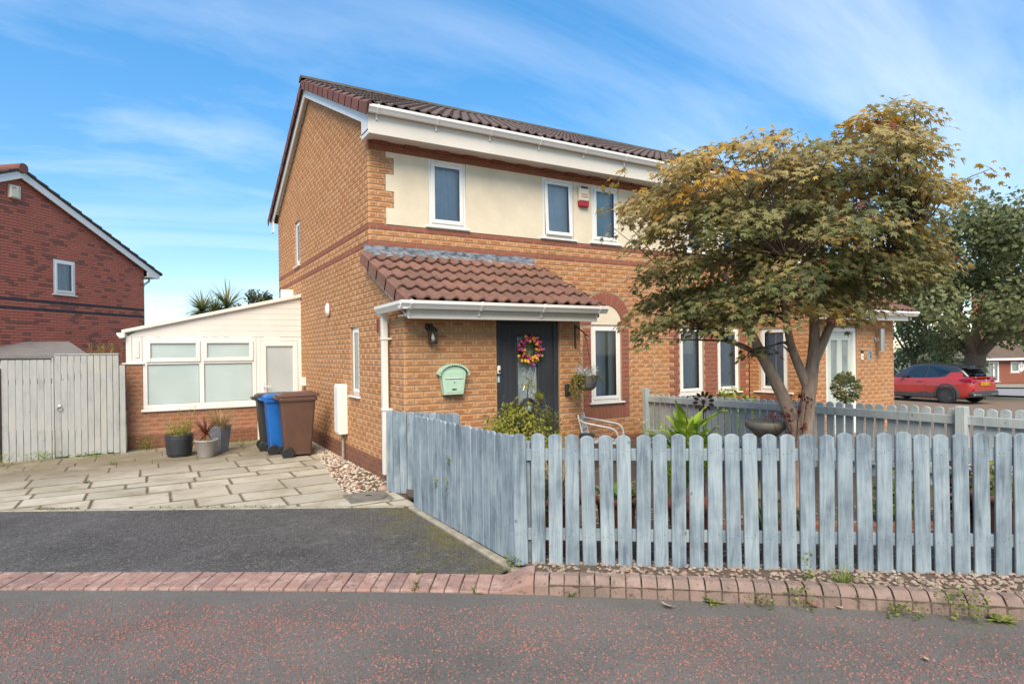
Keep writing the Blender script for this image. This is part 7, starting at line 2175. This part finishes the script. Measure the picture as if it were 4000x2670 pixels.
def f_broad(mb, c, r_):
    for i in range(90):
        a = rg.uniform(0, 6.283); e = rg.uniform(.8, 3.0); broad(mb, c + Vector((math.cos(a), math.sin(a), 0)) * r_ * .6 * rg.random() + UP * rg.uniform(.15, .62), (math.cos(a), math.sin(a), e), rg.uniform(.16, .28), rg.uniform(.06, .09), rg.random())
    return M['leaf_bright']
def f_hosta(mb, c, r_):
    for i in range(26):
        a = rg.uniform(0, 6.283); broad(mb, c, (math.cos(a), math.sin(a), rg.uniform(.3, 1.4)), rg.uniform(.16, .26), rg.uniform(.07, .11), rg.random())
    return M['leaf_hosta']
def f_grass(mb, c, r_):
    for i in range(170):
        a = rg.uniform(0, 6.283); mb.blade(c + Vector((math.cos(a), math.sin(a), 0)) * r_ * .7 * rg.random(), (math.cos(a) * rg.uniform(.1, .6), math.sin(a) * rg.uniform(.1, .6), 1), rg.uniform(.25, .5), .008, rg.uniform(.5, 2), rg.random(), 5)
    return M['straw']
def f_shrub(mb, c, r_):
    for i in range(420):
        d = rdir(rg); p = c + UP * .16 + Vector((d.x * r_ * 1.0, d.y * r_ * 1.0, d.z * .22)) * rg.random() ** .4; small_leaf(mb, p, rdir(rg) - UP * .3, d + UP, rg.uniform(.03, .055), rg.random())
    return M['leaf_acer']
terra('terracotta pot of dry grass behind the fence corner', 2165, 4.75, .195, .40, f_grass)
terra('terracotta pot of hosta behind the front fence, below the chair', 2400, 4.85, .165, .37, f_hosta)
terra('terracotta pot of bright upright leaves behind the front fence', 2690, 4.75, .185, .34, f_broad)
terra('terracotta pot of yellow-green shrub near the right end of front fence', 3900, 4.65, .19, .40, f_shrub)
terra('lower terracotta pot left of the yellow-green potted shrub', 3780, 5.1, .13, .42, f_hosta)
# acer shrub in front of the dark door
ap = cam_pt((2030 - 2000) / 2385 * 5.45, 5.45, .085)
ac = thing('acer_shrub', 'low yellow-green acer shrub in front of the dark door', 'shrub', ap)
mb = MB(); tw = MB()
for i in range(70):
    a = rg.uniform(0, 6.283); rr = .44 * math.sqrt(rg.random()); tip = ap + RDIR * (math.cos(a) * rr) + VDIR * (math.sin(a) * rr * .8) + UP * (1.0 - .3 * rr * rr / .2 + rg.uniform(-.16, .05))
    if i < 5: tip = ap + RDIR * rg.uniform(.05, .16) + VDIR * rg.uniform(-.1, .1) + UP * rg.uniform(1.05, 1.28)
    m_ = ap.lerp(tip, .5) + UP * .1; q, rd = smooth_path([ap + rdir(rg) * .04 + UP * .02, m_, tip], [.012, .006, .002], 4); tw.tube(q, rd, 5, .4, cap=False)
    for k in range(24 if i < 5 else 42):
        p = tip + rdir(rg) * (rg.random() ** .6 * (.07 if i < 5 else .13)) * .9; d = (p - ap); d.z = 0
        d = d.normalized() + rdir(rg) * .7 - UP * .35
        for s_ in (-.55, -.2, .15, .5):
            mb.blade(p, d + d.cross(UP) * s_, rg.uniform(.03, .05), .008, .6, max(0, min(1, rg.gauss(.55, .25))), 2)
tw.build('branches', M['twig'], ac); mb.build('leaves', M['leaf_acer'], ac)
# red-leaved acer sprig by the trunk
rp_ = cam_pt((3095 - 2000) / 2385 * 6.0, 6.0, .085)
ra_ = thing('acer_sprig', 'small crimson acer growing against the maple trunk', 'shrub', rp_)
M['leaf_crimson'] = leaf_m('crimson leaf', [(0, (.09, .012, .02)), (1, (.22, .035, .045))], .35)
mb = MB(); tw = MB()
for x, y in ((3115, 1600), (3150, 1560), (3085, 1640), (3010, 1622), (3055, 1620), (3135, 1660), (3075, 1690), (3120, 1540)):
    tip = ctp(x, y, 5.75); tw.tube([rp_, rp_.lerp(tip, .6) + UP * .06, tip], [.006, .004, .0015], 5)
    for k in range(13):
        p = tip + rdir(rg) * .075 * rg.random(); d = rdir(rg) - UP * .4
        for s_ in (-.8, -.4, 0, .4, .8): mb.blade(p, d + d.cross(UP) * s_, rg.uniform(.03, .05), .009, .4, rg.random(), 2)
tw.build('stems', M['leaf_crimson'], ra_); mb.build('leaves', M['leaf_crimson'], ra_)
# airy flowering plant by the divider post
fp = cam_pt((2590 - 2000) / 2385 * 5.6, 5.6, .085); wp = thing('flowering_plant', 'airy plant with tiny white flowers near the divider fence post', 'plant', fp)
mb = MB(); fl = MB()
for i in range(60):
    a = rg.uniform(0, 6.283); rr = .26 * math.sqrt(rg.random()); tip = fp + Vector((math.cos(a) * rr, math.sin(a) * rr, rg.uniform(.5, .92))); mb.tube([fp + rdir(rg) * .05, fp.lerp(tip, .5) + rdir(rg) * .03, tip], .002, 4, .4)
    for k in range(9): q = fp.lerp(tip, .4 + .6 * rg.random()); mb.blade(q, rdir(rg) + UP * .4, rg.uniform(.02, .05), .007, .3, rg.random(), 2)
    if i % 3 == 0:
        for k in range(4): small_leaf(fl, tip, rdir(rg), rdir(rg), .016, 1)
mb.build('foliage', M['leaf_fresh'], wp); fl.build('flowers', M['heather'], wp)
# bed plants seen between the pickets
def tuft(label, px, D, r_, h, n, m, w=.014, z=.085, cat='plant', name='garden_plant', droop=1.0, y=None, grp=None):
    p = cam_pt((px - 2000) / 2385 * D, D, z); t = thing(name, label, cat, p, 0, grp); mb = MB()
    for i in range(n):
        a = rg.uniform(0, 6.283); mb.blade(p + Vector((math.cos(a), math.sin(a), 0)) * r_ * .4 * rg.random(), (math.cos(a) * rg.uniform(.1, .9), math.sin(a) * rg.uniform(.1, .9), 1), h * rg.uniform(.5, 1.1), w, droop * rg.uniform(.2, 1.4), rg.random(), 4)
    mb.build('leaves', m, t); return t
def bushy(label, px, D, r_, h, n, m, s=.04, z=.085, name='garden_plant', cat='plant', stem=False):
    p = cam_pt((px - 2000) / 2385 * D, D, z); t = thing(name, label, cat, p); mb = MB(); sm = MB()
    for i in range(n):
        d = rdir(rg); k = rg.random() ** .4; q = p + Vector((d.x * r_ * k, d.y * r_ * k, h * (.52 + .48 * d.z * k))); small_leaf(mb, q, rdir(rg) + d * .5, d + UP * .5, s * rg.uniform(.7, 1.3), max(0, min(1, .45 + .3 * d.z + rg.gauss(0, .2))))
    for i in range(9): a = i * .7; sm.tube([p, p + Vector((math.cos(a) * r_ * .5, math.sin(a) * r_ * .5, h * .6))], [.006, .002], 4)
    sm.build('stems', M['twig'], t); mb.build('leaves', m, t); return t
tuft('strappy dark green clump under the maple, left of its trunk', 2985, 5.0, .18, .45, 60, M['leaf_dark'], .018)
bushy('small green ground plant right of the maple trunk', 3110, 4.9, .10, .22, 260, M['leaf_dark'], .025)
bushy('leafy green plant in the bed near the third fence post', 3480, 5.2, .16, .45, 420, M['leaf_fresh'], .05)
bushy('purple-leaved plant behind the right end of the front fence', 3760, 5.0, .2, .62, 500, leaf_m('purple leaf', [(0, (.05, .015, .03)), (1, (.12, .04, .07))], .25), .045)
bushy('yellow-green feathery plant low behind the fence corner', 2110, 4.75, .2, .6, 500, M['leaf_acer'], .03)
bushy('glossy laurel shrub beyond the divider fence below the blinds', 2850, 11.0, .55, .92, 700, M['leaf_fresh'], .08, .0, 'shrub', 'shrub')
bq = cam_pt((3303 - 2000) / 2385 * 9.4, 9.4, -.02)
bt_ = thing('bay_tree', 'small clipped ball tree in front of the pale green door', 'tree', bq)
mb = MB(); mb.tube([bq, bq + UP * .8], [.02, .015], 7); mb.build('trunk', M['bark_grey'], bt_)
mb = MB()
for i in range(650):
    d = rdir(rg); q = bq + UP * 1.0 + Vector((d.x * .19, d.y * .19, d.z * .21)) * rg.random() ** .3; broad(mb, q, d + rdir(rg) * .5 + UP * .2, rg.uniform(.05, .08), .024, 0) if 0 else small_leaf(mb, q, d + rdir(rg) * .5 + UP * .2, d + UP, rg.uniform(.05, .08), rg.random())
mb.build('crown', M['leaf_rowan'], bt_)
# brick edging of the bed under the maple
be = thing('brick_edging', 'row of red bricks edging the bed under the maple', 'edging', cam_pt(2.6, 4.95, .085))
bm_ = MB(); bm_.ob((0, 0, 0), (.105, 0, 0), (0, .05, 0), (0, 0, .032), .5, .005); bmesh_ = bm_.mesh('brick', M['brick_cons'])
for i in range(14):
    a = -.02 * i; p = cam_pt(1.85 + i * .222, 5.15 - .012 * i + .03 * math.sin(i), .11); put('brick', bmesh_, be, Matrix.Translation(p) @ Matrix.Rotation(-YAW + rg.uniform(-.05, .05), 4, 'Z') @ Matrix.Rotation(rg.uniform(-.05, .05), 4, 'X'))
# larger stones
for (px, y, D, s_, lab) in ((1345, 1832, 8.45, .055, 'white stone on the pebble strip by the grey pipe'), (1490, 1890, 7.05, .075, 'large pinkish stone at the garden gate foot'), (1395, 1918, 7.15, .05, 'dark red stone on the pebbles near the manhole')):
    p = cam_pt((px - 2000) / 2385 * D, D, .045); mb = MB(); stone(mb, p, s_, rg, .7, {'w': .5, 'l': .9, 'd': 1.0}[lab[0]]); tag(mb.build('stone', M['pebble_pale'], smooth=True), lab, 'stone')
# manhole cover
mh = thing('manhole_cover', 'round grey manhole cover in the paving by the garden gate', 'manhole cover', (1.99, 6.60, .03))
M['iron'] = noisy('weathered manhole concrete', (.20, .18, .145), (.13, .12, .10), 9, .9, .4, 60)
mb = MB(); mb.slab([(1.77, 6.40), (2.24, 6.36), (2.27, 6.80), (1.80, 6.84)], -.01, .036, 0, .006); mb.build('surround', M['iron'], mh)
mb = MB(); mb.lathe([(.205, .0), (.205, .012), (.188, .012), (.188, .006), (.182, .006), (.182, .013), (0, .014)], (2.02, 6.60, .035), 32); mb.build('lid', M['iron'], mh)
mb = MB(); mb.box((1.99, 6.585, .047), (2.05, 6.615, .053)); mb.build('lifting_slot', M['leaf_dark'], mh)

# ------------------------------------------------------------------ weeds and litter
M['weed'] = leaf_m('weed leaf', [(0, (.10, .15, .03)), (.6, (.20, .25, .05)), (1, (.32, .33, .10))], .35)
def weed(label, p, r_, h, n, kind='blade', m='weed'):
    p = Vector(p); t = thing('weed', label, 'weed', p); mb = MB()
    for i in range(n):
        a = rg.uniform(0, 6.283)
        if kind == 'blade': mb.blade(p + Vector((math.cos(a), math.sin(a), 0)) * r_ * .3 * rg.random(), (math.cos(a) * rg.uniform(.2, 1.2), math.sin(a) * rg.uniform(.2, 1.2), 1), h * rg.uniform(.5, 1.1), .006, rg.uniform(.2, 1.5), rg.random(), 4)
        elif kind == 'rosette': broad(mb, p, (math.cos(a), math.sin(a), rg.uniform(.1, .9)), h * rg.uniform(.6, 1.1), h * .3, rg.random())
        else:
            q = p + Vector((math.cos(a) * r_ * rg.random(), math.sin(a) * r_ * rg.random(), h * rg.random())); small_leaf(mb, q, rdir(rg) + UP * .3, UP + rdir(rg) * .4, .014 + .014 * rg.random(), rg.random())
    mb.build('leaves', M[m], t); return t
def kp(px, off, z=0.0):            # along the kerb where the picture shows it
    x = (px - 2000) / 2385; best = None
    for s in [SC - 4 + i * .02 for i in range(480)]:
        q = koff(s, off); v = view_xy((q[0], q[1], z))
        if v and (best is None or abs(v[0] - x) < best[0]): best = (abs(v[0] - x), q)
    return (best[1][0], best[1][1], z)
weed('dandelion rosette at the kerb foot below the long fence', kp(2775, -.02), .05, .09, 16, 'rosette')
weed('tall grass tuft on top of the kerb near the right', kp(3280, .15, .09), .08, .17, 70)
weed('bushy weed at the kerb foot, larger of the right-hand ones', kp(3740, -.02), .16, .16, 260, 'leafy')
weed('grey-green rosette weed at the far right kerb foot', kp(3900, -.05), .08, .10, 22, 'rosette')
weed('sprawling weeds at the kerb foot right of the tall grass', kp(3500, -.01), .16, .07, 170, 'leafy')
weed('yellow-flowered stalk weed against the front pickets', kp(3140, .2, .09), .05, .20, 60, 'leafy')
weed('ragged weed in the kerb joint under the stalky weed', kp(3110, -.01), .10, .13, 110, 'leafy')
weed('thin dry grass at the kerb foot near the fence corner', kp(2210, -.01), .04, .12, 16)
weed('low weeds at the kerb foot between dandelion and grass', kp(2960, -.01), .10, .06, 90, 'leafy')
weed('grass sprig on the ramped kerb block', kp(1850, -.0), .04, .09, 18)
weed('small weed between dropped kerb blocks near the driveway', kp(1625, .25, .03), .03, .05, 26, 'leafy')
weed('small weed at the front edge of the dropped kerb', kp(1605, .02, .01), .03, .05, 26, 'leafy')
weed('weed at the end of the concrete edging by fence corner', (2.215, 3.80, .04), .07, .10, 90, 'leafy')
weed('bright weed growing through the pale side fence, upper one', (2.245, 4.95, .62), .03, .06, 26, 'leafy')
weed('weed sprig growing through the pale side fence, lower left one', (2.245, 5.25, .33), .03, .12, 30, 'leafy', 'leaf_acer')
weed('weed sprig growing through the pale side fence, lower right one', (2.245, 5.0, .34), .03, .13, 30, 'leafy', 'leaf_acer')
weed('green weed clump at the base of the conservatory brickwork', (-.12, 12.12, .02), .18, .24, 300, 'leafy', 'leaf_fresh')
weed('long strip of moss and weeds under the side gate', (-.85, 11.90, .02), .45, .07, 420, 'leafy', 'leaf_fresh')
weed('weeds at the foot of the shorter grey fence', (-1.5, 11.86, .02), .3, .14, 320, 'leafy', 'leaf_fresh')
weed('straggly weed at the far left of the paving', (-1.95, 11.5, .02), .2, .18, 260, 'leafy', 'weed')
weed('low weeds between the slate planter and the bins', (1.35, 11.75, .02), .3, .08, 220, 'leafy', 'leaf_fresh')
weed('weed in a paving joint left of the black tub', (-.55, 10.75, .025), .08, .06, 60, 'leafy', 'weed')
weed('mossy weed in a paving joint nearer the driveway', (-.75, 9.35, .025), .06, .04, 50, 'leafy', 'weed')
for i in range(9):
    q = EA + ed * (-.6 + i * .45 + rg.uniform(-.1, .1))
mb = MB()
for i in range(900):
    q = EA + ed * rg.choice((rg.uniform(.3, .8), rg.uniform(1.5, 2.9), rg.uniform(-.5, -.2))) + en * rg.uniform(.03, .09); small_leaf(mb, Vector((q.x, q.y, .038)), rdir(rg) + UP * .5, UP, rg.uniform(.008, .02), rg.random())
stuff(mb.build('edge_moss', M['weed']))
M['dead_leaf'] = leaf_m('fallen leaf', [(0, (.38, .26, .17)), (.5, (.48, .36, .26)), (1, (.25, .11, .06))], .1)
for px, off, s_, rn, lab in ((2600, -.10, .085, .45, 'pale curled fallen leaf lying on the road below the fence'), (3285, -.02, .05, .3, 'small tan fallen leaf standing at the kerb foot'), (3560, -.01, .07, .5, 'pinkish fallen leaf among the right-hand kerb weeds'), (3180, -.02, .09, 1.0, 'brown crumpled leaf at the kerb foot below the stalky weed'), (3940, .02, .09, .5, 'pale fallen leaf leaning on the kerb at far right'), (3610, -.62, .04, .4, 'single tan leaf lying on the open road')):
    p = Vector(kp(px, off, .008)); mb = MB(); maple_leaf(mb, p, Vector((rg.uniform(-1, 1), rg.uniform(-1, 1), .1)), UP + rdir(rg) * .2, s_, rn, -.35); tag(mb.build('fallen_leaf', M['dead_leaf']), lab, 'leaf')
